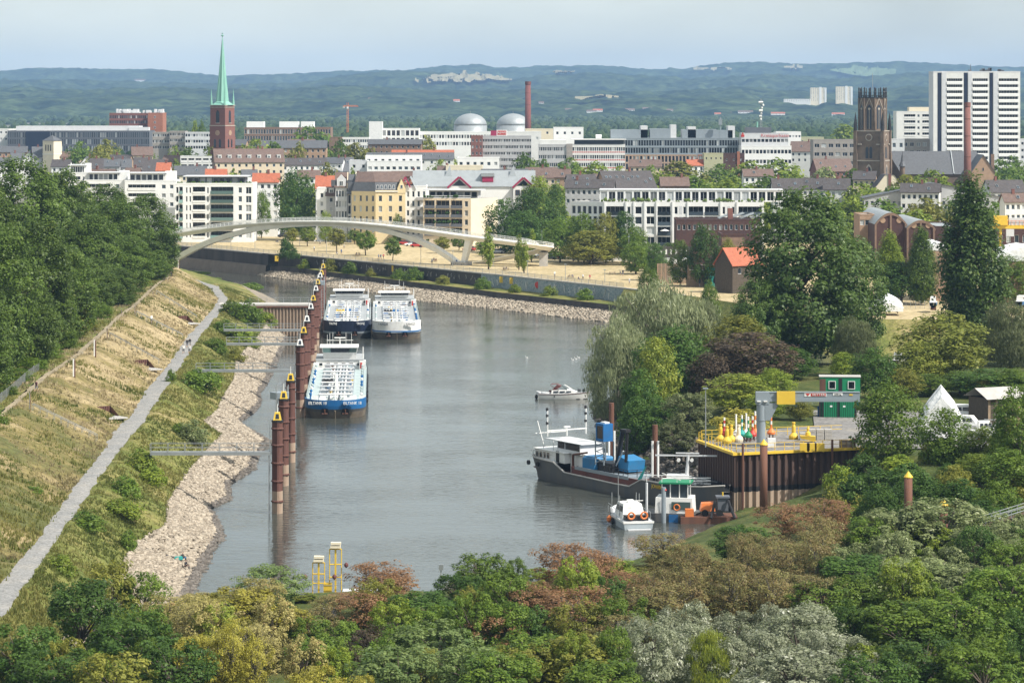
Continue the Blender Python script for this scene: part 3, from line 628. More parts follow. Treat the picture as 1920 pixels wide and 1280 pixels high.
def tree(kind, leaf, px, ytop, wpx, D, desc, zb=None, group=None, name=None, cat='tree'):
 x = xa(px, D)
 if zb is None: zb = slope_z(x, D)
 h = max(0.8, za(ytop, D)-zb); p = trng.choice(PR[kind])
 name = name or (NAMES.get(leaf) or NAMES.get(kind, 'broadleaf_tree') if cat == 'tree' else 'bush')
 e = empty(name, (x, D, zb), trng.uniform(0, 6.28), cat=cat, group=group)
 s = wpx/F*D/(2*p['R']*0.98); e.scale = (s, s, h/p['H']/0.99)
 link('trunk', p['trunk'], e)
 link('crown', p['crown'], e, mat=LM[leaf])
 TREES.append((desc, px, e)); return e
def ordinal(n):
 w_ = ['first','second','third','fourth','fifth','sixth','seventh','eighth','ninth','tenth']
 return w_[n-1] if n <= 10 else '%d%s' % (n, 'th' if 10 < n % 100 < 20 else {1:'st',2:'nd',3:'rd'}.get(n % 10, 'th'))
def finish_labels(items):
 by = {}
 for d, px, o in items: by.setdefault(d, []).append((px, o))
 for d, l in by.items():
  l.sort(key=lambda q: q[0])
  for i, (px, o) in enumerate(l):
   o['label'] = d if len(l) == 1 else d+', %s from the left' % ordinal(i+1)
G = 'trees of the thicket along the near shore'
for k, lf, px, yt, wp, D in [
 ('feather','green_deep',40,1165,170,258), ('feather','green_deep',150,1085,180,266), ('feather','green_deep',255,1150,190,256), ('feather','green_deep',110,1215,190,247),
 ('feather','olive',205,1050,130,290), ('feather','green_deep',330,1200,170,246), ('feather','olive',215,1220,170,243)]:
 tree(k, lf, px, yt, wp, D, 'dark feathery locust tree beside the path end', None, G)
for k, lf, px, yt, wp, D in [('sparse','yellowdry',320,1115,150,284), ('sparse','yellowdry',390,1130,170,276), ('feather','yellow',450,1098,150,288), ('feather','yellow',525,1135,140,275),
 ('sparse','yellowdry',470,1170,170,262), ('sparse','yellow',400,1190,180,256)]:
 tree(k, lf, px, yt, wp, D, 'yellowing dry tree in the near thicket', None, G)
tree('fluffy','bluegreen',508,1056,150,305, 'grey green willow shrub left of the yellow frame at the water edge', None, G)
for k, lf, px, yt, wp, D in [('sparse','rust',715,1052,165,300), ('sparse','rust',690,1110,130,288), ('sparse','rust',1060,1018,150,310), ('sparse','rust',1120,1035,130,306), ('sparse','rust',1010,1095,150,288),
 ('sparse','rust',1090,1100,180,284), ('sparse','rust',1180,1075,120,296), ('sparse','rust',930,1150,130,272), ('sparse','rust',1470,945,130,352), ('sparse','rust',1550,935,120,354), ('sparse','rust',1575,985,120,335)]:
 tree(k, lf, px, yt, wp, D, 'withered rust brown tree in the near thicket', None, G)
for k, lf, px, yt, wp, D in [('sparse','rustgreen',590,1140,120,276), ('sparse','rustgreen',620,1115,90,290), ('sparse','rustgreen',1240,1000,130,330), ('feather','rustgreen',1290,1040,150,312), ('sparse','rustgreen',1200,1110,150,286), ('sparse','rustgreen',1320,1090,170,292),
 ('feather','rustgreen',1400,1075,170,298), ('sparse','rustgreen',1450,1010,150,322), ('sparse','rustgreen',1250,1095,170,285), ('sparse','rustgreen',1480,1075,160,300), ('sparse','rustgreen',1160,1150,160,268)]:
 tree(k, lf, px, yt, wp, D, 'half withered olive and brown tree in the near thicket', None, G)
for k, lf, px, yt, wp, D in [('feather','green',600,1190,160,258), ('feather','green_deep',785,1110,160,284), ('feather','green',905,1036,130,306), ('feather','green_deep',865,1075,120,294), ('fluffy','green',967,1044,62,308),
 ('feather','green',990,1180,190,258), ('feather','olive',1090,1190,190,255), ('feather','green',760,1170,150,262), ('feather','green_deep',1395,985,130,332), ('fluffy','green',1150,1060,60,312),
 ('feather','green_deep',1600,1040,185,302), ('feather','green',1545,1090,150,288), ('feather','green',1690,1130,220,268), ('feather','green',1800,1110,210,268), ('feather','green',1890,1060,190,285), ('feather','green',1840,1200,200,245),
 ('feather','green_deep',1740,1190,200,250), ('feather','green',1900,1010,150,305), ('feather','green',1130,1235,190,243), ('feather','green',940,1225,200,245), ('feather','green_deep',1640,1225,180,242)]:
 tree(k, lf, px, yt, wp, D, 'green feathery tree in the near thicket', None, G)
for k, lf, px, yt, wp, D in [('feather','bluegreen',820,1165,200,260), ('feather','bluegreen',745,1215,200,246), ('feather','bluegreen',880,1210,180,248)]:
 tree(k, lf, px, yt, wp, D, 'blue green tree at the bottom of the near thicket', None, G)
for k, lf, px, yt, wp, D in [('feather','palegreen',1680,950,180,330), ('feather','palegreen',1765,938,200,331), ('feather','palegreen',1850,985,160,322), ('feather','palegreen',1720,1045,200,300), ('feather','palegreen',1830,1060,160,295), ('feather','palegreen',1900,960,100,330)]:
 tree(k, lf, px, yt, wp, D, 'pale green tree with light leaf edges in the near thicket', None, G)
for k, lf, px, yt, wp, D in [('fluffy','silver',1220,1150,170,264), ('fluffy','silver',1300,1165,130,260), ('fluffy','silver',1500,1138,230,262), ('fluffy','silver',1420,1175,150,256), ('fluffy','silver',1590,1190,150,254), ('fluffy','silver',1500,1215,280,246)]:
 tree(k, lf, px, yt, wp, D, 'silvery white poplar at the bottom of the near thicket', None, G)
tree('fluffy','palegreen',1140,1185,130,258, 'pale green bushy tree left of the silver poplars', None, G)
tree('willow','yellowgreen',1335,1178,110,254, 'yellow green drooping tree between the silver poplars', None, G)
tree('fluffy','purple',690,1172,130,262, 'dark brownish tree under the rust brown one', None, G)
tree('fluffy','yellow',600,1245,150,243, 'bright yellow green bush at the bottom edge of the picture', None, G)
tree('fluffy','yellow',680,1262,110,240, 'bright yellow green bush right of its larger yellow neighbour', None, G)
skx, sky_ = zip(*[(-40,1130),(150,1075),(250,1075),(330,1105),(420,1110),(505,1075),(570,1135),(650,1135),(720,1068),(770,1110),(860,1110),(905,1055),(1000,1075),(1070,1035),(1170,1065),(1250,1015),(1330,1025),(1400,1000),(1480,960),(1560,945),(1620,965),(1720,960),(1940,970),(2300,980)])
G = 'trees of the thicket along the near shore'
for r_, D in enumerate((328, 310, 290, 272, 254)):
 for px in range(-20, 2180, 74):
  px += trng.uniform(-22, 22); x = xa(px, D)
  if float(shore_dist(x, D)) < 1.0 or x < -44: continue
  yt = max(np.interp(px, skx, sky_), HY+(HC-land_z(x, D).item()-7.5)*F/D)+trng.uniform(12, 45)
  if 575 < px < 640 and D > 305 or 760 < px < 860 and D > 305: continue
  if px < 310: k, lf, ds_ = 'feather', trng.choice(['green_deep', 'green', 'olive']), 'dark feathery locust tree beside the path end'
  elif px < 570: k, lf, ds_ = trng.choice(['sparse', 'feather']), trng.choice(['yellowdry', 'yellow', 'yellowgreen']), 'yellowing dry tree in the near thicket'
  elif px < 1200: k, lf, ds_ = ('sparse', 'rust', 'withered rust brown tree in the near thicket') if r_ < 2 and trng.random() < .5 else ('feather', trng.choice(['green', 'green_deep', 'lime', 'olive']), 'green feathery tree in the near thicket')
  elif px < 1570: k, lf, ds_ = ('sparse', 'rustgreen', 'half withered olive and brown tree in the near thicket') if r_ < 3 else ('fluffy', 'silver', 'silvery white poplar at the bottom of the near thicket')
  else: k, lf, ds_ = ('feather', 'palegreen', 'pale green tree with light leaf edges in the near thicket') if r_ < 2 and trng.random() < .6 else ('feather', trng.choice(['green', 'lime', 'green_deep']), 'green feathery tree in the near thicket')
  tree(k, lf, px, yt-trng.choice([0, 0, 12, 24]), trng.uniform(75, 125), D, ds_, None, G)
G = 'tall trees on the left embankment'
for k, px, yt, wp, D, zb in [('broad',40,292,200,640,11), ('broad',-40,330,190,560,11), ('broad',120,315,150,690,11), ('broad',215,372,150,700,11), ('broad',275,362,130,730,11), ('broad',175,400,140,640,11),
 ('broad',-10,420,190,470,11), ('broad',75,405,170,500,11), ('broad',120,460,150,530,11), ('broad',240,440,120,660,11), ('broad',300,430,80,735,11), ('broad',-40,520,170,430,11), ('broad',60,530,130,480,11),
 ('broad',170,480,110,590,11), ('broad',215,500,110,620,11), ('broad',278,470,90,705,11), ('broad',200,345,130,760,11), ('broad',150,360,120,720,11)]:
 tree(k, 'poplar', px, yt, wp, D, 'tall leafy poplar in the wood on the left embankment', zb, G)
G = 'low growth at the edge of the left wood'
for px, yt, wp, D in [(140,560,70,530), (160,600,60,548), (120,610,70,510), (90,640,60,490), (60,670,70,470), (30,690,70,452), (0,720,80,430), (190,570,50,580), (225,545,50,640)]:
 tree('round', 'olive' if px in (140, 160) else 'green', px, yt, wp, D, 'low tree at the foot of the left wood', 11.5, G)
G = 'trees on the right shore'
Y = 7.65
tree('broad','poplar_dark',1505,352,270,528, 'huge dark green poplar in the middle of the right shore', Y, G)
tree('broad','poplar_dark',1595,440,160,540, 'dark poplar right of the huge one', Y, G)
tree('broad','poplar_dark',1420,520,120,520, 'lower dark poplar left of the huge one', Y, G)
tree('column','poplar_dark',1822,325,138,572, 'tall columnar dark poplar near the right edge', Y, G)
tree('willow','willow',1235,520,225,510, 'silvery willow hanging over the basin', 2.0, G)
tree('willow','willow',1158,588,135,497, 'willow branch crown reaching lowest over the water', 1.5, G)
tree('willow','willow',1310,555,110,520, 'smaller silvery willow behind the hanging one', 4.0, G)
tree('round','green_deep',1265,610,170,485, 'dark green tree under the willow', 3.0, G)
tree('round','yellowgreen',1232,632,95,470, 'yellow green tree standing out below the willow', 4.0, G)
tree('round','green_deep',1200,690,90,462, 'dark tree at the water edge below the willow', 0.5, G)
tree('round','green_deep',1195,745,85,452, 'lowest dark tree overhanging the water', 0.3, G)
tree('round','green_deep',1260,740,120,452, 'dark tree filling the shade behind the crane barge', 2.0, G)
tree('round','olive',1385,590,150,505, 'dull green round tree above the purple one', Y, G)
tree('round','purple',1405,622,200,485, 'purple brown copper beech on the right shore', Y, G)
tree('round','purple',1330,660,90,478, 'smaller purple brown tree left of the copper beech', 6, G)
tree('round','yellowgreen',1385,700,150,448, 'yellow green maple behind the buoys', Y, G)
tree('round','lime',1440,735,90,438, 'light green tree left of the pillar crane', Y, G)
tree('bush','yellow',1385,768,115,424, 'bright yellow green bush behind the buoys', Y, G, cat='bush')
tree('feather','birch',1290,735,100,438, 'thin grey olive tree at the left quay corner', 4, G)
tree('feather','birch',1265,790,90,430, 'thin grey olive shrub at the foot of the quay', 2.5, G)
tree('round','maple',1772,585,205,500, 'big yellow green maple in the boatyard', Y, G)
tree('round','maple',1720,640,110,492, 'lower yellow green maple left of the big one', Y, G)
tree('willow','birch',1605,590,95,505, 'drooping birch left of the maple', Y, G)
tree('willow','birch',1900,560,130,525, 'drooping birch at the right edge', Y, G)
tree('round','green_deep',1640,650,95,468, 'dark green round tree beside the green cabin', Y, G)
tree('round','green',1665,715,150,393, 'round green tree at the end of the quay yard', 6.5, G)
tree('round','green',1775,765,120,384, 'round tree below the white boat cover', 6, G)
tree('round','lime',1842,800,110,384, 'light green tree right of the white boat cover', 6, G)
tree('round','green',1905,720,120,378, 'green tree at the right edge above the ramp', 6, G)
tree('round','green',1890,840,130,368, 'lower green tree at the right edge', 5.5, G)
tree('round','green_deep',1860,690,150,470, 'dark hedge tree behind the boats', Y, G)
tree('column','poplar',1727,425,62,692, 'slender poplar left of the tall columnar one', Y, G)
tree('column','lime',1667,432,60,700, 'pale slender poplar behind the huge one', Y, G)
tree('round','green_deep',1690,490,110,695, 'dark tree behind the white boat tents', Y, G)
tree('round','green_deep',1480,650,120,500, 'dark trunk thicket under the huge poplar', Y, G)
tree('round','green_deep',1590,610,60,530, 'dark tree between poplar and boat tents', Y, G)
tree('round','green',1215,500,45,700, 'young tree behind the willow', 7, G)
tree('round','green',1330,525,40,600, 'small tree between the willow and the huge poplar', Y, G)
tree('round','green',1900,480,90,690, 'green tree behind the columnar poplar', Y, G)
tree('round','olive',1500,745,60,436, 'bush behind the pillar crane', Y, G)
for px, yt, wp, D in [(1690,690,90,468), (1740,700,90,472), (1800,695,90,476), (1850,710,80,470), (1900,690,90,468), (1580,660,60,500), (1450,690,80,470), (1870,640,110,540), (1480,600,90,540), (1350,640,90,520), (1900,780,70,395), (1830,850,90,372), (1790,870,80,365), (1720,880,90,362), (1650,905,80,358), (1875,900,100,352)]:
 tree('round', trng.choice(['green', 'green_deep', 'lime', 'olive']), px, yt, wp, D, 'leafy filler tree of the right shore thicket', None, G)
G = 'bushes on the bank below the quay yard'
for px, py, wp, D, zb in [(1620,850,70,384,6), (1650,880,90,374,5), (1600,890,80,372,4), (1700,870,90,370,6), (1745,900,90,362,5.5), (1800,900,90,360,6), (1840,940,100,350,5.5), (1680,915,80,360,4.5), (1560,915,70,362,2.5), (1760,945,80,348,5), (1880,960,90,345,5.5)]:
 tree('bush', 'olive' if px in (1530, 1500, 1560) else 'green_deep', px, py, wp, D, 'leafy bush on the bank below the quay yard', zb, G, cat='bush')
for _ in range(46):
 px = trng.uniform(1565, 1930); D = trng.uniform(338, 392); x = xa(px, D)
 if float(shore_dist(x, D)) < 2.5 or (x < 50 and D > 387) or 1690 < px < 1716: continue
 z = land_z(x, D).item(); tree('bush', trng.choice(['green_deep', 'green', 'olive', 'lime']), px, HY+(HC-z-trng.uniform(1.6, 3.4))*F/D, trng.uniform(45, 85), D, 'leafy bush on the bank below the quay yard', z, G, cat='bush')
for _ in range(34):
 x = trng.uniform(74, 150); D = trng.uniform(345, 560); px = CX+x*F/D
 if px > 1960: tree('round', trng.choice(['green', 'green_deep', 'lime']), px, HY+(HC-7.6-trng.uniform(7, 14))*F/D, trng.uniform(90, 150), D, 'green tree beyond the right edge of the boatyard', 7.5, G)
G = 'bushes on the left bank'
def bank_bush(px, py, wp, hp, lf, desc):
 # base pixel on the green bank: find the distance where the bank surface meets the sight line
 best = None
 for D in np.arange(300, 900, 1.0):
  x = xa(px, D); a, b_ = r_pr(D), r_ge(D); t = (x-a)/(b_-a)
  if -0.2 <= t <= 1.4:
   z = float(np.interp(t, [0, .12, .55, 1, 1.5], [7, 7, 5.1, 3, 1.4])); e = abs(HY+(HC-z)*F/D-py)
   if best is None or e < best[0]: best = (e, D, z)
 if best is None: return
 D, z = best[1:]
 return tree('bush', lf, px, py-hp, wp, D, desc, z-0.15, G, cat='bush')
for px, py, wp, hp, lf in [(265,885,80,42,'lime'), (235,930,75,36,'green'), (225,965,90,30,'lime'), (160,990,90,30,'green'), (240,1030,35,36,'green'), (115,1075,60,35,'lime'), (285,905,60,30,'lime'),
 (360,828,70,38,'palegreen'), (335,815,35,22,'green'), (370,730,90,36,'green'), (320,715,22,22,'green'), (395,715,50,26,'green'), (405,660,55,26,'green'), (445,640,75,28,'lime'), (420,625,60,24,'green'), (460,605,75,40,'green'), (490,595,50,25,'green'), (435,590,50,26,'green'), (500,610,45,24,'lime'), (400,695,60,20,'lime'), (440,675,50,20,'olive'), (470,650,45,18,'lime')]:
 bank_bush(px, py, wp, hp, lf, 'leafy bush on the left bank')
for px, py, wp, D, zb in [(470,530,48,838,1.2), (440,548,40,800,3), (380,516,40,900,2), (398,524,35,880,1.5), (360,520,30,905,2), (425,540,30,850,2)]:
 tree('bush', 'green', px, py, wp, D, 'bush near the tip of the left bank', zb, G, cat='bush')
for px, py, wp, D, zb in [(25,915,75,357,8.5), (60,940,50,352,8), (205,580,15,590,10), (-10,760,60,392,11.5)]:
 tree('bush', 'green', px, py, wp, D, 'green bush on the embankment slope', zb, G, cat='bush')
G = 'trees on the dry meadow'
for k, lf, px, yt, wp, yb in [('small','olive',632,428,42,472), ('small','green',686,432,44,479), ('small','green',736,446,36,489), ('small','lime',577,424,34,462), ('small','green',664,430,30,458), ('small','olive',548,428,30,460),
 ('small','olive',830,442,34,475), ('small','green',860,444,30,470), ('small','green',905,445,32,490)]:
 tree(k, lf, px, yt, wp, 48*F/(yb-HY), 'small round tree on the dry meadow', 7, G)
tree('bush','green_deep',536,446,34,905, 'dark bush on top of the quay wall', 7, G, cat='bush')
tree('bush','green_deep',552,466,26,900, 'low bush beside the dark one on the quay wall', 7, G, cat='bush')
for px, yt, wp, yb in [(916,420,22,505), (973,436,17,506), (983,448,19,512), (997,426,17,492)]:
 tree('slim', 'lime', px, yt, wp, 48*F/(yb-HY), 'slim young poplar on the meadow', 7, G)
for k, lf, px, yt, wp, yb in [('round','green',1050,408,70,492), ('round','olive',1108,432,118,496), ('round','green',1192,452,62,514), ('round','green_deep',1320,420,66,538), ('round','green',1275,450,50,536), ('round','green_deep',1230,455,50,526), ('round','olive',1365,445,44,540)]:
 tree(k, lf, px, yt, wp, 48*F/(yb-HY), 'broad tree standing on the meadow edge', 7, G)
G = 'trees between the meadow and the houses'
for k, lf, px, yt, wp, D in [('round','green_deep',553,318,88,1012), ('round','green',490,358,42,1030), ('round','green_deep',945,372,80,930), ('round','green_deep',1000,352,110,925), ('round','green_deep',980,395,90,905), ('round','lime',1010,330,70,1000), ('round','green_deep',1040,345,50,960),
 ('round','green',1095,398,60,872), ('round','olive',1135,398,60,870), ('round','green',1075,405,50,880), ('round','green_deep',1170,396,60,872), ('round','green',1190,425,60,860), ('round','green',745,400,24,985), ('round','lime',610,395,30,990), ('round','green',1215,455,50,830), ('round','green',1260,455,60,868), ('round','olive',1290,455,50,866)]:
 tree(k, lf, px, yt, wp, D, 'leafy tree between the meadow and the houses', 7, G)
G = 'trees in the town'
for px, yt, wp, D in [(148,266,46,1600), (200,262,50,1700), (185,276,50,1450), (365,228,20,1950), (378,228,20,1950), (330,275,40,1600), (352,278,60,1550), (400,268,50,1500), (430,275,40,1500), (475,262,70,1550), (515,268,50,1500), (585,238,80,1750), (640,264,50,1600), (665,270,60,1500), (690,280,60,1480), (560,270,40,1500), (800,256,48,1750), (615,305,35,1300), (660,318,25,1150),
 (825,300,44,1350), (985,290,62,1400), (1065,296,50,1450), (1020,300,40,1400), (1115,305,70,1380), (1160,312,50,1350), (1275,304,86,1350), (1348,308,70,1380), (1405,304,80,1350), (1460,300,90,1330), (1220,312,50,1330), (1300,332,80,1130), (1380,334,90,1120), (1440,332,80,1120), (1490,322,60,1250), (1545,315,64,1230), (1600,318,60,1220), (1575,270,40,1600),
 (1620,345,90,1050), (1680,352,100,1010), (1655,375,90,960), (1740,372,90,960), (1700,330,80,1080), (1740,320,90,1120), (1765,335,70,1060), (1600,370,70,1000), (1880,300,70,1300), (1900,295,60,1320), (1875,350,70,1050), (1905,345,60,1050), (1870,380,60,960), (1800,365,80,980), (1720,395,80,900),
 (1870,330,40,1150), (1640,248,40,1900), (1585,235,60,2100), (445,335,28,1250), (330,300,30,1400)]:
 lf = trng.choice(['green', 'green', 'lime', 'olive', 'lime']) if px != 1545 else 'palegreen'
 tree('far', lf, px, yt, wp*1.3, D, 'green tree among the town roofs', 7, G)
# terrace growth on the quay
G = 'bushes on the quay terrace'
for i, s in [(4,1.2), (8,1.6), (11,1.5), (14,1.0), (18,1.4), (20,1.8), (24,1.2), (29,1.5), (33,1.1), (37,1.4), (41,1.6), (45,1.2), (49,1.5)]:
 p = (UP[i]*0.45+LOW[i]*0.55); D = p[1]; px = CX+p[0]*F/D; py = HY+(HC-3.2)*F/D
 tree('bush', trng.choice(['green', 'olive', 'lime']), px, py-14*s, 24*s, D, 'bush on the terrace below the quay wall', 3.2, G, cat='bush')
finish_labels(TREES)
# ================================================================== FAR WOODS AND HILLS
def canopy(name, n, d0, d1, seed, label, zt, cols, keep=None):
 """a wood too far off to tell its trees apart: one mass of leafy domes"""
 r = np.random.default_rng(seed); D = 1/(1/d1+(1/d0-1/d1)*r.random(n)); x = r.uniform(-0.2, 0.2, n)*D
 dens = hash_noise(x, D*0.7, 420)+0.5*hash_noise(x+99, D, 170); k = dens > -0.22
 if keep is not None: k &= keep(x, D)
 x, D = x[k], D[k]; n = len(x)
 th = np.array([0, 1, 2, 3, 4, 5, 6])*2*np.pi/7
 ring = [(1.0, -0.25), (1.0, 0.35), (0.62, 0.82)]
 vb = np.array([(a*np.cos(t+0.3*i), a*np.sin(t+0.3*i), z) for i, (a, z) in enumerate(ring) for t in th]+[(0, 0, 1.0)])
 tri = []
 for q in range(2):
  for i in range(7):
   j = (i+1) % 7; tri += [(q*7+i, q*7+j, q*7+7+j), (q*7+i, q*7+7+j, q*7+7+i)]
 tri += [(14+i, 14+(i+1) % 7, 21) for i in range(7)]; tri = np.array(tri)
 s = np.maximum(5, D*0.0014)*r.uniform(0.6, 1.5, n); hgt = r.uniform(7, 13, n)*1.0
 V = vb[None]*(1+r.uniform(-.38, .38, (n, 22, 3)))*np.stack([s, s, hgt*0.7], 1)[:, None]
 V += np.stack([x, D, np.full(n, zt)+hgt*0.3], 1)[:, None]
 f = (tri[None]+np.arange(n)[:, None, None]*22).reshape(-1, 3)
 me = fill_mesh(name, V.reshape(-1, 3), f, np.repeat(np.clip(r.random(n)*0.7+0.3*(dens[k]+.5), 0, 1), len(tri)), [cols])
 o = bpy.data.objects.new(name, me); col.objects.link(o); return tag(o, label, 'wood', kind='stuff')
WM = leafmat('far_wood_leaves', (0.03, 0.055, 0.02), (0.08, 0.115, 0.045), trans=0.1, gloss=0.05, gain=False)
canopy('far_wood', 20000, 1900, 7500, 3, 'wooded plain stretching behind the town to the hills', 10, WM, keep=lambda x, D: D > 1950)
def hill_mat(name, field=None):
 m = bpy.data.materials.new(name); m.use_nodes = True; t = m.node_tree; p = t.nodes['Principled BSDF']; p.inputs['Roughness'].default_value = 1.0; p.inputs['Specular IOR Level'].default_value = 0.0
 g = t.nodes.new('ShaderNodeNewGeometry')
 n = t.nodes.new('ShaderNodeTexNoise'); n.inputs['Scale'].default_value = 0.009; n.inputs['Detail'].default_value = 12; n.inputs['Roughness'].default_value = 0.7
 t.links.new(g.outputs['Position'], n.inputs['Vector'])
 r = t.nodes.new('ShaderNodeValToRGB'); e = r.color_ramp.elements
 e[0].position = 0.40; e[0].color = (0.008, 0.018, 0.010, 1); e[1].position = 0.62; e[1].color = (0.06, 0.085, 0.035, 1)
 n2 = t.nodes.new('ShaderNodeTexNoise'); n2.inputs['Scale'].default_value = 0.04; n2.inputs['Detail'].default_value = 3; t.links.new(g.outputs['Position'], n2.inputs['Vector'])
 mr = t.nodes.new('ShaderNodeMapRange'); mr.inputs[1].default_value = .35; mr.inputs[2].default_value = .65; mr.inputs[3].default_value = .6; mr.inputs[4].default_value = 1.35; t.links.new(n2.outputs[0], mr.inputs[0])
 x = t.nodes.new('ShaderNodeVectorMath'); x.operation = 'SCALE'; t.links.new(r.outputs[0], x.inputs[0]); t.links.new(mr.outputs[0], x.inputs['Scale'])
 bp = t.nodes.new('ShaderNodeBump'); bp.inputs['Strength'].default_value = .9; bp.inputs['Distance'].default_value = 5; t.links.new(n2.outputs[0], bp.inputs['Height']); t.links.new(bp.outputs[0], p.inputs['Normal'])
 t.links.new(n.outputs[0], r.inputs[0]); t.links.new(x.outputs[0], p.inputs['Base Color'])
 return m
HM = hill_mat('wooded_hillside'); HILLS = []
def hill(name, D, depth, ridge, foot_z, rough, seed, label):
 """a wooded range: ridge line given as photo (px, py) pairs at distance D"""
 nx, ny = 620, 26; px = np.linspace(-260, 2180, nx); py = np.interp(px, [a for a, _ in ridge], [b_ for _, b_ in ridge])
 zt = HC-(py-HY)/F*D; P = np.zeros((ny, nx, 3))
 for j in range(ny):
  t = j/(ny-1); y = D-depth*(1-t);
  s = np.sin(t*np.pi/2)**1.25
  P[j, :, 0] = (px-CX)/F*y; P[j, :, 1] = y; P[j, :, 2] = foot_z+(zt-foot_z)*s
  a = rough*(0.35+0.65*np.sin(t*np.pi)) if j < ny-1 else rough*0.45
  P[j, :, 2] += a*(hash_noise(P[j, :, 0]+seed*57, P[j, :, 1], 600)*.8*(np.sin(t*np.pi))+0.55*hash_noise(P[j, :, 0], P[j, :, 1]+seed*31, 55)+0.5*hash_noise(P[j, :, 0], P[j, :, 1]+seed*91, 22))
 e = P[-1:].copy(); e[:, :, 1] += depth*0.5; e[:, :, 2] = foot_z
 HILLS.append(P); return tag(grid_mesh(name, np.concatenate([P, e], 0), HM, True), kind='structure')
hill('hills', 14500, 2200, [(-260,150),(0,134),(90,128),(190,130),(300,132),(420,143),(560,139),(630,134),(760,133),(830,124),(900,122),(940,128),(1040,124),(1110,124),(1200,130),(1280,130),(1340,121),(1420,117),(1500,121),(1560,120),(1620,117),(1680,116),(1760,120),(1830,124),(1900,128),(1960,122),(2180,120)], 30, 34, 1, '')
hill('hills', 11500, 2000, [(-260,160),(0,150),(200,152),(400,158),(560,156),(640,142),(720,135),(830,137),(960,150),(1100,138),(1300,150),(1440,140),(1560,150),(1700,140),(1850,138),(2180,140)], 25, 40, 2, '')
hill('hills', 9000, 1700, [(-260,172),(0,165),(150,170),(300,166),(500,172),(640,160),(800,172),(1000,168),(1200,175),(1400,165),(1560,176),(1700,162),(1900,168),(2180,165)], 15, 36, 3, '')
hill('hills', 7600, 900, [(-260,190),(0,186),(200,184),(420,188),(700,183),(1000,188),(1300,184),(1600,188),(1900,184),(2180,186)], 8, 22, 4, '')
# fields lying on the hillsides, draped over them
M['stubble'] = mat('stubble', (0.27, 0.24, 0.14), 1.0, var=.1, scale=.004); M['pasture'] = mat('pasture', (0.12, 0.17, 0.07), 1.0, var=.1, scale=.004)
def field(k, poly, m):
 """poly: (px, top row, bottom row) across the field, as seen from the quay"""
 P = HILLS[k]; rows = []
 for px, y0, y1 in poly:
  i = int(np.clip(np.searchsorted(np.linspace(-260, 2180, 620), px), 0, 619)); c = P[:, i]; py = HY+(HC-c[:, 2])*F/c[:, 1]; o_ = np.argsort(py); row = []
  for q in np.linspace(0, 1, 13):
   y = np.interp(y0+(y1-y0)*q, py[o_], c[o_, 1]); z = np.interp(y, c[:, 1], c[:, 2]); row.append(((px-CX)/F*y, y, z+15))
  rows.append(row)
 b = MB(); b.loft(rows); return tag(b.build('field', M[m], smooth=True), kind='structure')
def span(pts, n=90):
 xs = np.linspace(pts[0][0], pts[-1][0], n); return [(x, np.interp(x, [p[0] for p in pts], [p[1] for p in pts]), np.interp(x, [p[0] for p in pts], [p[2] for p in pts])) for x in xs]
field(1, span([(778,158,159), (815,148,162), (850,145,161), (915,148,158), (960,156,158)]), 'stubble')
field(0, span([(1556,136,138), (1600,133,147), (1640,133,151), (1680,137,144)]), 'pasture'); field(0, span([(1300,133,137), (1375,132,137)]), 'stubble'); field(0, span([(1470,130,133), (1505,129,134)]), 'stubble'); field(1, span([(1035,143,144), (1060,140,145), (1078,141,142)]), 'stubble'); field(3, span([(1078,192,195), (1160,191,196)]), 'stubble')
# ================================================================== BUILDINGS
WC = {}; wr = random.Random(2)
def win_mesh(w, h, fr, gl, nm=1, depth=0.08):
 """a window: frame with nm panes side by side"""
 key = (round(w, 2), round(h, 2), fr, gl, nm)
 if key in WC: return WC[key]
 b = MB(); t = min(0.09, w*0.09); ww = w/2; hh = h/2
 for x0, x1, z0, z1 in ((-ww, ww, hh-t, hh), (-ww, ww, -hh, -hh+t), (-ww, -ww+t, -hh+t, hh-t), (ww-t, ww, -hh+t, hh-t)):
  b.box(x0, x1, -depth, 0, z0, z1, 0)
 for i in range(1, nm):
  x = -ww+w*i/nm; b.box(x-t*0.5, x+t*0.5, -depth, 0, -hh+t, hh-t, 0)
 b.quad((-ww+t, -0.02, -hh+t), (ww-t, -0.02, -hh+t), (ww-t, -0.02, hh-t), (-ww+t, -0.02, hh-t), 1)
 me = b.mesh('window', [M[fr], M[gl]]); WC[key] = me; return me
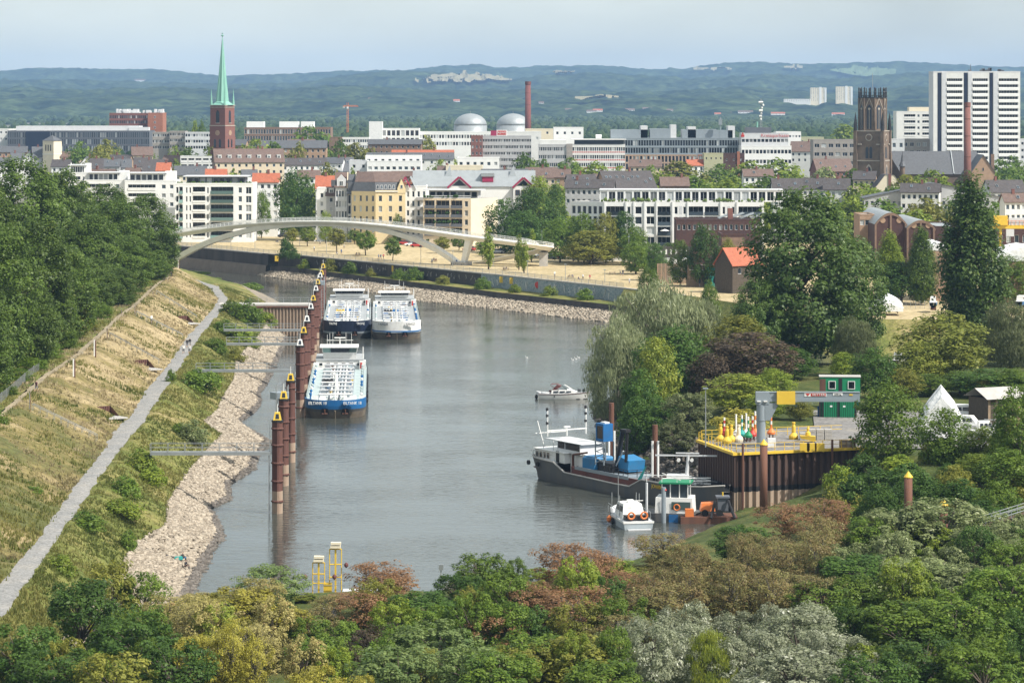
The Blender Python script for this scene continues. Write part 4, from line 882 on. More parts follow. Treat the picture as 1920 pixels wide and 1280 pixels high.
def facade(root, W, H, ox, oy, rz, wall, ops, name='wall', gable=0.0, z0=0.0):
 """a wall W wide and H high with real openings; ops: (kind, x0, x1, z0, z1, opts)"""
 b = MB(); xs = sorted({0.0, W} | {v for o in ops for v in (o[1], o[2])}); zs = sorted({z0, H} | {v for o in ops for v in (o[3], o[4])})
 xi = {v: i for i, v in enumerate(xs)}; zi = {v: i for i, v in enumerate(zs)}; hole = set()
 for o in ops:
  for i in range(xi[o[1]], xi[o[2]]):
   for j in range(zi[o[3]], zi[o[4]]): hole.add((i, j))
 for j in range(len(zs)-1):
  i = 0
  while i < len(xs)-1:
   if (i, j) in hole: i += 1; continue
   k = i
   while k < len(xs)-1 and (k, j) not in hole: k += 1
   b.quad((xs[i], 0, zs[j]), (xs[k], 0, zs[j]), (xs[k], 0, zs[j+1]), (xs[i], 0, zs[j+1])); i = k
 if gable: b.poly([(0, 0, H), (W, 0, H), (W/2, 0, H+gable)])
 for o in ops:
  d = o[5].get('d', 0.22); x0, x1, za_, zb_ = o[1:5]
  b.quad((x0, 0, za_), (x0, d, za_), (x0, d, zb_), (x0, 0, zb_)); b.quad((x1, d, za_), (x1, 0, za_), (x1, 0, zb_), (x1, d, zb_))
  b.quad((x0, 0, za_), (x1, 0, za_), (x1, d, za_), (x0, d, za_)); b.quad((x0, d, zb_), (x1, d, zb_), (x1, 0, zb_), (x0, 0, zb_))
 wo = b.build(name, M[wall], root, (ox, oy, 0), rz)
 for o in ops:
  x0, x1, za_, zb_ = o[1:5]; q = o[5]; d = q.get('d', 0.22); w, h = x1-x0, zb_-za_
  gl_ = q.get('gl', 'glass'); wr.random() < .25 and o[0] == 'win' and (gl_ := 'glass_mid'); me = win_mesh(w, h, q.get('fr', 'paint_white'), gl_, q.get('nm', max(1, round(w/1.3))))
  link('window', me, wo, ((x0+x1)/2, d+0.02, (za_+zb_)/2))
  if o[0] == 'log':
   rb = MB(); rm = q.get('rail', 'paint_white'); e = q.get('out', 0.05)
   rb.box(x0-0.02, x1+0.02, -e-0.08, -e, za_-0.15, za_+q.get('rh', 0.95));
   if e > 0.2: rb.box(x0-0.02, x1+0.02, -e, 0.0, za_-0.15, za_-0.003)
   rb.build('balcony', M[rm], wo)
 return wo
def rows_cols(W, H, rows, cols, fh, t0, wh, ww, margin=None, **q):
 m = W/cols; ops = []
 for r in range(rows):
  zb = H-t0-r*fh;
  for c in range(cols):
   xc = m*(c+0.5); ops.append((q.get('kind', 'win'), xc-ww/2, xc+ww/2, zb-wh, zb, q))
 return ops
def ribbons(W, H, rows, fh, t0, wh, m=0.6, n=1, **q):
 ops = []; seg = (W-m*(n+1))/n
 for r in range(rows):
  for i in range(n):
   x0 = m+i*(seg+m); ops.append((q.get('kind', 'win'), x0, x0+seg, H-t0-r*fh-wh, H-t0-r*fh, q))
 return ops
def shell(root, W, Dp, H, wall, roof, parapet=0.35, front=False, left=False, right=False):
 """plain side and back walls and a flat roof with a parapet"""
 b = MB()
 if not left: b.quad((0, Dp, 0), (0, 0, 0), (0, 0, H), (0, Dp, H))
 if not right: b.quad((W, 0, 0), (W, Dp, 0), (W, Dp, H), (W, 0, H))
 b.quad((W, Dp, 0), (0, Dp, 0), (0, Dp, H), (W, Dp, H))
 if front: b.quad((0, 0, 0), (W, 0, 0), (W, 0, H), (0, 0, H))
 b.build('side_wall', M[wall], root, (-W/2, 0, 0))
 b = MB(); b.quad((0.3, 0.3, H-0.05), (W-0.3, 0.3, H-0.05), (W-0.3, Dp-0.3, H-0.05), (0.3, Dp-0.3, H-0.05), 0)
 p = parapet
 for x0, x1, y0, y1 in ((-0.05, W+0.05, -0.05, 0.3), (-0.05, W+0.05, Dp-0.3, Dp+0.05), (-0.05, 0.3, 0.3, Dp-0.3), (W-0.3, W+0.05, 0.3, Dp-0.3)):
  b.box(x0, x1, y0, y1, H-0.02, H+p, 1)
 b.build('roof', [M[roof], M[wall]], root, (-W/2, 0, 0))
BLD = []
def site(name, label, px0, px1, D, ytop, rot=0.0, base=6.5, cat='building', group=None):
 """an Empty at the foot of the building's front; returns it with width and height in metres"""
 W = (px1-px0)/F*D/max(0.3, math.cos(rot)); H = za(ytop, D)-base
 e = empty(name, (xa((px0+px1)/2, D), D, base), rot, label, cat, group)
 return e, W, H
def block(name, label, px0, px1, D, ytop, wall, depth=14, base=6.5, roof='gravel_roof', rows=3, cols=6, fh=3.1, t0=1.2, wh=1.5, ww=1.3, style='punch', rot=0.0, lcols=0, rcols=0, n=1, parapet=0.35, group=None, **q):
 e, W, H = site(name, label, px0, px1, D, ytop, rot, base=base, group=group)
 ops = rows_cols(W, H, rows, cols, fh, t0, wh, min(ww, W/cols*0.86), **q) if style == 'punch' else ribbons(W, H, rows, fh, t0, wh, n=n, **q)
 facade(e, W, H, -W/2, 0, 0, wall, ops, 'front_wall')
 if lcols: facade(e, depth, H, -W/2, depth, -math.pi/2, wall, rows_cols(depth, H, rows, lcols, fh, t0, wh, ww, **q), 'side_wall')
 if rcols: facade(e, depth, H, W/2, 0, math.pi/2, wall, rows_cols(depth, H, rows, rcols, fh, t0, wh, ww, **q), 'side_wall')
 shell(e, W, depth, H, wall, roof, parapet, left=bool(lcols), right=bool(rcols))
 return e, W, H
def part(root, name, m, fn, loc=(0, 0, 0), rz=0.0, smooth=False):
 b = MB(); fn(b); return b.build(name, M[m] if isinstance(m, str) else [M[k] for k in m], root, loc, rz, smooth)
def gable_roof(root, W, Dp, H, rise, axis, m, th=0.22, oh=0.4, name='roof'):
 """axis 'x': ridge runs across the view; 'y': gable faces the viewer"""
 b = MB()
 if axis == 'x':
  for s in (0, 1):
   y0 = -oh if s == 0 else Dp+oh; zl = H-oh*rise/(Dp/2)
   a = [(-oh, y0, zl), (W+oh, y0, zl), (W+oh, Dp/2, H+rise), (-oh, Dp/2, H+rise)]
   b.loft([[a[0], a[1]], [a[3], a[2]]]); up = [(p[0], p[1], p[2]+th) for p in a]
   b.loft([[up[0], up[1]], [up[3], up[2]]]); b.quad(a[0], a[1], up[1], up[0]); b.quad(a[1], a[2], up[2], up[1]); b.quad(a[3], a[0], up[0], up[3])
 else:
  for s in (0, 1):
   x0 = -oh if s == 0 else W+oh; zl = H-oh*rise/(W/2)
   a = [(x0, -oh, zl), (x0, Dp+oh, zl), (W/2, Dp+oh, H+rise), (W/2, -oh, H+rise)]
   b.loft([[a[0], a[1]], [a[3], a[2]]]); up = [(p[0], p[1], p[2]+th) for p in a]
   b.loft([[up[0], up[1]], [up[3], up[2]]]); b.quad(a[0], a[3], up[3], up[0]); b.quad(a[0], a[1], up[1], up[0])
 return b.build(name, M[m], root, (-W/2, 0, 0))
def house(px0, px1, yr, ye, axis, roof, wall, D=None, label=None, depth=None, rows=2, cols=3, sky=0, chim=1, base=6.5, name='gabled_house', rot=0.0, gable_wall=None, dormers=0, group='houses of the old town', desc=None):
 if D is None: D = min(1620, 28*F/(yr-HY))
 e, W, H = site(name, label, px0, px1, D, ye, rot, base=base, cat='house', group=group)
 rise = (ye-yr)/F*D; Dp = depth or (min(14, 2*rise*1.15) if axis == 'x' else 12)
 ops = rows_cols(W, H, rows, cols, 3.1, 0.9, 1.5, min(1.2, W/cols*0.6))
 if axis == 'y' and rise > 3: ops.append(('win', W/2-0.5, W/2+0.5, H-0.0-0.4, H-0.0, {})) if False else None
 facade(e, W, H, -W/2, 0, 0, wall, [o for o in ops if o], 'front_wall', gable=rise if axis == 'y' else 0)
 def sides(b):
  b.quad((W, Dp, 0), (0, Dp, 0), (0, Dp, H), (W, Dp, H))
  if axis == 'x':
   for x in (0, W): b.poly([(x, 0, 0), (x, Dp, 0), (x, Dp, H), (x, Dp/2, H+rise), (x, 0, H)])
  else:
   b.quad((0, Dp, 0), (0, 0, 0), (0, 0, H), (0, Dp, H)); b.quad((W, 0, 0), (W, Dp, 0), (W, Dp, H), (W, 0, H)); b.poly([(W, Dp, H), (0, Dp, H), (W/2, Dp, H+rise)])
 part(e, 'side_wall', gable_wall or wall, sides, (-W/2, 0, 0))
 ro = gable_roof(e, W, Dp, H, rise, axis, roof)
 if axis == 'y': link('attic_window', win_mesh(1.0, 1.3, 'paint_white', 'glass', 1), e, (0, -0.03, H+rise*0.35))
 hr = random.Random(int(px0*7+yr))
 for i in range(chim):
  x = W*(0.2+0.6*hr.random()); cx_ = x if axis == 'x' else W/2+1.0; cy = Dp/2 if axis == 'x' else Dp*0.5
  b = MB(); b.box(cx_-0.4, cx_+0.4, cy-0.4, cy+0.4, H+rise-1.2, H+rise+1.3); b.box(cx_-0.48, cx_+0.48, cy-0.48, cy+0.48, H+rise+1.3, H+rise+1.45)
  b.build('chimney', M['brick_red'], ro)
 if axis == 'x':
  for i in range(sky):
   x = W*(i+0.5+hr.uniform(-.2, .2))/sky; t = hr.choice([.35, .5, .65]); s = math.atan2(rise, Dp/2)
   o = link('roof_window', win_mesh(0.9, 1.3, 'zinc', 'glass', 1), ro, (x, Dp/2*t-0.3*math.sin(s), H+rise*t+0.3*math.cos(s)))
   o.rotation_euler = (-(math.pi/2-s), 0, 0)
  for i in range(dormers):
   x = W*(i+0.5)/dormers; t = 0.3; z = H+rise*t
   def dm(b, x=x, z=z): b.box(x-0.9, x+0.9, Dp/2*t-0.2, Dp/2*t+1.6, z-0.3, z+1.5); b.box(x-1.05, x+1.05, Dp/2*t-0.35, Dp/2*t+1.7, z+1.5, z+1.65)
   do = part(ro, 'dormer', 'white2', dm); link('window', win_mesh(1.2, 1.1, 'paint_white', 'glass', 2), e, (x-W/2, Dp/2*t-0.23, z+0.6))
 if desc: BLD.append((desc, px0, e))
 return e
# ---------------- riverside row
def loggia_ops(W, H, rows, fh, t0, spec):
 ops = []
 for r in range(rows):
  zt = H-t0-r*fh
  for k, a, c, h, s, q in spec: ops.append((k, W*a, W*c, zt-s-h, zt-s, q))
 return ops
def penthouse(root, x0, x1, y0, y1, z, h, wall, cols, ov=0.8):
 e = MB()
 o = facade(root, x1-x0, h, x0, y0, 0, wall, rows_cols(x1-x0, h, 1, cols, 3, 0.4, h-0.7, (x1-x0)/cols*0.8, gl='glass_dark', fr='light_grey'), 'penthouse')
 o.location.z = z
 def f(b):
  b.quad((x0, y1, z), (x0, y0, z), (x0, y0, z+h), (x0, y1, z+h)); b.quad((x1, y0, z), (x1, y1, z), (x1, y1, z+h), (x1, y0, z+h)); b.quad((x1, y1, z), (x0, y1, z), (x0, y1, z+h), (x1, y1, z+h))
 part(root, 'penthouse_wall', wall, f)
 part(root, 'penthouse_roof', 'light_grey', lambda b: b.box(x0-ov, x1+ov, y0-ov*1.4, y1+0.3, z+h, z+h+0.28))
LG_ = dict(d=1.7, gl='glass_dark', fr='light_grey', rail='paint_white', rh=0.8)
for i, (a, c, yt, lab) in enumerate([(128,166,325,'white terraced apartment block half hidden by the left wood'), (158,240,339,'white apartment block with penthouse behind the left wood'), (234,330,340,'white apartment block stepping forward beside the glass balconies')]):
 e, W, H = site('apartment_block', lab, a, c, 1035-i*8, yt, 0.0, group='white apartment blocks by the basin')
 ops = loggia_ops(W, H, 3, 3.05, 0.9, [('log', .06, .60, 1.9, 0.2, LG_), ('win', .72, .80, 1.4, .3, {})] + ([('win', .88, .95, 1.4, .3, {})] if i == 2 else []))
 facade(e, W, H, -W/2, 0, 0, 'white', ops, 'front_wall'); shell(e, W, 13, H, 'white', 'gravel_roof')
 penthouse(e, -W*0.42, W*0.25, 2.2, 11, H, 2.7, 'white2', 6)
 part(e, 'stair_head', 'white', lambda b: b.box(W*0.26, W*0.46, 4, 9, H, H+3.4))
# glass balcony block
e, W, H = site('apartment_block', 'white six storey block with curved glass balconies left of the bridge', 328, 475, 1000, 346, 0.0, group='white apartment blocks by the basin')
GB = dict(d=1.9, gl='glass_dark', fr='dark_grey', rail='glass_green', rh=0.95, out=0.9); GL = dict(d=1.9, gl='glass_dark', fr='dark_grey', rail='paint_white', rh=0.55)
ops = loggia_ops(W, H, 6, 3.02, 0.7, [('win', .015, .045, 2.1, .2, {'gl': 'glass_dark'}), ('log', .055, .10, 2.3, .1, GB), ('win', .14, .16, 1.9, .3, {}), ('win', .185, .205, 1.9, .3, {}), ('log', .225, .385, 2.2, .1, GL), ('win', .41, .43, 2.0, .3, {}), ('log', .455, .745, 2.3, .1, GB), ('win', .81, .855, 1.9, .3, {}), ('win', .905, .975, 2.3, .2, {'nm': 2})])
facade(e, W, H, -W/2, 0, 0, 'white', ops, 'front_wall'); shell(e, W, 15, H, 'white', 'gravel_roof', 0.5)
penthouse(e, -W*0.36, W*0.38, 2.5, 13, H, 2.6, 'dark_grey', 9, 1.2)
b = MB(); rr_ = random.Random(3)
for i in range(60):
 x = rr_.uniform(-W*.48, W*.48); s = rr_.uniform(.2, .5); b.lathe([(s*.3, 0), (s, s*.7), (s*.7, s*1.5), (s*.1, s*1.9)], (x, rr_.uniform(.5, 1.9), H+0.2), 5)
tag(b.build('roof_terrace_plants', LM['green'], e), kind='stuff')
# small houses between
house(474, 522, 326, 341, 'x', 'tile_red', 'white', D=1040, label='white house with red tiled roof left of the big round tree', rows=5, cols=4, group=None)
house(592, 640, 331, 353, 'x', 'tile_red', 'white2', D=1060, label='red tiled house right of the big round tree', rows=4, cols=4, group=None)
block('narrow_house', 'narrow plain white house right of the big round tree', 594, 613, 1005, 354, 'white', 10, rows=4, cols=1, fh=2.9, t0=1.5, ww=1.0)
house(612, 630, 352, 366, 'x', 'tile_brown', 'grey_wall', D=1004, label='low grey house with brown mansard roof beside the white narrow house', rows=3, cols=1, dormers=1, group=None)
e, W, H = block('town_house', 'ornate grey town house with tall gable and narrow windows', 629, 651, 1000, 352, 'light_grey', 11, rows=4, cols=4, fh=3.5, t0=1.0, wh=2.1, ww=0.7)
gable_roof(e, W, 11, H+0.4, 4.5, 'x', 'tile_brown'); part(e, 'gable', 'light_grey', lambda b: (b.box(-1.5, 1.5, -0.1, 2.5, H, H+3.0), b.poly([(-1.5, -0.1, H+3.0), (1.5, -0.1, H+3.0), (0, -0.1, H+4.6)])))
link('window', win_mesh(1.2, 1.6, 'paint_white', 'glass', 2), e, (0, -0.14, H+1.5))
for s in (-1, 1): part(e, 'mansard', 'slate', lambda b: b.box(s*2.75-0.75, s*2.75+0.75, 0.2, 2, H+0.4, H+2.6))
e, W, H = block('town_house', 'narrow dark glazed town house with a zinc dormer', 652, 665, 998, 362, 'light_grey', 10, rows=3, cols=2, fh=3.6, t0=0.6, wh=3.0, ww=0.95, gl='glass_dark')
gable_roof(e, W, 10, H, 6.0, 'x', 'slate'); part(e, 'dormer', 'dark_grey', lambda b: b.box(-1.0, 1.0, -0.05, 3, H+0.2, H+3.6))
for s in (-1, 1): part(e, 'party_wall', 'beige' if s < 0 else 'cream', lambda b: b.loft([[(s*1.25, 0, H), (s*1.25+s*.35, 0, H)], [(s*1.25, 5, H+7.0), (s*1.25+s*.35, 5, H+7.0)], [(s*1.25, 10, H), (s*1.25+s*.35, 10, H)], [(s*1.25, 0, H), (s*1.25+s*.35, 0, H)]]))
# yellow corner house: shaded left front and sunny right front
e, W, H = block('corner_house', 'pale yellow corner house with dark mansard roof and pointed gable', 704, 760, 992, 359, 'yellow_wall', 12, rows=4, cols=3, fh=3.5, t0=1.4, wh=2.0, ww=1.15, rot=R(8))
facade(e, 9.6, H, -W/2-7.6, 5.6, R(-36), 'yellow_wall', rows_cols(9.6, H, 4, 4, 3.5, 1.4, 2.0, 0.85), 'side_front_wall')
def mans(b):
 W_ = W/2; b.loft([[(-W_-7.4, 5.6, H), (-W_, 0.1, H), (W_-2.6, 0.1, H)], [(-W_-6.5, 6.6, H+3.1), (-W_, 1.5, H+3.1), (W_-2.6, 1.5, H+3.1)]])
part(e, 'mansard', 'slate', mans)
part(e, 'roof', 'tile_brown', lambda b: (b.loft([[(-W/2-6.5, 6.6, H+3.1), (-W/2, 1.4, H+3.15), (W/2+0.3, 1.4, H+3.15)], [(-W/2-5, 12, H+6.4), (-W/2, 8, H+6.6), (W/2+0.3, 8, H+6.6)], [(-W/2-5, 16, H), (-W/2, 14, H), (W/2+0.3, 14, H)]]), b.box(-W/2-7.5, W/2, 0.0, 0.15, H-0.1, H+0.15) if False else None))
part(e, 'cornice', 'white2', lambda b: b.box(-W/2, W/2-2.6, -0.35, 0.2, H-0.15, H+0.12))
def pg(b): b.poly([(W/2-2.7, -0.12, H-0.6), (W/2+0.05, -0.12, H-0.6), (W/2+0.05, -0.12, H+1.1), (W/2-1.3, -0.12, H+4.3), (W/2-2.7, -0.12, H+1.1)]); b.box(W/2-2.7, W/2+0.05, -0.1, 2.5, H-0.6, H+1.1); b.loft([[(W/2-2.8, -0.2, H+1.0), (W/2-1.32, -0.2, H+4.4), (W/2+0.15, -0.2, H+1.0)], [(W/2-2.8, 5, H+1.0), (W/2-1.32, 5, H+4.4), (W/2+0.15, 5, H+1.0)]])
part(e, 'gable', 'yellow_wall', pg); link('window', win_mesh(0.8, 1.2, 'paint_white', 'glass', 1), e, (W/2-1.3, -0.16, H+1.6))
for i in range(5):
 o = link('roof_window', win_mesh(0.8, 1.5, 'paint_white', 'glass', 1), e, (-W/2+0.9+i*1.35, 0.62, H+1.4)); o.rotation_euler = (-0.42, 0, 0)
# white houses with crimson gables
e, W, H = block('gabled_block', 'white block with zinc roofs and crimson gables behind the beige balconies', 760, 800, 995, 350, 'white', 14, rows=5, cols=4, fh=3.2, t0=1.6, wh=1.9, ww=0.8)
gable_roof(e, 3.2, 13, H-0.3, 3.4, 'y', 'zinc').location.x = -W/2
part(e, 'gable_trim', 'magenta', lambda b: [b.cyl((-W/2+s*1.7, -0.5, H-0.3), (-W/2, -0.5, H+3.3), 0.3, n=4) for s in (-1, 1)], (0.0, 0, 0))
for s in range(4): part(e, 'balcony', 'concrete', lambda b: b.box(W*0.02, W*0.42, -1.1, 0, H-4.6-3.2*s, H-3.6-3.2*s))
e2, W, H = site('gabled_block', 'long zinc roofed wing with crimson gables above the beige block', 775, 1002, 1004, 349, 0.0)
shell(e2, W, 13, H, 'white', 'zinc', 0.1, front=True)
gable_roof(e2, W, 13, H, 5.0, 'x', 'zinc')
for xg, wg in ((-W*0.12, 7.5), (W*0.41, 7.0)):
 g = gable_roof(e2, wg, 9, H-0.2, wg*0.42, 'y', 'zinc', name='gable_roof'); g.location = (xg-wg/2, -1.5, 0)
 part(e2, 'gable_wall', 'white', lambda b: b.poly([(xg-wg/2, -1.3, 0), (xg+wg/2, -1.3, 0), (xg+wg/2, -1.3, H), (xg, -1.3, H+wg*0.4), (xg-wg/2, -1.3, H)]))
 part(e2, 'gable_window', 'glass_dark', lambda b: b.poly([(xg-wg*.33, -1.34, H+0.1), (xg+wg*.33, -1.34, H+0.1), (xg, -1.34, H+wg*0.3)]))
 part(e2, 'gable_trim', 'magenta', lambda b: [b.cyl((xg+s*wg*.54, -1.9, H-0.5), (xg+s*.1, -1.9, H+wg*.42), 0.38, n=4) for s in (-1, 1)])
 part(e2, 'pyramid_roof', 'zinc', lambda b: b.loft([[(xg-7, 2.5, H-1), (xg-2, 2.5, H-1), (xg-2, 8, H-1), (xg-7, 8, H-1)], [(xg-3.4, 5, H+7.0), (xg-3.3, 5, H+7.0), (xg-3.3, 5.1, H+7.0), (xg-3.4, 5.1, H+7.0)]], close=True))
for k in range(3): link('window', win_mesh(1.5, 1.9, 'maroon', 'glass', 2), e2, (W*0.41+(-2+k*2), -1.36, H-2.2-0.0*k))
part(e2, 'roof_dormer', 'magenta', lambda b: b.box(W*0.07, W*0.16, 1.2, 4, H+1.4, H+3.2)); part(e2, 'dormer_roof', 'zinc', lambda b: b.box(W*0.06, W*0.17, 0.9, 5, H+3.2, H+4.4))
# beige balcony block
e, W, H = site('apartment_block', 'beige apartment block with planted balconies and blank gable wall', 793, 883, 978, 372, R(-8))
BB = dict(d=1.8, gl='glass_dark', fr='beige', rail='dark_grey', rh=0.9, out=0.3)
ops = loggia_ops(W, H, 4, 3.05, 0.5, [('log', .03, .24, 2.5, .2, BB), ('log', .27, .55, 2.5, .2, BB), ('log', .58, .82, 2.5, .2, BB), ('win', .87, .94, 1.9, .4, {})])
facade(e, W, H, -W/2, 0, 0, 'beige', ops, 'front_wall')
gw = 10.5; part(e, 'gable_wall', 'cream', lambda b: b.quad((W/2, 0, 0), (W/2+gw*math.cos(R(40)), gw*math.sin(R(40)), 0), (W/2+gw*math.cos(R(40)), gw*math.sin(R(40)), H), (W/2, 0, H)))  # gable lighter than the front: its sunlight is put into the colour
part(e, 'roof', 'gravel_roof', lambda b: b.poly([(-W/2, 0.05, H), (W/2, 0.05, H), (W/2+gw*.766, gw*.643, H), (W/2-2, 16, H), (-W/2, 14, H)]))
penthouse(e, -W*0.40, W*0.62, 2.5, 9, H, 2.6, 'grey_wall', 7, 1.6)
part(e, 'terrace_rail', 'light_grey', lambda b: (b.box(-W/2, W/2, 0.05, 0.12, H+0.7, H+0.95), b.box(-W/2, W/2, 0.05, 0.12, H, H+0.35)))
b = MB()
for i in range(70):
 r0 = i % 5; x = rr_.uniform(-W*.48, W*.30); z = H+0.2-r0*3.05+(-2.4 if r0 else 0); s = rr_.uniform(.25, .6); b.lathe([(s*.3, 0), (s, s*.7), (s*.8, s*1.4), (s*.1, s*1.9)], (x, rr_.uniform(-.2, .5), z), 5)
tag(b.build('balcony_plants', LM['green_deep'], e), kind='stuff')
# long white terrace building
e, W, H = site('apartment_block', 'long white apartment block with framed loggias and planted roof terrace', 1133, 1432, 880, 379, R(-3))
TL = dict(d=2.2, gl='glass_dark', fr='light_grey', rail='glass', rh=0.9); TW = dict(d=.25, gl='glass_dark', fr='paint_white');
spec = [('log', .012, .125, 2.5, .3, TL), ('win', .145, .165, 2.2, .4, TW), ('win', .195, .235, 2.2, .4, TW), ('win', .265, .315, 2.3, .3, TW), ('log', .335, .415, 2.5, .3, TL), ('win', .44, .46, 2.2, .4, TW), ('win', .495, .513, 2.2, .4, TW), ('log', .527, .62, 2.5, .3, TL), ('log', .63, .715, 2.5, .3, TL), ('win', .74, .757, 2.2, .4, TW), ('win', .80, .815, 2.2, .4, TW), ('log', .84, .985, 2.5, .3, TL)]
facade(e, W, H, -W/2, 0, 0, 'white', loggia_ops(W, H, 5, 3.05, 1.0, spec), 'front_wall')
Ld = 11.5; facade(e, Ld, H, -W/2-Ld*math.cos(R(28)), Ld*math.sin(R(28)), R(-28), 'white', loggia_ops(Ld, H, 5, 3.05, 1.0, [('win', .03+.16*i, .14+.16*i, 2.4, .3, TW) for i in range(6)]), 'side_front_wall')
part(e, 'roof', 'gravel_roof', lambda b: b.poly([(-W/2-Ld*.883, Ld*.469, H), (-W/2, 0.02, H), (W/2, 0.02, H), (W/2, 16, H), (-W/2-6, 16, H)]))
part(e, 'side_wall', 'white', lambda b: b.quad((W/2, 0, 0), (W/2, 16, 0), (W/2, 16, H), (W/2, 0, H)))
for a in (.175, .47, .77): part(e, 'grey_panel', 'light_grey', lambda b: [b.box(-W/2+W*a, -W/2+W*(a+.02), -0.03, -0.002, H-3.6-3.05*r_, H-1.2-3.05*r_) for r_ in range(4)])
for a in (.0, .133, .183, .25, .325, .425, .52, .726, .828): part(e, 'pilaster', 'white', lambda b: b.box(-W/2+W*a, -W/2+W*a+.45, -0.3, -0.004, 0, H+.2))
penthouse(e, -W*0.53, W*0.62, 3.2, 13, H, 3.4, 'white', 22, 0.1)
b = MB()
for i in range(120):
 x = rr_.uniform(-W*.52, W*.49); s = rr_.uniform(.2, .7)*(1 if rr_.random() < .6 else .5); b.lathe([(s*.2, 0), (s, s*.8), (s*.75, s*1.6), (s*.1, s*2)], (x, rr_.uniform(.4, 2.6), H), 5)
tag(b.build('terrace_plants', LM['lime'], e), kind='stuff')
part(e, 'terrace_rail', 'galv', lambda b: [b.box(-W/2, W/2, 0.1, 0.13, H+z, H+z+.05) for z in (.5, .95)])
part(e, 'parasol', 'paint_white', lambda b: (b.lathe([(1.6, 0), (0.1, .6)], (W*0.045, -0.6, H-5.4), 12),))
for a in (.38,): part(e, 'parasol', 'paint_white', lambda b: b.lathe([(1.5, 0), (0.1, .5)], (-W/2+W*a, -0.4, H-8.6), 12))
# brick works and halls right of it
e, W, H = block('brick_works', 'long low dark brick works building in front of the white block', 1268, 1425, 850, 413, 'brick_dark', 12, roof='slate', rows=1, cols=16, t0=1.2, wh=1.6, ww=0.9)
for i in range(4): part(e, 'saw_tooth_roof', 'zinc', lambda b: b.prism([(0, 0), (4.5, 0), (4.5, 8), (0, 8)], 0, .12), (W*(.02+.13*i), 2, H+.35)).rotation_euler = (0, -.35, 0)
part(e, 'chimney', 'brick_red', lambda b: b.box(W*.12, W*.18, 1, 3, H, H+3.4))
e, W, H = site('brick_hall', 'dark brown brick hall with graffiti along its foot', 1352, 1425, 812, 441, 0.0); shell(e, W, 12, H, 'brick_dark', 'slate', 0.5, front=True)
gr = MB(); g_ = random.Random(9)
for i in range(16):
 x = -W/2+0.5+i*0.55; z = g_.uniform(1.2, 2.2); p = [(x+g_.uniform(-.1, .5), -0.02, z+g_.uniform(-.8, 1.2)) for _ in range(4)]; gr.tube(p, .06, 4)
gr.build('graffiti', M['white2'], e)
part(e, 'old_brick_panel', 'brick_brown', lambda b: b.box(-W/2+.2, W*.1, -.06, -.004, H-3.2, H-.6))
def arch_hall(px0, px1, D, yspring, ycrown, label, depth):
 e, W, H = site('arched_hall', label, px0, px1, D, yspring); rise = (yspring-ycrown)/F*D
 arc = [(W*(-.5+i/16), H+rise*(1-(2*i/16-1)**2)) for i in range(17)]
 part(e, 'front_wall', 'brick_dark', lambda b: b.poly([(-W/2, 0, 0), (W/2, 0, 0)]+[(x, 0, z) for x, z in reversed(arc)]))
 part(e, 'arch_band', 'brick_brown', lambda b: [b.loft([[(x0, -.25, z0-.7), (x0, -.25, z0), (x0, .3, z0)], [(x1, -.25, z1-.7), (x1, -.25, z1), (x1, .3, z1)]]) for (x0, z0), (x1, z1) in zip(arc[:-1], arc[1:])])
 for x in (-W/2, -.3, W/2-.7): part(e, 'pilaster', 'brick_brown', lambda b: b.box(x, x+.5, -.3, -.004, 0, H+(rise*.9 if abs(x) < 1 else 0)))
 for x in (-W*.25, W*.25): part(e, 'round_window', 'brick_tan', lambda b: b.cyl((x, -.12, H+rise*.35), (x, 0.05, H+rise*.35), .75, n=14));
 part(e, 'roof', 'zinc', lambda b: b.loft([[(x, .31, z+.05), (x, depth, z+.05)] for x, z in arc])); part(e, 'side_wall', 'brick_dark', lambda b: [b.quad((s*W/2, 0, 0), (s*W/2, depth, 0), (s*W/2, depth, H), (s*W/2, 0, H)) for s in (-1, 1)])
 return e, W, H
arch_hall(1640, 1701, 800, 421, 399, 'tall dark brick hall with a segmental arched front', 40)
arch_hall(1700, 1754, 796, 428, 413, 'lower dark brick hall with an arched front beside the tall one', 40)
e, W, H = site('brick_hall', 'dark brick hall end wall right of the arched fronts', 1754, 1800, 800, 426); shell(e, W, 30, H, 'brick_dark', 'zinc', .3, front=True)
block('brick_house', 'low tan brick building left of the arched halls', 1612, 1640, 815, 404, 'brick_tan', 14, rows=1, cols=3)
e, W, H = block('brick_hall', 'dark brick works hall at the right edge behind the yellow crane', 1868, 1960, 770, 425, 'brick_dark', 20, rows=1, cols=6, t0=2.2, wh=2.0, ww=1.2)
def tent(px0, px1, D, ye, yt, label):
 e, W, H = site('storage_tent', label, px0, px1, D, ye, cat='tent'); rise = (ye-yt)/F*D
 arc = [(W*(-.5+i/10), H+rise*(1-abs(2*i/10-1)**1.7)) for i in range(11)]
 part(e, 'cover', 'canvas', lambda b: (b.loft([[(x, 0, z), (x, 18, z)] for x, z in arc]), b.poly([(-W/2, 0.0, H), (W/2, 0.0, H)]+[(x, 0.0, z) for x, z in reversed(arc)])), smooth=False)
 part(e, 'wall', 'brick_tan', lambda b: b.box(-W/2+.1, W/2-.1, .1, 17.9, 0, H))
tent(1860, 2000, 690, 490, 462, 'white vaulted storage tent at the right edge')
tent(1738, 1790, 705, 470, 455, 'white vaulted storage tent left of the columnar poplar')
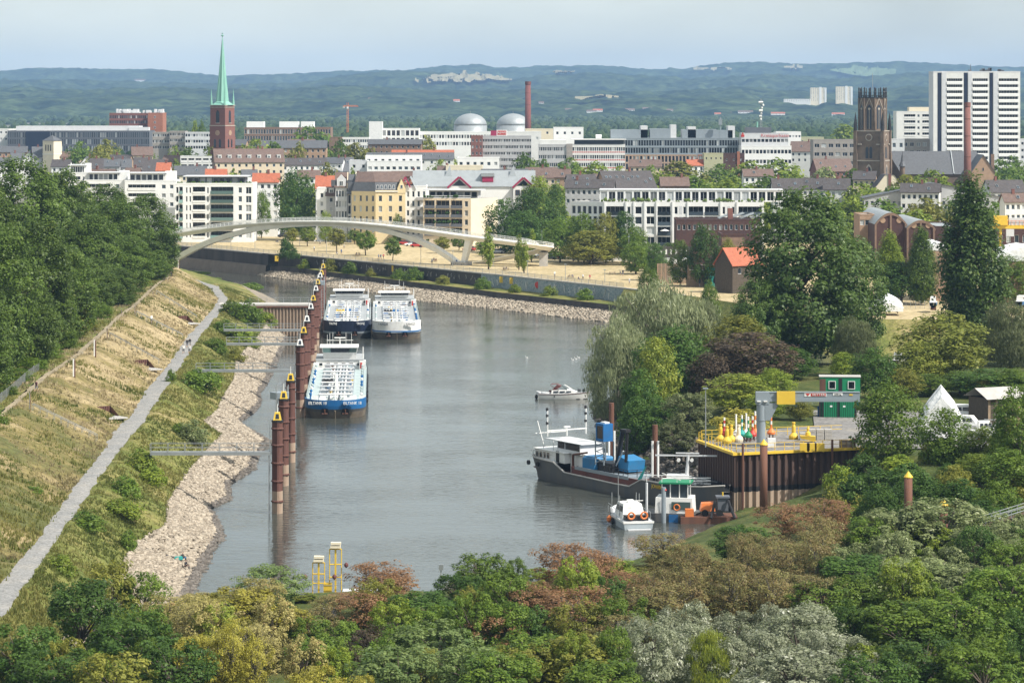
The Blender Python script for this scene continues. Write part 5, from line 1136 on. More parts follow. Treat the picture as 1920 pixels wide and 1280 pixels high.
# red roofed boathouse and huts
house(1372, 1430, 466, 495, 'x', 'tile_red', 'bark', D=735, label='grey boarded hut with a bright red tiled roof', rows=1, cols=2, chim=0, depth=7, group=None, rot=R(35))
e, W, H = site('beach_bar', 'low beach bar with teal and blue walls and grey roof', 1289, 1376, 760, 498, cat='building'); shell(e, W, 5, H, 'wood', 'slate', .1, front=True)
part(e, 'teal_panel', 'teal', lambda b: b.box(-W*.12, W*.16, -.06, -.004, .4, H-.5)); part(e, 'blue_panel', 'blue', lambda b: b.box(W*.17, W*.42, -.06, -.004, .4, H-.5)); part(e, 'counter', 'paint_white', lambda b: b.box(-W*.46, -W*.16, -.5, -.004, H-1.2, H-1.0))
for i, x in enumerate((-.25, -.09, .07, .18)):
 u = empty('closed_parasol', (e.location.x+W*x, e.location.y-2.2, 7), label='closed dark parasol before the beach bar, %s from the left' % ordinal(i+1), cat='parasol', group='closed parasols at the beach bar')
 part(u, 'pole', 'galv', lambda b: b.cyl((0, 0, 0), (0, 0, 3.1), .04, n=6)); part(u, 'folded_canopy', 'navy', lambda b: b.lathe([(.12, 1.0), (.3, 1.3), (.16, 2.6), (.04, 3.2)], n=8))
e, W, H = site('board_fence', 'tall pale board fence beside the beach bar', 1232, 1290, 772, 494, cat='fence')
for i in range(24): part(e, 'board', 'wood' if i % 3 else 'brick_tan', lambda b: b.box(-W/2+i*W/24+.02, -W/2+(i+1)*W/24-.02, 0, .05, 0, H+(.05 if i % 2 else 0)))
e, W, H = site('site_container', 'white site container behind the board fence', 1245, 1288, 790, 485, cat='container'); shell(e, W, 2.6, H, 'paint_white', 'light_grey', .06, front=True); part(e, 'door', 'dark_grey', lambda b: b.box(-W/2+.1, -W/2+.9, -.05, -.004, .6, H-.3))
u = empty('parasol', (xa(1278, 765), 765, 7), label='open white parasol in front of the board fence', cat='parasol'); part(u, 'pole', 'galv', lambda b: b.cyl((0, 0, 0), (0, 0, 2.8), .05, n=6)); part(u, 'canopy', 'canvas', lambda b: b.lathe([(2.3, 2.3), (.08, 3.1)], n=8))
e, W, H = site('garden_wall', 'low grey wall with white panels behind the rubble heap', 1215, 1300, 820, 462, cat='wall'); part(e, 'wall_body', 'wall_dark', lambda b: b.box(-W/2, W/2, 0, .4, 0, H));
for i in range(8): part(e, 'panel', 'white2', lambda b: b.box(-W*.45+i*W*.11, -W*.45+i*W*.11+.5, -.05, -.004, H-2.2, H-.8))
o = rocks('rubble_heap', np.array([(xa(1245, 800)+3.6*math.cos(a)*q, 800+2*math.sin(a)*q, 7+1.9*(1-q)+.1) for a, q in zip(np.random.default_rng(4).uniform(0, 6.28, 500), np.random.default_rng(5).random(500)**.5)]), .35, RM, 9); tag(o, 'heap of grey rubble behind the board fence', 'rubble', kind='stuff')
# ---------------- office and landmark buildings
e, W, H = block('office_block', 'long dark glazed office building on the left with pale roof storey', 14, 280, 2000, 246, 'dark_grey', 30, rows=3, cols=66, fh=4.6, t0=.8, wh=3.6, ww=.95, gl='glass', fr='dark_grey')
part(e, 'roof_storey', 'light_grey', lambda b: (b.box(-W*.45, W*.42, 6, 26, H, H+3.4), b.box(W*.35, W*.49, 4, 12, H, H+2.6)))
part(e, 'glass_corner', 'navy', lambda b: b.box(-W*.37, -W*.2, -.4, -.004, 0, H-.4))
e, W, H = block('pale_hall', 'pale flat roofed hall at the left edge', -40, 16, 2010, 243, 'white2', 30, rows=2, cols=6, fh=4.5)
e, W, H = block('brick_office', 'red brick office tower with white roof machinery left of the spire', 205, 277, 2050, 213, 'brick_red', 26, rows=6, cols=22, fh=3.6, t0=1.3, wh=2.2, ww=1.0, fr='brick_red', gl='glass')
e3, W3, H3 = site('stair_tower', 'plain red brick stair tower at the right end of the brick office', 277, 305, 2046, 213); shell(e3, W3, 22, H3, 'brick_orange', 'gravel_roof', .5, front=True)
for i in range(5): link('window', win_mesh(1.3, 1.5, 'paint_white', 'glass', 1), e3, (-.2, -.03, H3-2.5-i*3.6))
b = MB()
for i in range(34): x = rr_.uniform(-W*.48, W*.85); b.box(x, x+rr_.uniform(.6, 3), 3+rr_.uniform(0, 8), 14, H+.3, H+rr_.uniform(1, 3.2))
b.build('roof_machinery', M['light_grey'], e)
for i, (a, c, yt) in enumerate([(286,318,249), (318,347,247), (347,396,249)]):
 block('office_wing', 'pale grey office wing with window bands left of the spire, %s from the left' % ordinal(i+1), a, c, 1900-i*4, yt, 'taupe' if i < 2 else 'light_grey', 16, rows=3, cols=10, fh=3.9, t0=.7, wh=1.9, ww=1.5, group='office wings left of the spire', gl='glass_dark')
e, W, H = block('factory_office', 'brown framed office with white roof boxes right of the spire', 458, 620, 1900, 240, 'brick_brown', 24, rows=3, cols=32, fh=4.2, t0=.9, wh=3.0, ww=1.25, fr='white2', roof='zinc')
for a, c in ((-.48, -.28), (-.1, .12), (.15, .3)): part(e, 'roof_box', 'white', lambda b: b.box(W*a, W*c, 4, 14, H, H+4))
block('school_wing', 'low white windowed wing with brick end below the white scaffolded tower', 640, 692, 1750, 259, 'white2', 14, rows=2, cols=12, fh=3.6, t0=.8, wh=1.8, ww=1.2);
e, W, H = site('brick_end', 'plain brick end wall of the low windowed wing', 617, 641, 1748, 258); shell(e, W, 14, H, 'brick_brown', 'gravel_roof', .2, front=True)
e, W, H = site('scaffolded_tower', 'white sheeted scaffold tower on the white works building', 692, 717, 1795, 229); shell(e, W, 9, H, 'canvas', 'white', .3, front=True)
block('works_building', 'white works building with large window grid beside the sheeted tower', 716, 786, 1800, 242, 'white', 18, rows=2, cols=8, fh=4.6, t0=.9, wh=3.2, ww=2.0, gl='glass_dark', fr='brick_brown')
block('works_wing', 'long low white works wing with dark window row', 786, 922, 1805, 248, 'white', 16, rows=2, cols=26, fh=4.4, t0=1.6, wh=2.2, ww=1.3, gl='glass_dark')
def dome(px, yt, label):
 D = 2350; e = empty('metal_dome', (xa(px, D), D, 7), label=label, cat='dome', group='silver domed tanks'); zt = za(yt, D)-7; rd = 31/F*D
 part(e, 'drum', 'zinc', lambda b: b.cyl((0, 0, 0), (0, 0, zt-rd*.72), rd, n=32), smooth=True)
 part(e, 'cap', 'zinc', lambda b: b.lathe([(rd*math.cos(t), zt-rd*.72+rd*.72*math.sin(t)) for t in np.linspace(0, 1.5, 10)], n=32), smooth=True)
 part(e, 'finial', 'galv', lambda b: b.cyl((0, 0, zt), (0, 0, zt+2), .15, n=6))
dome(882, 213, 'silver metal dome, left one of the pair'); dome(962, 213, 'silver metal dome next to the tall brick chimney')
def chimney(px, yt, D, r0, r1, m, label, base=7):
 e = empty('brick_chimney', (xa(px, D), D, base), label=label, cat='chimney'); h = za(yt, D)-base
 part(e, 'shaft', m, lambda b: b.lathe([(r0, 0), (r1, h*.96)], n=20), smooth=True); part(e, 'crown_ring', m, lambda b: b.lathe([(r1*1.02, h*.96), (r1*1.12, h*.965), (r1*1.12, h), (r1*.7, h)], n=20))
 for q in (.55, .72, .86): part(e, 'iron_band', 'rust', lambda b: b.lathe([(r0+(r1-r0)*q/.96+.04, h*q), (r0+(r1-r0)*q/.96+.04, h*q+.25)], n=20))
M['brick_chim'] = mat('chimney_brick', (0.20, 0.07, 0.06), 0.9, c2=(0.14, 0.055, 0.05), scale=.6); chimney(990, 153, 2200, 2.6, 2.0, 'brick_chim', 'tall dark red brick chimney beside the silver dome')
chimney(1814, 192, 1150, 1.75, 1.15, 'brick_red', 'red brick chimney in front of the white tower block')
# supermarket office
block('ribbon_office', 'grey office block with white window bands right of the red brick end', 905, 996, 1500, 256, 'grey_wall', 16, rows=6, cols=30, fh=3.3, t0=1.3, wh=1.5, ww=.8, gl='glass_dark')
e, W, H = block('brick_end_block', 'red brick end block below the supermarket sign', 883, 905, 1496, 256, 'brick_red', 16, rows=4, cols=3, fh=3.3, t0=1.3, wh=1.5, ww=.9)
e, W, H = site('sign_box', 'white roof box with a red supermarket sign', 931, 951, 1502, 244, base=za(257, 1502), cat='sign'); shell(e, W, 4, H, 'paint_white', 'white', .05, front=True)
part(e, 'sign_panel', 'red', lambda b: b.box(-W*.4, W*.4, -.12, -.004, H*.3, H*.9)); lettering('REWE', 1.35, M['paint_white'], e, (0, -.16, H*.6), (R(90), 0, 0), sx=1.2)
e, W, H = site('sign_box', 'small crimson roof sign left of the white supermarket sign', 920, 931, 1501, 245, base=za(257, 1501), cat='sign'); shell(e, W, 3, H, 'magenta', 'magenta', .02, front=True)
e, W, H = block('flat_block', 'pale flat roofed blocks behind the supermarket sign', 951, 1015, 1560, 248, 'white2', 18, rows=1, cols=4, t0=2.5)
block('flat_block', 'low beige flat roofed hall right of the tall brick chimney', 985, 1040, 1720, 243, 'cream', 18, rows=1, cols=2)
# red striped office
e, W, H = block('striped_office', 'cream office block with red stripes under the windows', 1073, 1172, 1495, 272, 'white2', 16, rows=4, cols=24, fh=4.0, t0=1.1, wh=2.0, ww=1.0, rot=0.0, gl='glass')
for r_ in range(4): part(e, 'red_band', 'red', lambda b: [b.box(-W/2+W*(i+.12)/24, -W/2+W*(i+.88)/24, -.05, -.004, H-3.9-4*r_, H-3.4-4*r_) for i in range(24)])
part(e, 'roof_slab', 'white2', lambda b: b.box(-W*.52, W*.52, -1.2, 14, H+2.6, H+3.0)); part(e, 'roof_storey', 'glass', lambda b: b.box(-W*.46, W*.48, 2, 12, H, H+2.6)); part(e, 'roof_tank', 'white', lambda b: b.cyl((-W*.05, 5, H+4), (W*.06, 5, H+4), 1.3, n=12))
e, W, H = block('striped_office', 'grey wing of the red striped office', 1010, 1062, 1490, 272, 'grey_wall', 14, rows=4, cols=15, fh=4.0, t0=1.1, wh=1.9, ww=.9); part(e, 'stair_shaft', 'taupe', lambda b: b.box(W/2, W/2+3.1, -.6, 10, 0, H+.5)); part(e, 'roof_storey', 'white2', lambda b: b.box(-W*.45, W*.5, 1, 12, H, H+2.6))
# glass and brick office
e, W, H = block('glass_office', 'dark glass and orange brick office block with grey roof storeys', 1172, 1388, 1500, 260, 'steel_grey', 26, rows=2, cols=44, fh=3.8, t0=.8, wh=2.9, ww=1.15, fr='steel_grey', gl='glass_dark')
facade(e, W*.62, H-8.2, -W/2, -.6, 0, 'brick_tan', rows_cols(W*.62, H-8.2, 3, 20, 3.9, .6, 3.3, 1.35, gl='glass_dark'), 'brick_front')
part(e, 'brick_front_top', 'steel_grey', lambda b: b.box(-W/2, W*.12, -.6, -.004, H-8.2, H-7.9))
facade(e, W*.36, H-8.2, W*.13, -.8, 0, 'brick_orange', rows_cols(W*.36, H-8.2, 3, 7, 3.9, .6, 3.0, 2.3, gl='glass'), 'orange_front')
for a, c, z in ((-.62, -.30, 4.5), (-.36, -.30, 6.5), (-.28, -.1, 5.0), (-.1, -.05, 7), (0.0, .3, 4.6), (.05, .12, 6), (.30, .44, 4.2), (.40, .46, 6.4)): part(e, 'roof_box', 'light_grey' if z > 5.5 else 'steel_grey', lambda b: b.box(W*a, W*c, 5, 18, H, H+z))
part(e, 'radio_mast', 'steel_grey', lambda b: (b.cyl((W*.33, 2, H), (W*.33, 2, H+11), .3, n=6), b.box(W*.33-.9, W*.33+.9, 1.4, 2.6, H+7, H+10)))
block('flat_block', 'white penthouse block with small windows on the glass office roof line', 1038, 1094, 1580, 240, 'white', 14, rows=1, cols=4, t0=2)
e, W, H = block('savings_bank', 'white savings bank building with red lettering on its roof edge', 1390, 1484, 1480, 275, 'white', 18, rows=2, cols=14, fh=5.0, t0=1.6, wh=2.0, ww=1.5, gl='glass_dark')
e, W, H = block('savings_bank', 'upper grey storeys of the savings bank with red lettering', 1390, 1478, 1484, 251, 'light_grey', 14, rows=2, cols=12, fh=4.4, t0=2.6, wh=1.7, ww=1.8, gl='glass_dark')
lettering('Kreissparkasse', 2.4, M['red'], e, (W*.22, -.25, H-.9), (R(90), 0, 0)); part(e, 'logo', 'red', lambda b: (b.cyl((-W*.47, -.2, H+.1), (-W*.47, -.01, H+.1), .45, n=12), b.box(-W*.47-.8, -W*.47+.8, -.2, -.004, H-1.6, H-.4)))
part(e, 'roof_storey', 'dark_grey', lambda b: b.box(-W*.4, W*.15, 3, 10, H, H+3.2)); part(e, 'copper_vent', 'copper', lambda b: b.cyl((-W*.15, 4, H+3.2), (-W*.15, 4, H+6), .45, n=8))
e = empty('radio_mast', (xa(1427, 1800), 1800, 7), label='lattice radio mast with dishes above the savings bank', cat='mast'); h = za(186, 1800)-7
part(e, 'lattice', 'galv', lambda b: [b.cyl((sx*.7, sy*.7, 0), (sx*.35, sy*.35, h), .14, n=5) for sx in (-1, 1) for sy in (-1, 1)]+[b.cyl((-.7, -.7, z), (.7, -.7, z+1.5), .08, n=4) for z in np.arange(0, h-2, 1.5)])
for i in range(7): part(e, 'dish', 'white2', lambda b: b.cyl((rr_.uniform(-1.6, 1.6), -.8, h-2-i*1.7), (rr_.uniform(-1.6, 1.6), -1.1, h-2-i*1.7), .7, n=10))
block('annex', 'plain olive yellow gable block in front of the glass office', 1320, 1356, 1400, 289, 'olive', 12, rows=1, cols=4, t0=1.5, wh=1.1, ww=.7)
e, W, H = block('annex', 'dark brown block with an orange chimney beside the olive block', 1356, 1396, 1405, 289, 'brick_dark', 12, rows=1, cols=3, t0=2.2, wh=1, ww=.8); part(e, 'chimney', 'brick_orange', lambda b: b.box(W*.15, W*.28, -.4, 1.2, 0, H+1.2))
e, W, H = block('grey_office', 'grey concrete office block left of the dark church tower', 1525, 1604, 1560, 263, 'taupe', 16, rows=4, cols=6, fh=4.6, t0=1.9, wh=2.0, ww=2.6, gl='glass_dark')
block('flat_block', 'low white hall behind the grey concrete office', 1455, 1502, 1950, 248, 'white', 18, rows=1, cols=8, t0=2)
block('flat_block', 'low green roofed hall behind the savings bank', 1480, 1545, 2050, 258, 'olive', 18, rows=1, cols=4, t0=2, roof='copper')
# white tower block
e, W, H = site('tower_block', 'white slab tower block with dark vertical slots at the right', 1750, 1913, 1467, 136)
ops = []
for a, c in ((.155, .335), (.452, .628), (.752, .975)):
 for r_ in range(15): ops.append(('log', W*a, W*c, H-4.6-r_*3.0, H-3.0-r_*3.0, dict(d=1.2, gl='glass_dark', fr='paint_white', nm=7, rh=.2)))
facade(e, W, H, -W/2, 0, 0, 'white2', ops, 'front_wall'); shell(e, W, 16, H, 'light_grey', 'gravel_roof', .6)
for a, c in ((.048, .092), (.35, .395), (.645, .685)): part(e, 'dark_slot', 'navy', lambda b: b.box(-W/2+W*a, -W/2+W*c, -.06, -.004, 0, H-.2))
for a, c in ((.095, .15), (.40, .445), (.69, .745)): part(e, 'grey_strip', 'light_grey', lambda b: b.box(-W/2+W*a, -W/2+W*c, -.3, -.004, 0, H))
for r_ in range(15): part(e, 'balcony_band', 'white', lambda b: [b.box(-W/2+W*a, -W/2+W*c, -.55, -.01, H-6.0-r_*3, H-4.75-r_*3) for a, c in ((.152, .338), (.449, .631), (.749, .978))])
b = MB()
for i in range(14): x = rr_.uniform(-W*.1, W*.32); b.box(x, x+rr_.uniform(.4, 1.6), 5, 7, H+.3, H+rr_.uniform(.8, 2.4))
b.cyl((-W*.05, 6, H), (-W*.05, 6, H+4), .15, n=5); b.build('roof_machinery', M['dark_grey'], e)
e, W, H = site('apartment_block', 'white balconied apartment slab left of the tower block', 1681, 1752, 1600, 210)
facade(e, W, H, -W/2, 0, 0, 'white2', loggia_ops(W, H, 5, 3.3, 1.0, [('log', .2, .5, 2.0, .3, dict(d=1.6, gl='glass_dark', rail='paint_white', rh=.7)), ('win', .55, .61, 1.4, .4, {}), ('log', .68, .88, 2.0, .3, dict(d=1.6, gl='glass_dark', rail='paint_white', rh=.7)), ('win', .92, .97, 1.4, .4, {})]), 'front_wall'); shell(e, W, 14, H, 'white2', 'gravel_roof'); part(e, 'roof_storey', 'cream', lambda b: b.box(W*-.15, W*.5, 3, 10, H, H+2.6))
block('grey_office', 'taupe office wing between the church and the tower block', 1668, 1752, 1480, 262, 'taupe', 14, rows=3, cols=7, fh=3.9, t0=1.4, wh=2.0, ww=2.0, gl='glass_dark')
e, W, H = block('grey_office', 'pale stair wing next to the dark church tower', 1670, 1696, 1440, 262, 'light_grey', 10, rows=3, cols=2, fh=3.9, t0=1.6, wh=2.2, ww=1.6)
e, W, H = block('flat_block', 'grey block at the right edge behind the tower block', 1911, 1960, 1500, 262, 'light_grey', 14, rows=3, cols=4, fh=3.5)
# far twin towers
for px0, px1, yt, lab in [(1520,1549,165,'far pink and white high rise, left one of the twins'), (1568,1598,163,'far pink and white high rise, right one of the twins')]:
 e, W, H = block('far_high_rise', lab, px0, px1, 7250, yt, 'cream', 18, base=za(198, 7250), rows=10, cols=8, fh=3.1, t0=2, wh=1.6, ww=1.7, group='far high rises')
 part(e, 'white_strip', 'paint_white', lambda b: (b.box(W*.05, W*.2, -.8, -.01, 0, H+2), b.box(W*.4, W*.52, -.8, -.01, 0, H)))
block('far_slab', 'far pale apartment slab left of the twin high rises', 1470, 1520, 7240, 186, 'white2', 14, base=za(198, 7240), rows=2, cols=12, fh=3.0, t0=1, wh=1.5, ww=1.6)
for i, (a, c, yt) in enumerate([(1340,1352,213), (1355,1372,212), (1384,1412,209), (1446,1472,212), (1170,1190,205), (1205,1228,203), (1112,1130,206), (1060,1085,205), (690,700,185), (850,862,188), (252,272,150), (1100,1118,208), (1560,1584,213), (1010,1020,192), (1250,1262,206)]):
 D = float(np.interp(yt+3, [190, 198, 205, 216], [7450, 7200, 7060, 6900])) if yt > 180 else 13500
 house(a, c, yt-1.5, yt+1, 'x', 'tile_red' if i % 3 == 0 else 'tile_brown', 'white', D=D, base=za(yt+4, D), rows=1, cols=4, chim=0, depth=12, name='far_house', group='far houses on the wooded plain', desc='pale house among the far woods')
e = empty('tower_crane', (xa(652, 3000), 3000, 7), label='orange tower crane far behind the town', cat='crane'); h = za(200, 3000)-7
part(e, 'mast', 'orange', lambda b: [b.cyl((sx*.8, sy*.8, 0), (sx*.8, sy*.8, h+4), .2, n=4) for sx in (-1, 1) for sy in (-1, 1)]+[b.cyl((-.8, -.8, z), (.8, -.8, z+1.6), .14, n=4) for z in np.arange(0, h, 1.6)])
part(e, 'jib', 'orange', lambda b: (b.box(-5, 11, -.5, .5, h, h+.5), b.box(-4, 10, -.3, .3, h+1, h+1.3), [b.cyl((x, 0, h), (x+1, 0, h+1.2), .15, n=4) for x in range(-4, 10)])); part(e, 'counterweight', 'concrete', lambda b: b.box(-5, -3, -.8, .8, h-1.6, h)); part(e, 'cab', 'white', lambda b: b.box(-.9, .9, -1.6, 0, h-2.2, h-.1))
# ---------------- churches
def lancet(b, x, y, z0, w, h, m=0, n=8, sx=1):
 """pointed arch panel facing -y"""
 pts = [(x-w/2, y, z0), (x+w/2, y, z0)]; s = h-w*.9
 for i in range(n+1): t = i/n*R(62); pts.append((x-w/2+w*math.cos(t), y, z0+s+w*math.sin(t)))
 for i in range(n, -1, -1): t = i/n*R(62); pts.append((x+w/2-w*math.cos(t), y, z0+s+w*math.sin(t)))
 b.poly(pts, m)
D = 1500; e = empty('church_tower', (xa(417, D), D, 7), R(-27), 'red brick church tower with a tall green copper spire', 'church')
a = 4.45; zt = za(197, D)-7; zm = za(236, D)-7; tip = za(66, D)-7
part(e, 'shaft', 'brick_brick' if 'brick_brick' in M else 'brick_red', lambda b: (b.box(-a-.2, a+.2, -a-.2, a+.2, 0, zm), b.box(-a, a, -a, a, zm, zt)))
part(e, 'cornice', 'stone_trim', lambda b: (b.box(-a-.35, a+.35, -a-.35, a+.35, zm-.15, zm+.3), b.box(-a-.3, a+.3, -a-.3, a+.3, zt-.4, zt)))
for k in range(4):
 f = part(e, 'belfry_window', 'glass_dark', lambda b: lancet(b, 0, -a-.04, zm+1.5, 2.1, 6.6)); f.rotation_euler = (0, 0, k*math.pi/2)
 f = part(e, 'window_sill', 'stone_trim', lambda b: b.box(-1.2, 1.2, -a-.3, -a-.003, zm+1.2, zm+1.5)); f.rotation_euler = (0, 0, k*math.pi/2)
 f = part(e, 'clock_face', 'brick_tan', lambda b: (b.cyl((0, -a-.32, zm-3.6), (0, -a-.21, zm-3.6), 1.35, n=20), b.box(-.08, .08, -a-.36, -a-.3, zm-3.6, zm-2.6))); f.rotation_euler = (0, 0, k*math.pi/2)
 for x in (-1.5, 1.5): f = part(e, 'lancet_window', 'glass_dark', lambda b: lancet(b, x, -a-.24, zm-11, 1.3, 4.4)); f.rotation_euler = (0, 0, k*math.pi/2)
 f = part(e, 'corbel_frieze', 'stone_trim', lambda b: [b.box(-a+.3+i*.8, -a+.7+i*.8, -a-.18, -a-.003, zt-1.5, zt-.9) for i in range(11)]); f.rotation_euler = (0, 0, k*math.pi/2)
 f = part(e, 'corner_pinnacle', 'copper', lambda b: b.lathe([(.7, zt), (.62, zt+1), (.05, zt+8.2)], (a-.4, a-.4, 0), 6)); f.rotation_euler = (0, 0, k*math.pi/2)
part(e, 'spire_skirt', 'copper', lambda b: b.loft([[(a*.99*math.cos(R(22.5+45*i))*1.3*(1 if i % 1 else 1), a*.99*math.sin(R(22.5+45*i))*1.3, zt+.02) for i in range(8)], [(3.3*math.cos(R(22.5+45*i)), 3.3*math.sin(R(22.5+45*i)), zt+1.8) for i in range(8)]], close=True))
part(e, 'spire', 'copper', lambda b: b.loft([[((3.3 if i % 2 else 2.75)*math.cos(R(22.5*i)), (3.3 if i % 2 else 2.75)*math.sin(R(22.5*i)), zt+1.8) for i in range(16)], [(2.1*math.cos(R(22.5*i))*(1 if i % 2 else .86), 2.1*math.sin(R(22.5*i))*(1 if i % 2 else .86), zt+14) for i in range(16)], [(.16*math.cos(R(22.5*i)), .16*math.sin(R(22.5*i)), tip-1) for i in range(16)]], close=True))
part(e, 'spire_cross', 'copper', lambda b: (b.cyl((0, 0, tip-1.2), (0, 0, tip+1.4), .12, n=5), b.lathe([(.1, tip-.9), (.75, tip-.4), (.75, tip-.1), (.1, tip+.2)], n=10), b.box(-.6, .6, -.1, .1, tip+.6, tip+.8)))
# dark octagonal tower
D = 1250; e = empty('church_tower', (xa(1636, D), D, 7), R(-22), 'dark sandstone gothic church tower with an octagonal top and pinnacle crown', 'church'); Q = lambda y: za(y, D)-7
a = 5.9; z1, z2, z3, z4 = Q(301), Q(247), Q(184), Q(165)
part(e, 'shaft', 'stone_brown', lambda b: (b.box(-a-.25, a+.25, -a-.25, a+.25, 0, z1), b.box(-a, a, -a, a, z1, z2+.2)))
part(e, 'string_course', 'stone_trim', lambda b: (b.box(-a-.4, a+.4, -a-.4, a+.4, z1-.2, z1+.2), b.box(-a-.2, a+.2, -a-.2, a+.2, z2+.1, z2+.5)))
r8 = 5.75; oc = [(r8*math.cos(R(22.5+45*i)), r8*math.sin(R(22.5+45*i))) for i in range(8)]
part(e, 'octagon', 'stone_brown', lambda b: b.prism(oc, z2, z3)); part(e, 'gallery', 'black', lambda b: (b.prism([(x*1.07, y*1.07) for x, y in oc], z3, z3+.35), [b.cyl((oc[i][0]*1.05, oc[i][1]*1.05, z3+1.1), (oc[(i+1) % 8][0]*1.05, oc[(i+1) % 8][1]*1.05, z3+1.1), .13, n=5) for i in range(8)], [b.cyl((oc[i][0]*(1-q)+oc[(i+1) % 8][0]*q, oc[i][1]*(1-q)+oc[(i+1) % 8][1]*q, z3+.3), (oc[i][0]*(1-q)+oc[(i+1) % 8][0]*q, oc[i][1]*(1-q)+oc[(i+1) % 8][1]*q, z3+1.1), .1, n=4) for i in range(8) for q in (.2, .4, .6, .8)]))
ap = r8*math.cos(R(22.5))
for k in range(8):
 for nm, mm, fn in (('tower_window', 'glass_dark', lambda b: lancet(b, 0, -ap-.05, z2+1.2, 2.0, 10.4)), ('window_tracery', 'stone_trim', lambda b: (b.box(-.09, .09, -ap-.14, -ap-.06, z2+1.2, z2+9.4), b.cyl((0, -ap-.14, z2+9.7), (0, -ap-.06, z2+9.7), .5, n=10))), ('gablet', 'stone_trim', lambda b: [b.cyl((s*2.15, -ap-.15, z3-5.2), (0, -ap-.15, z3-.2), .16, n=4) for s in (-1, 1)]), ('edge_shaft', 'stone_brown', lambda b: b.cyl((2.38, -ap-.1, z2), (2.38, -ap-.1, z3), .3, n=6)), ('pinnacle', 'black', lambda b: b.lathe([(.42, z3+.3), (.34, z3+2.2), (.5, z3+2.4), (.3, z3+2.8), (.26, z4-.6), (.4, z4-.4), (.1, z4+.3)], (2.35, -ap, 0), 6)), ('pinnacle', 'black', lambda b: b.lathe([(.34, z3+.3), (.28, z3+2.2), (.4, z3+2.4), (.22, z3+2.8), (.2, z4-.8), (.32, z4-.6), (.1, z4)], (0, -ap, 0), 6))):
  f = part(e, nm, mm, fn); f.rotation_euler = (0, 0, k*math.pi/4)
for k in range(4):
 for nm, mm, fn in (('corner_buttress', 'stone_brown', lambda b: (b.box(a-.9, a+.9, a-.9, a+.9, 0, z1+3), b.box(a-.7, a+.7, a-.7, a+.7, z1+3, z2+.6))), ('corner_spirelet', 'black', lambda b: b.lathe([(.85, z2+.5), (.7, z2+3), (.8, z2+3.2), (.05, z2+8.2)], (a, a, 0), 8)), ('buttress_cap', 'stone_trim', lambda b: [b.box(s*(a-1.9)-.8, s*(a-1.9)+.8, -a-.45, -a-.003, z2-5.6, z2-5.1) for s in (-1, 1)]),
  ('clock_face', 'stone_trim', lambda b: (b.cyl((0, -a-.2, z2-2.4), (0, -a-.003, z2-2.4), 1.5, n=20))), ('clock_dial', 'stone_brown', lambda b: (b.cyl((0, -a-.24, z2-2.4), (0, -a-.2, z2-2.4), 1.15, n=20), b.box(-.1, .1, -a-.28, -a-.24, z2-2.4, z2-1.5), b.box(0, .7, -a-.28, -a-.24, z2-2.5, z2-2.3))),
  ('twin_window', 'glass_dark', lambda b: [lancet(b, s*.85, -a-.05, z1+1.0, 1.2, 5.0) for s in (-1, 1)]), ('niche_window', 'stone_trim', lambda b: lancet(b, 0, -a-.29, z1-6.4, 2.6, 5.0)), ('niche', 'glass_dark', lambda b: lancet(b, 0, -a-.34, z1-6.4, 1.7, 4.0))):
  f = part(e, nm, mm, fn); f.rotation_euler = (0, 0, k*math.pi/2)
part(e, 'flagpole', 'galv', lambda b: b.cyl((0, 0, z3), (0, 0, Q(137)), .1, n=6))
e, W, H = site('church_nave', 'long slate roofed church nave right of the dark tower', 1668, 1862, 1262, 326, cat='church'); shell(e, W, 18, H, 'stone_brown', 'slate', .1, front=True)
part(e, 'roof', 'slate', lambda b: b.loft([[(-W/2, -.6, H-.2), (W/2+.5, -.6, H-.2)], [(-W/2, 9, H+9.6), (W/2-6, 9, H+9.6)], [(-W/2, 18.6, H-.2), (W/2+.5, 18.6, H-.2)]])); part(e, 'hip', 'slate', lambda b: b.poly([(W/2+.5, -.6, H-.2), (W/2+.5, 18.6, H-.2), (W/2-6, 9, H+9.6)]))
part(e, 'lead_strip', 'zinc', lambda b: b.cyl((W*.12, -.6, H), (W*.12, 8.8, H+9.8), .25, n=4))
part(e, 'west_gable', 'stone_brown', lambda b: b.poly([(-W/2-.1, -.5, 0), (-W/2+4, -3, 0), (-W/2+4, -3, H+1), (-W/2, -.5, H+8)]));
e = empty('stair_turret', (xa(1692, 1252), 1252, 7), label='slim turret with a slate spirelet between tower and nave', cat='turret'); q = za(312, 1252)-7; q2 = za(283, 1252)-7
part(e, 'shaft', 'stone_brown', lambda b: b.lathe([(1.1, 0), (1.1, q)], n=8)); part(e, 'spirelet', 'slate', lambda b: b.lathe([(1.6, q), (.7, q+2), (.04, q2)], n=8))
e, W, H = site('church_gable', 'tan brick church gable behind the red brick chimney', 1822, 1865, 1246, 322, cat='church'); ris = (322-291)/F*1246
part(e, 'front_wall', 'brick_tan', lambda b: b.poly([(-W/2, 0, 0), (W/2, 0, 0), (W/2, 0, H), (0, 0, H+ris), (-W/2, 0, H)])); gable_roof(e, W, 16, H, ris, 'y', 'slate'); link('window', win_mesh(.7, 1.4, 'stone_trim', 'glass_dark', 1), e, (0, -.03, H+1)); part(e, 'chimney', 'brick_brown', lambda b: b.box(W*.36, W*.5, 1, 2.4, H, H+ris+.4))
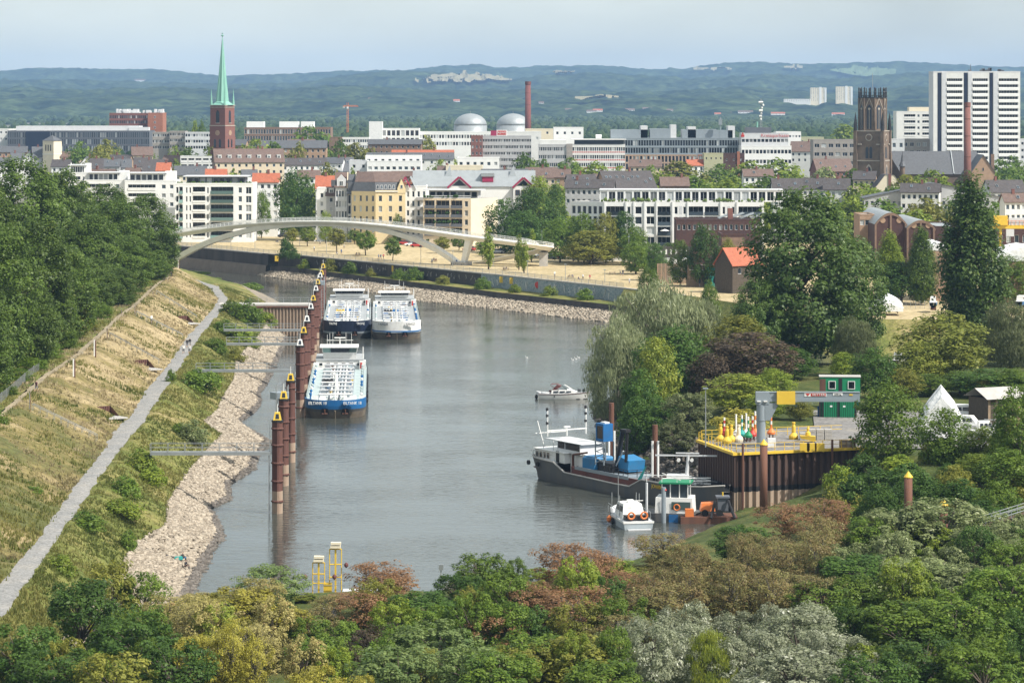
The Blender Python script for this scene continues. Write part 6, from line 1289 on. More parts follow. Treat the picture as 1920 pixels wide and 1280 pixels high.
# square bell tower
D = 1620; e = empty('bell_tower', (xa(98, D), D, 7), R(-28), 'cream square bell tower with a grey pyramid roof', 'tower'); a = 3.7; q = za(264, D)-7; q1 = za(259, D)-7
part(e, 'shaft', 'cream', lambda b: b.box(-a, a, -a, a, 0, q)); part(e, 'roof', 'slate', lambda b: b.loft([[(-a-.4, -a-.4, q), (a+.4, -a-.4, q), (a+.4, a+.4, q), (-a-.4, a+.4, q)], [(-.05, -.05, q+3.0), (.05, -.05, q+3.0), (.05, .05, q+3.0), (-.05, .05, q+3.0)]], close=True)); part(e, 'string_course', 'white2', lambda b: b.box(-a-.12, a+.12, -a-.12, a+.12, q-7.6, q-7.2))
for k in (0, 3):
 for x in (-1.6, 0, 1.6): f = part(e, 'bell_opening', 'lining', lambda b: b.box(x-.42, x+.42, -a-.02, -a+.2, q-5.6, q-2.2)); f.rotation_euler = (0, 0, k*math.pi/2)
# ---------------- old town houses
house(405, 532, 280, 304, 'x', 'tile_brown', 'beige', D=1420, label='large brown roofed apartment house with a tan gable below the spire', rows=3, cols=10, dormers=7, chim=2, gable_wall='brick_brown', rot=R(12), group=None)
house(490, 612, 264, 277, 'x', 'slate', 'brick_tan', D=1560, label='long slate roofed school with a brick end right of the spire', rows=2, cols=12, gable_wall='brick_tan', group=None)
block('balcony_flats', 'flat roofed cream flats with balconies left of the big brown roof', 338, 406, 1490, 294, 'white2', 12, rows=3, cols=5, fh=3.1, t0=.8, wh=1.9, ww=3.0, kind='log', d=1.5, gl='glass_dark', roof='slate')
block('white_flats', 'white flats with a terrace storey in the middle of the town', 688, 790, 1290, 303, 'white', 13, rows=2, cols=9, fh=3.2, t0=2.2, wh=1.4, ww=1.6)
block('white_flats', 'set back upper storey of the white flats', 685, 790, 1302, 293, 'white', 10, rows=1, cols=8, t0=1.2, wh=1.2, ww=1.4)
block('white_flats', 'grey white flats at the left end of the white flats', 655, 690, 1296, 302, 'light_grey', 13, rows=2, cols=2, t0=1.6)
block('white_flats', 'cream stepped flats right of the white flats', 836, 905, 1255, 312, 'cream', 12, rows=1, cols=6, t0=1.6, wh=1.5, ww=1.6); block('white_flats', 'white stepped flats below the red brick end block', 858, 936, 1275, 297, 'white', 12, rows=3, cols=6, t0=1.6, wh=1.5, ww=1.4)
house(735, 850, 282, 292, 'x', 'tile_red', 'white', D=1500, label='long low orange roofed house behind the white flats', rows=1, cols=10, group=None)
house(688, 850, 287, 298, 'x', 'slate', 'white2', D=1420, label='long slate roof with white skylights behind the white flats', rows=1, cols=10, sky=10, group=None)
house(1138, 1232, 322, 353, 'x', 'tile_dark', 'brick_tan', D=1120, label='dark roofed house with many skylights and a tan gable', rows=1, cols=6, sky=9, gable_wall='brick_tan', rot=R(20), group=None)
e, W, H = site('gable_house', 'cream blank gable with a red chimney strip before the dark church', 1640, 1696, 1150, 354, cat='house'); part(e, 'front_wall', 'cream', lambda b: b.poly([(-W/2, 0, 0), (W/2, 0, 0), (W/2, 0, H), (W*.15, 0, H+5.4), (-W*.15, 0, H+5.4), (-W/2, 0, H)])); part(e, 'chimney', 'brick_red', lambda b: b.box(-.5, .6, -.3, .6, H-3, H+5.8)); part(e, 'roof', 'tile_dark', lambda b: (b.loft([[(-W/2-.3, -.2, H-.2), (-W*.15, -.2, H+5.45), (W*.15, -.2, H+5.45), (W/2+.3, -.2, H-.2)], [(-W/2-.3, 14, H-.2), (-W*.15, 14, H+5.45), (W*.15, 14, H+5.45), (W/2+.3, 14, H-.2)]])))
HL = [(-5,50,275,285,'x','slate','brick_tan',0),(-20,12,283,292,'x','tile_red','white',0),(22,45,287,297,'x','slate','white2',0),(44,62,285,298,'y','slate','white',0),(62,86,276,294,'x','slate','grey_wall',0),(112,152,285,294,'x','tile_brown','beige',0),(143,180,294,317,'y','slate','white',0),(170,200,298,316,'x','tile_dark','white2',1),(196,224,300,312,'x','slate','grey_wall',2),(200,242,291,302,'x','tile_dark','beige',2),(222,246,299,314,'x','slate','white',1),(248,286,276,291,'x','tile_brown','beige',0),(252,284,296,312,'x','tile_dark','white2',2),(268,306,300,322,'x','tile_dark','beige',2),(293,318,306,320,'x','tile_red','white',0),(303,336,292,306,'x','tile_brown','white2',0),(232,258,316,335,'x','tile_brown','brick_orange',0),(165,212,318,329,'x','tile_brown','white2',0),(328,386,312,328,'x','slate','cream',1),(386,424,318,329,'x','tile_red','white2',0),(455,482,319,328,'x','slate','white',0),(530,612,297,309,'x','tile_dark','white2',4),(608,642,296,306,'x','slate','white',0),(630,666,296,321,'x','slate','white2',5),(690,790,262,270,'x','slate','brick_brown',0),(735,802,322,330,'x','tile_brown','brick_orange',0),(905,990,318,332,'x','slate','white2',2),(985,1042,315,333,'x','tile_brown','beige',2),(1040,1068,318,332,'x','tile_brown','brick_tan',1),(1066,1118,328,341,'x','tile_dark','white2',2),(1112,1142,327,338,'x','tile_brown','white',0),(1060,1150,338,352,'x','tile_dark','grey_wall',3),(1240,1292,333,348,'x','tile_brown','brick_brown',0),(1450,1505,336,355,'x','tile_dark','white2',2),(1505,1545,335,354,'x','tile_dark','white2',2),(1545,1592,336,355,'x','tile_dark','white2',1),(1532,1600,299,321,'x','tile_brown','brick_red',3),(1482,1526,266,284,'x','tile_brown','white2',1),(1856,1925,339,360,'x','tile_dark','white2',2),(1620,1888,344,372,'y','slate','grey_wall',0),(1884,1925,364,378,'x','tile_brown','white2',1),(540,590,262,272,'x','tile_brown','white',0),(96,130,300,312,'x','tile_dark','white',0),(0,30,296,306,'x','slate','white',0),(420,460,262,272,'x','slate','brick_tan',0),(820,842,312,322,'x','tile_brown','white',0),(1180,1240,300,312,'x','tile_brown','beige',1),(1290,1330,300,310,'x','tile_red','white',0),(560,600,320,332,'x','tile_brown','white2',0),(640,680,328,340,'x','tile_brown','white',1),(1395,1450,318,330,'x','tile_brown','white2',1),(1600,1640,322,336,'x','tile_dark','beige',1),(1690,1760,345,360,'x','tile_dark','white2',2)]
RN = {'slate': 'slate roofed', 'tile_brown': 'brown roofed', 'tile_dark': 'dark roofed', 'tile_red': 'red roofed'}; WN = {'white': 'white', 'white2': 'pale', 'cream': 'cream', 'beige': 'beige', 'grey_wall': 'grey', 'brick_tan': 'tan brick', 'brick_red': 'red brick', 'brick_brown': 'brown brick', 'brick_orange': 'orange brick'}
for h_ in HL: house(*h_[:7], rows=2, cols=max(2, int((h_[1]-h_[0])/10)), sky=h_[7], gable_wall='brick_tan' if h_[6] == 'beige' else None, rot=R(random.Random(h_[0]).uniform(-14, 14)) if h_[4] == 'x' else 0, desc='%s %s house in the old town' % (WN[h_[6]], RN[h_[5]]))
finish_labels(BLD)
BOX = [(o.location.x, o.location.y) for o in bpy.data.objects if o.type == 'EMPTY' and o.get('category') in ('building', 'house', 'church', 'tower')]
VV, VA = [], []; fr_ = np.random.default_rng(12); protoV = []
for p in PR['far']:
 a_ = np.empty(len(p['crown'].vertices)*3, np.float32); p['crown'].vertices.foreach_get('co', a_); protoV.append((a_.reshape(-1, 4, 3), p))
for _ in range(900):
 D = trng.choice([1045, 1080, 1120, 1180, 1250, 1330, 1420, 1520, 1650, 1780, 1880])+trng.uniform(-14, 14); px = trng.uniform(90, 1940); x = xa(px, D)
 if D < 1110 and px < 1010 or any(abs(x-a) < 9 and -6 < D-c < 22 for a, c in BOX): continue
 q4, p = trng.choice(protoV); q4 = q4[fr_.choice(len(q4), 620, replace=False)]; c_ = q4.mean(1, keepdims=True); q4 = c_+(q4-c_)*1.55
 h = trng.uniform(10, 16)/p['H']; w_ = trng.uniform(9, 15)/2/p['R']; VV.append(q4*np.array([w_, w_, h])+np.array([x, D, 7.0])); VA.append(np.clip(fr_.random(620)*.5+trng.random()*.6, 0, 1))
V = np.concatenate(VV).reshape(-1, 3); me = fill_mesh('town_greenery', V, np.arange(len(V)).reshape(-1, 4), np.concatenate(VA), [LM['lime']])
o = bpy.data.objects.new('town_greenery', me); col.objects.link(o); tag(o, 'mass of small street and garden trees between the town houses', 'greenery', kind='stuff')
# ================================================================== BRIDGE
bs = 88.8/45.0
def bpt(px, py):
 D = (-103.7+905*bs)/((px-CX)/F+bs); return Vector(pd(px, py, D))
bn = Vector((45, 88.8, 0)).normalized()      # across the deck, away from the viewer
rail_px_ = [(300,437),(345,429),(390,422),(437,416),(480,412),(525,409.5),(560,408.3),(600,408),(640,409),(675,411),(725,415.5),(775,421.5),(830,429),(880,436),(930,442),(967,446.5)]
deck = [bpt(a, c)-Vector((0, 0, 1.25)) for a, c in rail_px_]
last = deck[-1]; bd = Vector((88.8, -45, 0)).normalized()
cen = last+bd*1.8+bn*5
for k in range(1, 9):
 t = R(-90+22.5*k); deck.append(cen+bd*(5*math.cos(t))+bn*(5*math.sin(t))+Vector((0, 0, -0.35*k)))
for k in range(1, 5): deck.append(deck[15+8]*1.0 - bd*(5*k)+Vector((0, 0, -1.0*k)))
br = empty('footbridge', (0, 0, 0), label='white arched footbridge spanning the harbour mouth', cat='bridge')
def sweep(b, pts, w, t0, t1, wb=None, up=0.0):
 rows = []; wb = wb or w
 for i, p in enumerate(pts):
  d = (pts[min(i+1, len(pts)-1)]-pts[max(i-1, 0)]); d.z = 0; d.normalize(); n = Vector((-d.y, d.x, 0))
  if n.y > 0 and i < 16: pass
  ta = t0[i] if isinstance(t0, list) else t0
  rows.append([p-n*w/2+Vector((0, 0, up)), p+n*w/2+Vector((0, 0, up)), p+n*wb/2-Vector((0, 0, ta)), p-n*wb/2-Vector((0, 0, ta))])
 b.loft(rows, close=True, caps=True)
b = MB(); sweep(b, deck, 4.2, .95, 0, 2.4); b.build('deck', M['bridge_white'], br)
b = MB(); sweep(b, deck, 4.7, 0.02, 0, 4.7, 0.3); b.build('deck_edge', M['bridge_white'], br)
arch_px = [(300,505),(318,492),(340,478),(370,462),(400,449.5),(430,440),(465,431),(500,424.5),(550,419.5),(600,417.5),(650,419.5),(700,426),(740,434.5),(780,447.5),(820,466),(845,482),(868,500)]
arch = [bpt(a, c) for a, c in arch_px]
b = MB(); sweep(b, arch, 3.0, [1.2, 1.2, 1.2, 1.1, 1.1, 1.0, 1.0, 1.0, 1.0, 1.0, 1.0, 1.0, 1.0, 1.0, 1.1, 1.1, 1.1], 0, 2.0, 0.5); b.build('arch_rib', M['bridge_white'], br)
f0 = bpt(868, 500); f1 = bpt(881, 447); b = MB()
b.loft([[f0+bd*-.6-bn*.8, f0+bd*.6-bn*.8, f0+bd*.6+bn*.8, f0-bd*.6+bn*.8], [f1+bd*-1.0-bn*1.1, f1+bd*1.0-bn*1.1, f1+bd*1.0+bn*1.1, f1-bd*1.0+bn*1.1]], close=True, caps=True); b.build('pylon', M['bridge_white'], br)
b = MB(); b.prism([tuple((f0+bd*s+bn*t)[:2]) for s, t in ((-3, -2), (2, -2), (2, 2), (-3, 2))], 6.8, 8.0); b.build('abutment', M['concrete'], br)
p = deck[20]; b = MB(); b.prism([(p.x-2, p.y-1.5), (p.x+.5, p.y-1.5), (p.x+.5, p.y+1.5), (p.x-2, p.y+1.5)], 6.8, p.z-1.2); b.build('ramp_pier', M['concrete'], br)
# graffiti on the abutment
b = MB(); g_ = random.Random(4)
for i in range(7): q = f0+bd*(-2.7+i*.65)-bn*2.06; b.tube([(q.x+g_.uniform(-.2, .4), q.y, 7.1+g_.uniform(0, .8)) for _ in range(4)], .07, 4)
b.build('graffiti', M['navy'], br)
fine = [Vector(v) for v in resample([tuple(v) for v in deck[:24]], 96)]
for side in (-1, 1):
 for i in range(0, 93, 3):
  seg = fine[i:i+4]; b = MB(); q = []
  for j, v in enumerate(seg):
   k = i+j; d = fine[min(k+1, 95)]-fine[max(k-1, 0)]; d.z = 0; d.normalize(); n = Vector((-d.y, d.x, 0)); q.append(v+n*side*2.25+Vector((0, 0, .3)))
  for z in (1.0, .55, .15): b.tube([v+Vector((0, 0, z)) for v in q], .045 if z < 1 else .06, 4)
  for v in q[:-1]: b.cyl(v, v+Vector((0, 0, 1.0)), .05, n=4)
  for a_, c_ in zip(q[:-1], q[1:]):
   for t in np.linspace(.1, .9, 7): m_ = a_*(1-t)+c_*t; b.cyl(m_+Vector((0, 0, .15)), m_+Vector((0, 0, 1.0)), .022, n=3, cap=False)
  b.build('railing_panel', M['paint_white'], br)
# ================================================================== QUAY FENCE
fen = empty('quay_fence', (0, 0, 7.1), label='grey steel bar fence along the top of the far quay wall', cat='fence')
FL = resample([p for p in WALL if -430 < p[0] < 40], 170)
for i in range(20, 169):
 p0, p1 = Vector((*FL[i], 0)), Vector((*FL[i+1], 0)); b = MB()
 for z in (.2, 1.15): b.cyl(p0+Vector((0, 0, z)), p1+Vector((0, 0, z)), .035, n=4)
 b.cyl(p0, p0+Vector((0, 0, 1.25)), .05, n=5)
 for t in np.linspace(.05, .95, 13): m_ = p0*(1-t)+p1*t; b.cyl(m_+Vector((0, 0, .2)), m_+Vector((0, 0, 1.15)), .028, n=3, cap=False)
 b.build('fence_panel', M['galv'], fen)
# painted wall section with graffiti
M['mural'] = mat_multi('graffiti_paint', [(0.30, (0.10, 0.13, 0.15)), (0.42, (0.22, 0.28, 0.31)), (0.5, (0.34, 0.38, 0.40)), (0.58, (0.16, 0.22, 0.26)), (0.66, (0.50, 0.50, 0.48))], 0.55, bump=0.05, rough=.85)
MU = resample([(-8.6,820), (-0.7,807), (28.8,754), (40,731.5)], 40)
b = MB(); b.loft([[(p[0]-.03, p[1]-.06, 6.75) for p in MU], [(p[0]-.03, p[1]-.06, 3.2) for p in MU]]); b.build('mural', M['mural'], qw)
b = MB(); g_ = random.Random(11)
for i in range(46):
 u = g_.random(); j = int(u*38); p = MU[j]*(1-.5)+MU[j+1]*.5; tng = MU[j+1]-MU[j]; tng /= np.linalg.norm(tng)
 pts = [(p[0]+tng[0]*o-.06, p[1]+tng[1]*o-.14, z) for o, z in [(g_.uniform(-.7, .7), 4.9+g_.uniform(-1.1, 1.3)) for _ in range(5)]]; b.tube(pts, .055, 3)
b.build('graffiti', M['white2'], qw)
b = MB(); p = MU[12]; b.cyl((p[0]-.05, p[1]-.12, 5.4), (p[0]-.02, p[1]-.05, 5.4), .9, n=14); b.build('red_disc', M['red'], qw)
TG = resample([(-60,905), (-27.9,852), (-8.6,820)], 60); b = MB()
for i in range(60):
 j = g_.randrange(58); p = TG[j]; tng = TG[j+1]-TG[j]; tng /= np.linalg.norm(tng)
 b.tube([(p[0]+tng[0]*o-.06, p[1]+tng[1]*o-.12, 5.2+z) for o, z in [(g_.uniform(-.6, .6), g_.uniform(-.7, 1.0)) for _ in range(4)]], .05, 3)
b.build('graffiti', M['concrete'], qw)
for px in (940, 959, 738, 519, 357):
 D_ = float(np.interp(px, [330, 517, 565, 780, 955, 1170], [978, 920, 916, 852, 807, 754])); b = MB(); x = xa(px, D_); b.box(x-.55, x+.55, D_-.9, D_-.5, 4.9, 6.6); b.build('yellow_sign', M['yellow'], qw)
# ================================================================== DOLPHINS
DOL = [(520,771,'y'),(532,732,'y'),(545,699,'y'),(562.5,635,'w'),(569.5,612,'y'),(575.6,591,'w'),(583,568,'w'),(587.5,553,'y'),(592.5,535,'w'),(596,523,'y'),(600.5,511,'w'),(603,506,'y'),(606,494,'y')]
def dolphin_proto():
 pil = MB(); n = 16
 pr = [((.72 if i % 4 in (0, 1) else .60)*math.cos(2*math.pi*i/n), (.72 if i % 4 in (0, 1) else .60)*math.sin(2*math.pi*i/n)) for i in range(n)]
 pil.prism(pr, 3.0, 12.2); foot = MB(); foot.prism(pr, -3.0, 3.0)
 cap = MB(); cap.lathe([(.78, 12.2), (.78, 12.45), (.5, 12.5)], n=12)
 lan = MB(); lan.loft([[(-.55, -.5, 12.45), (.55, -.5, 12.45), (.55, .5, 12.45), (-.55, .5, 12.45)], [(-.34, -.3, 13.5), (.34, -.3, 13.5), (.34, .3, 13.5), (-.34, .3, 13.5)]], close=True, caps=True)
 pan = MB(); pan.quad((-.26, -.49, 12.65), (.26, -.49, 12.65), (.2, -.345, 13.3), (-.2, -.345, 13.3))
 pole = MB(); pole.cyl((0, 0, 13.5), (0, 0, 14.6), .05, n=5)
 col_ = MB(); col_.lathe([(.76, 0), (.84, .06), (.84, .2), (.76, .26)], n=12)
 lad = MB()
 for s in (-.22, .22): lad.cyl((-1.0, s, -.5), (-1.0, s, 12.6), .05, n=4)
 for z in np.arange(-.2, 12.4, .5): lad.cyl((-1.0, -.22, z), (-1.0, .22, z), .035, n=4, cap=False)
 return dict(pile=pil.mesh('pile', M['rust_dark']), foot=foot.mesh('pile_foot', M['pile_pale']), cap=cap.mesh('cap', M['black']), y=lan.mesh('lantern', M['yellow']), w=lan.mesh('lantern', M['paint_white']), panel=pan.mesh('lantern_panel', M['glass_dark']), pole=pole.mesh('light_pole', M['paint_white']), collar=col_.mesh('collar', M['rust_dark']), ladder=lad.mesh('ladder', M['galv']))
DP = dolphin_proto(); DPOS = []
for i, (px, yt, c) in enumerate(DOL):
 D_ = 41.4*F/(yt-HY); x = xa(px, D_); DPOS.append((x, D_))
 e = empty('mooring_dolphin', (x, D_, 0), R(3), 'rusty mooring dolphin with a %s lantern, %s in the row from the near end' % ('yellow' if c == 'y' else 'white', ordinal(i+1)), 'dolphin', 'mooring dolphins in a row')
 link('pile', DP['pile'], e); link('pile_foot', DP['foot'], e); link('cap', DP['cap'], e); lo_ = link('lantern', DP[c], e); link('lantern_panel', DP['panel'], lo_); link('light_pole', DP['pole'], e); link('ladder', DP['ladder'], e)
 for z in (1.5, 4.2, 6.6, 9.0, 11.2): link('collar', DP['collar'], e, (0, 0, z))
# gangways to the dolphins
def gangway(px0, di, label, z=8.3):
 x1, D_ = DPOS[di]; x1 -= .8; x0 = xa(px0, D_); e = empty('gangway', (x0, D_-.4, z), label=label, cat='gangway', group='steel gangways to the dolphins'); L_ = x1-x0
 part(e, 'beam', 'galv', lambda b: (b.box(0, L_, -.55, -.45, -.45, 0), b.box(0, L_, .45, .55, -.45, 0), b.box(0, L_, -.45, .45, -.1, -.02)))
 n = max(5, int(L_/2.2))
 for s in (-.55, .55): part(e, 'railing', 'galv', lambda b: ([b.cyl((L_*i/n, s, 0), (L_*i/n, s, 1.1), .045, n=4) for i in range(n+1)], [b.cyl((0, s, h_), (L_, s, h_), .035, n=4) for h_ in (.55, 1.1)]))
 part(e, 'ladder', 'galv', lambda b: ([b.cyl((L_-.3, s, -8.5), (L_-.3, s, 0), .05, n=4) for s in (-.3, .3)], [b.cyl((L_-.3, -.3, q), (L_-.3, .3, q), .03, n=4) for q in np.arange(-8, 0, .5)]))
 return e
gangway(283, 0, 'nearest steel gangway crossing the stones to the first dolphin'); gangway(368, 3, 'second steel gangway, beside the low bushes'); gangway(425, 5, 'third steel gangway, behind the low bushes'); gangway(420, 6, 'fourth steel gangway, nearest the sheet pile pier')
# landing platforms
for k, (px, py, D_) in enumerate([(528, 722, 432), (601, 545, 700)]):
 x, _, z = pd(px, py, D_); e = empty('landing_platform', (x, D_, 0), label='grey steel landing platform with ladders beside the %s dolphins' % ('near' if k == 0 else 'far'), cat='platform')
 part(e, 'platform_deck', 'steel_grey', lambda b: b.prism([(-1.7, 0), (-.6, -1.2), (1.0, -1.2), (1.0, 1.2), (-.6, 1.2)], 11.2, 12.2)); part(e, 'legs', 'galv', lambda b: [b.cyl((x_, y_, -2), (x_, y_, 13.2), .07, n=5) for x_ in (-.7, .1, .9) for y_ in (-1.1, 1.1)]); part(e, 'ladder', 'galv', lambda b: [b.cyl((.1, -1.15, q), (.9, -1.15, q), .04, n=4) for q in np.arange(0, 11, .6)])
# sheet pile pier
D_ = 690; xa0, xa1 = xa(432, D_), xa(581, D_); e = empty('sheet_pile_pier', (0, D_, 0), label='rusty sheet pile pier with concrete deck at the far dolphins', cat='pier')
part(e, 'pier_deck', 'concrete', lambda b: b.box(xa0-3, xa1, -.2, 7, 6.8, 7.25)); n = 24
pm = MB(); w_ = (xa1-xa0)/n; pm.loft([[(0, 0, z), (.28*w_, 0, z), (.42*w_, .45, z), (.86*w_, .45, z), (w_, 0, z)] for z in (-2, 6.8)]); pme = pm.mesh('sheet_pile', M['rust']);
for i in range(n): link('sheet_pile', pme, e, (xa0+i*w_, -.15, 0), mat=M['pile_pale'])
part(e, 'capping_beam', 'rust', lambda b: b.box(xa0, xa1+.1, -.35, -.16, 6.5, 6.9))
part(e, 'railing', 'galv', lambda b: ([b.cyl((x, 6.6, 7.2), (x, 6.6, 8.4), .05, n=4) for x in np.arange(xa0+4, xa1, 2)], [b.cyl((xa0+4, 6.6, z), (xa1, 6.6, z), .04, n=4) for z in (7.8, 8.4)]))
part(e, 'end_wall', 'rust', lambda b: b.quad((xa1, -.2, -2), (xa1, 7, -2), (xa1, 7, 6.8), (xa1, -.2, 6.8)))
# ================================================================== TANKERS
def outline(B, L_, o, e_, Lb, n=18):
 """deck outline from port stern round the bow to starboard stern; bow at y=o"""
 half = [(B*(1-((Lb-y)/Lb)**e_)**(1/e_), o+y) for y in np.linspace(0, 1, n)**1.8*Lb]
 half += [(B, L_*q) for q in (.3, .6, .85)]+[(B*.97, L_*.95), (B*.8, L_-.01)]
 return [(-x, y) for x, y in reversed(half)]+half[1:]
def tanker(px, yw, Wm, L_, rot, label, name, cols, seed, top=3.4, deckz=2.3):
 x, D_, _ = gp(px, yw, 0); e = empty('tank_barge', (x, D_, 0), rot, label, 'tanker', 'moored tank barges'); B = Wm/2; r = random.Random(seed)
 lev = [(-1.0, .90, 1.6), (.25, .96, 1.0), (1.15, .985, .5), (1.6, 1, .25), (deckz, 1, .1)]
 rows = [[(px_, py_, z) for px_, py_ in outline(B*k, L_, o, 2.7, 7.5)] for z, k, o in lev]
 part(e, 'hull', cols['low'], lambda b: b.loft(rows[:3]), smooth=True); part(e, 'hull_strake', cols['mid'], lambda b: b.loft(rows[2:4]), smooth=True); part(e, 'hull_side', cols['band'], lambda b: b.loft(rows[3:]), smooth=True)
 up = outline(B, L_, .1, 2.7, 7.5); bw = [(p[0], p[1]) for p in up if p[1] < 8.5]
 tz = lambda y: deckz+(top-deckz)*max(0, min(1, (9-y)/3))
 part(e, 'bulwark', cols['band'], lambda b: (b.loft([[(p[0], p[1], deckz) for p in bw], [(p[0]*1.0, p[1]-.12, tz(p[1])) for p in bw]]), b.loft([[(p[0], p[1]-.12, tz(p[1])) for p in bw], [(p[0]*.965, p[1]+.15, tz(p[1])) for p in bw], [(p[0]*.965, p[1]+.15, deckz) for p in bw]])), smooth=False)
 if cols.get('stripe'): part(e, 'stripe', cols['stripe'], lambda b: b.loft([[(p[0]*1.004, p[1]-.05, z) for p in bw] for z in (1.75, 2.05)]))
 part(e, 'deck', cols['deck'], lambda b: b.poly([(p[0]*.985, p[1]+.05, deckz-.02) for p in up]))
 part(e, 'rubbing_strake', 'black', lambda b: [b.cyl((p[0]*1.01, p[1], deckz-.12), (q[0]*1.01, q[1], deckz-.12), .1, n=4) for p, q in zip(up[:-1], up[1:]) if p[1] > 8 and q[1] > 8])
 # bow: stem, hawse recesses with anchors
 part(e, 'stem', cols['low'], lambda b: b.cyl((0, 1.5, -1), (0, .35, 1.4), .16, n=6))
 for s in (-1, 1):
  part(e, 'anchor_recess', 'black', lambda b: b.loft([[(s*B*.33-.75, .62, .75), (s*B*.33+.75, .62, .75)], [(s*B*.33-.5, .12, 1.75), (s*B*.33+.5, .12, 1.75)]]))
  part(e, 'anchor', 'rust', lambda b: (b.cyl((s*B*.33, .3, .75), (s*B*.33, .1, 1.6), .12, n=6), b.cyl((s*B*.33-.5, .3, .85), (s*B*.33+.5, .3, .85), .13, n=6)))
  ang = .62; a_ = lettering(name[0 if s < 0 else 1], .72, M[cols['txt']], e, (s*B*.56, .02, (deckz+top)/2), (R(90), 0, s*.12), sx=.85, depth=.12)
 # cargo deck: pipes, manifolds, hatches
 y0, y1 = 10, L_-16
 part(e, 'deck_darkening', 'steel_grey', lambda b: b.box(-B*.56, B*.56, y0, y1, deckz-.1, deckz+.18))  # dark grey slab added to darken the deck beneath the pipes
 for i, xx in enumerate((-1.5, -.9, -.3, .3, .9, 1.5)): part(e, 'cargo_pipe', 'paint_white' if i % 2 else 'paint_grey', lambda b: b.cyl((xx, y0-2, deckz+.7), (xx, y1, deckz+.7), .14, n=6))
 for k, y in enumerate(np.linspace(y0+1, y1-1, 9)):
  part(e, 'cross_pipe', 'light_grey' if k % 3 else 'paint_white', lambda b: (b.cyl((-B*.55, y, deckz+1.0), (B*.55, y, deckz+1.0), .16, n=6), [b.cyl((q, y, deckz), (q, y, deckz+1.0), .1, n=5) for q in (-B*.5, -B*.25, B*.25, B*.5)]))
  for s in (-1, 1):
   xx = s*B*r.uniform(.28, .42); part(e, 'tank_hatch', r.choice(['paint_grey', 'paint_white', 'blue', 'steel_grey']), lambda b: (b.lathe([(.55, deckz), (.55, deckz+.7), (.45, deckz+.85), (.1, deckz+.9)], (xx, y+2, 0), 10),))
   part(e, 'valve_stand', r.choice(['rust', 'steel_grey', 'yellow', 'blue', 'paint_white']), lambda b: (b.cyl((xx+.7, y+3, deckz), (xx+.7, y+3, deckz+1.1), .12, n=5), b.lathe([(.3, 0), (.3, .08)], (xx+.7, y+3, deckz+1.1), 8)))
   part(e, 'deck_box', r.choice(['steel_grey', 'dark_grey', 'deck_pale', cols['acc']]), lambda b: b.box(xx-.6, xx+.5, y-.2, y+.9, deckz, deckz+r.uniform(.5, 1.0)))
 part(e, 'pump_block', cols['acc'], lambda b: b.box(-.7, .7, L_*.42, L_*.42+3.5, deckz, deckz+1.3)); part(e, 'cargo_hose', cols['hose'], lambda b: b.tube([(math.cos(t)*.9-B*.33, L_*.40+math.sin(t)*.5, deckz+1.2+.25*math.sin(3*t)) for t in np.linspace(0, 6.28, 14)], .16, 5))
 part(e, 'boom_crane', 'paint_white', lambda b: (b.cyl((0, 24, deckz), (0, 24, deckz+3.2), .22, n=8), b.cyl((0, 24, deckz+3.1), (0, 12, deckz+2.3), .13, n=6)))
 part(e, 'fore_mast', 'paint_white', lambda b: (b.cyl((0, 6.5, deckz), (0, 6.5, deckz+5.2), .12, n=6), b.box(-.6, .6, 6.4, 6.6, deckz+4.2, deckz+4.35)))
 for s in (-1, 1):
  part(e, 'winch', 'paint_white', lambda b: (b.cyl((s*2.2-.6, 4.6, deckz+.6), (s*2.2+.6, 4.6, deckz+.6), .45, n=10), b.box(s*2.2-.8, s*2.2+.8, 4.2, 5.0, deckz, deckz+.3))); part(e, 'bollard', 'black', lambda b: [b.cyl((s*(B-1.0), y, deckz), (s*(B-1.0), y, deckz+.6), .16, n=8) for y in (6.4, 7.0)])
  part(e, 'bulwark_rail', 'deck_pale', lambda b: ([b.cyl((s*(B-.25), y, deckz), (s*(B-.25), y, deckz+1.0), .05, n=4) for y in np.arange(10, L_-14, 2.2)], [b.cyl((s*(B-.25), 10, deckz+h_), (s*(B-.25), L_-14, deckz+h_), .04, n=4) for h_ in (.5, 1.0)]))
  for y in np.arange(14, L_-20, 9): part(e, 'tyre_fender', 'rubber', lambda b: b.cyl((s*(B+.02), y, deckz-.4), (s*(B+.28), y, deckz-.4), .48, n=10))
  for y in np.arange(12, L_-18, 5.5): part(e, 'vent_post', r.choice(['paint_white', 'deck_pale', 'blue']), lambda b: (b.cyl((s*(B-.9), y, deckz), (s*(B-.9), y, deckz+.9), .14, n=6), b.lathe([(.25, .8), (.25, 1.1), (.05, 1.2)], (s*(B-.9), y, deckz), 8)))
 part(e, 'spray_wall', 'paint_white', lambda b: [b.box(-B*.78+i*B*.31, -B*.78+i*B*.31+B*.22, 9.2, 9.3, deckz, deckz+.95) for i in range(6)])
 # accommodation and wheelhouse
 ya = L_-15; part(e, 'deckhouse', 'paint_white', lambda b: b.box(-B*.86, B*.86, ya, L_-1.5, deckz-.3, deckz+1.7)); part(e, 'deckhouse_roof', 'deck_grey', lambda b: b.box(-B*.88, B*.88, ya-.2, L_-1.3, deckz+1.7, deckz+1.85))
 for xx in np.linspace(-B*.7, B*.7, 6): link('porthole_window', win_mesh(.9, .7, 'paint_white', 'glass_dark', 1), e, (xx, ya-.04, deckz+.9))
 zw = deckz+1.85; wz = za(cols['wy'], D_+L_*math.cos(rot)-12)-zw; hb = B*.60
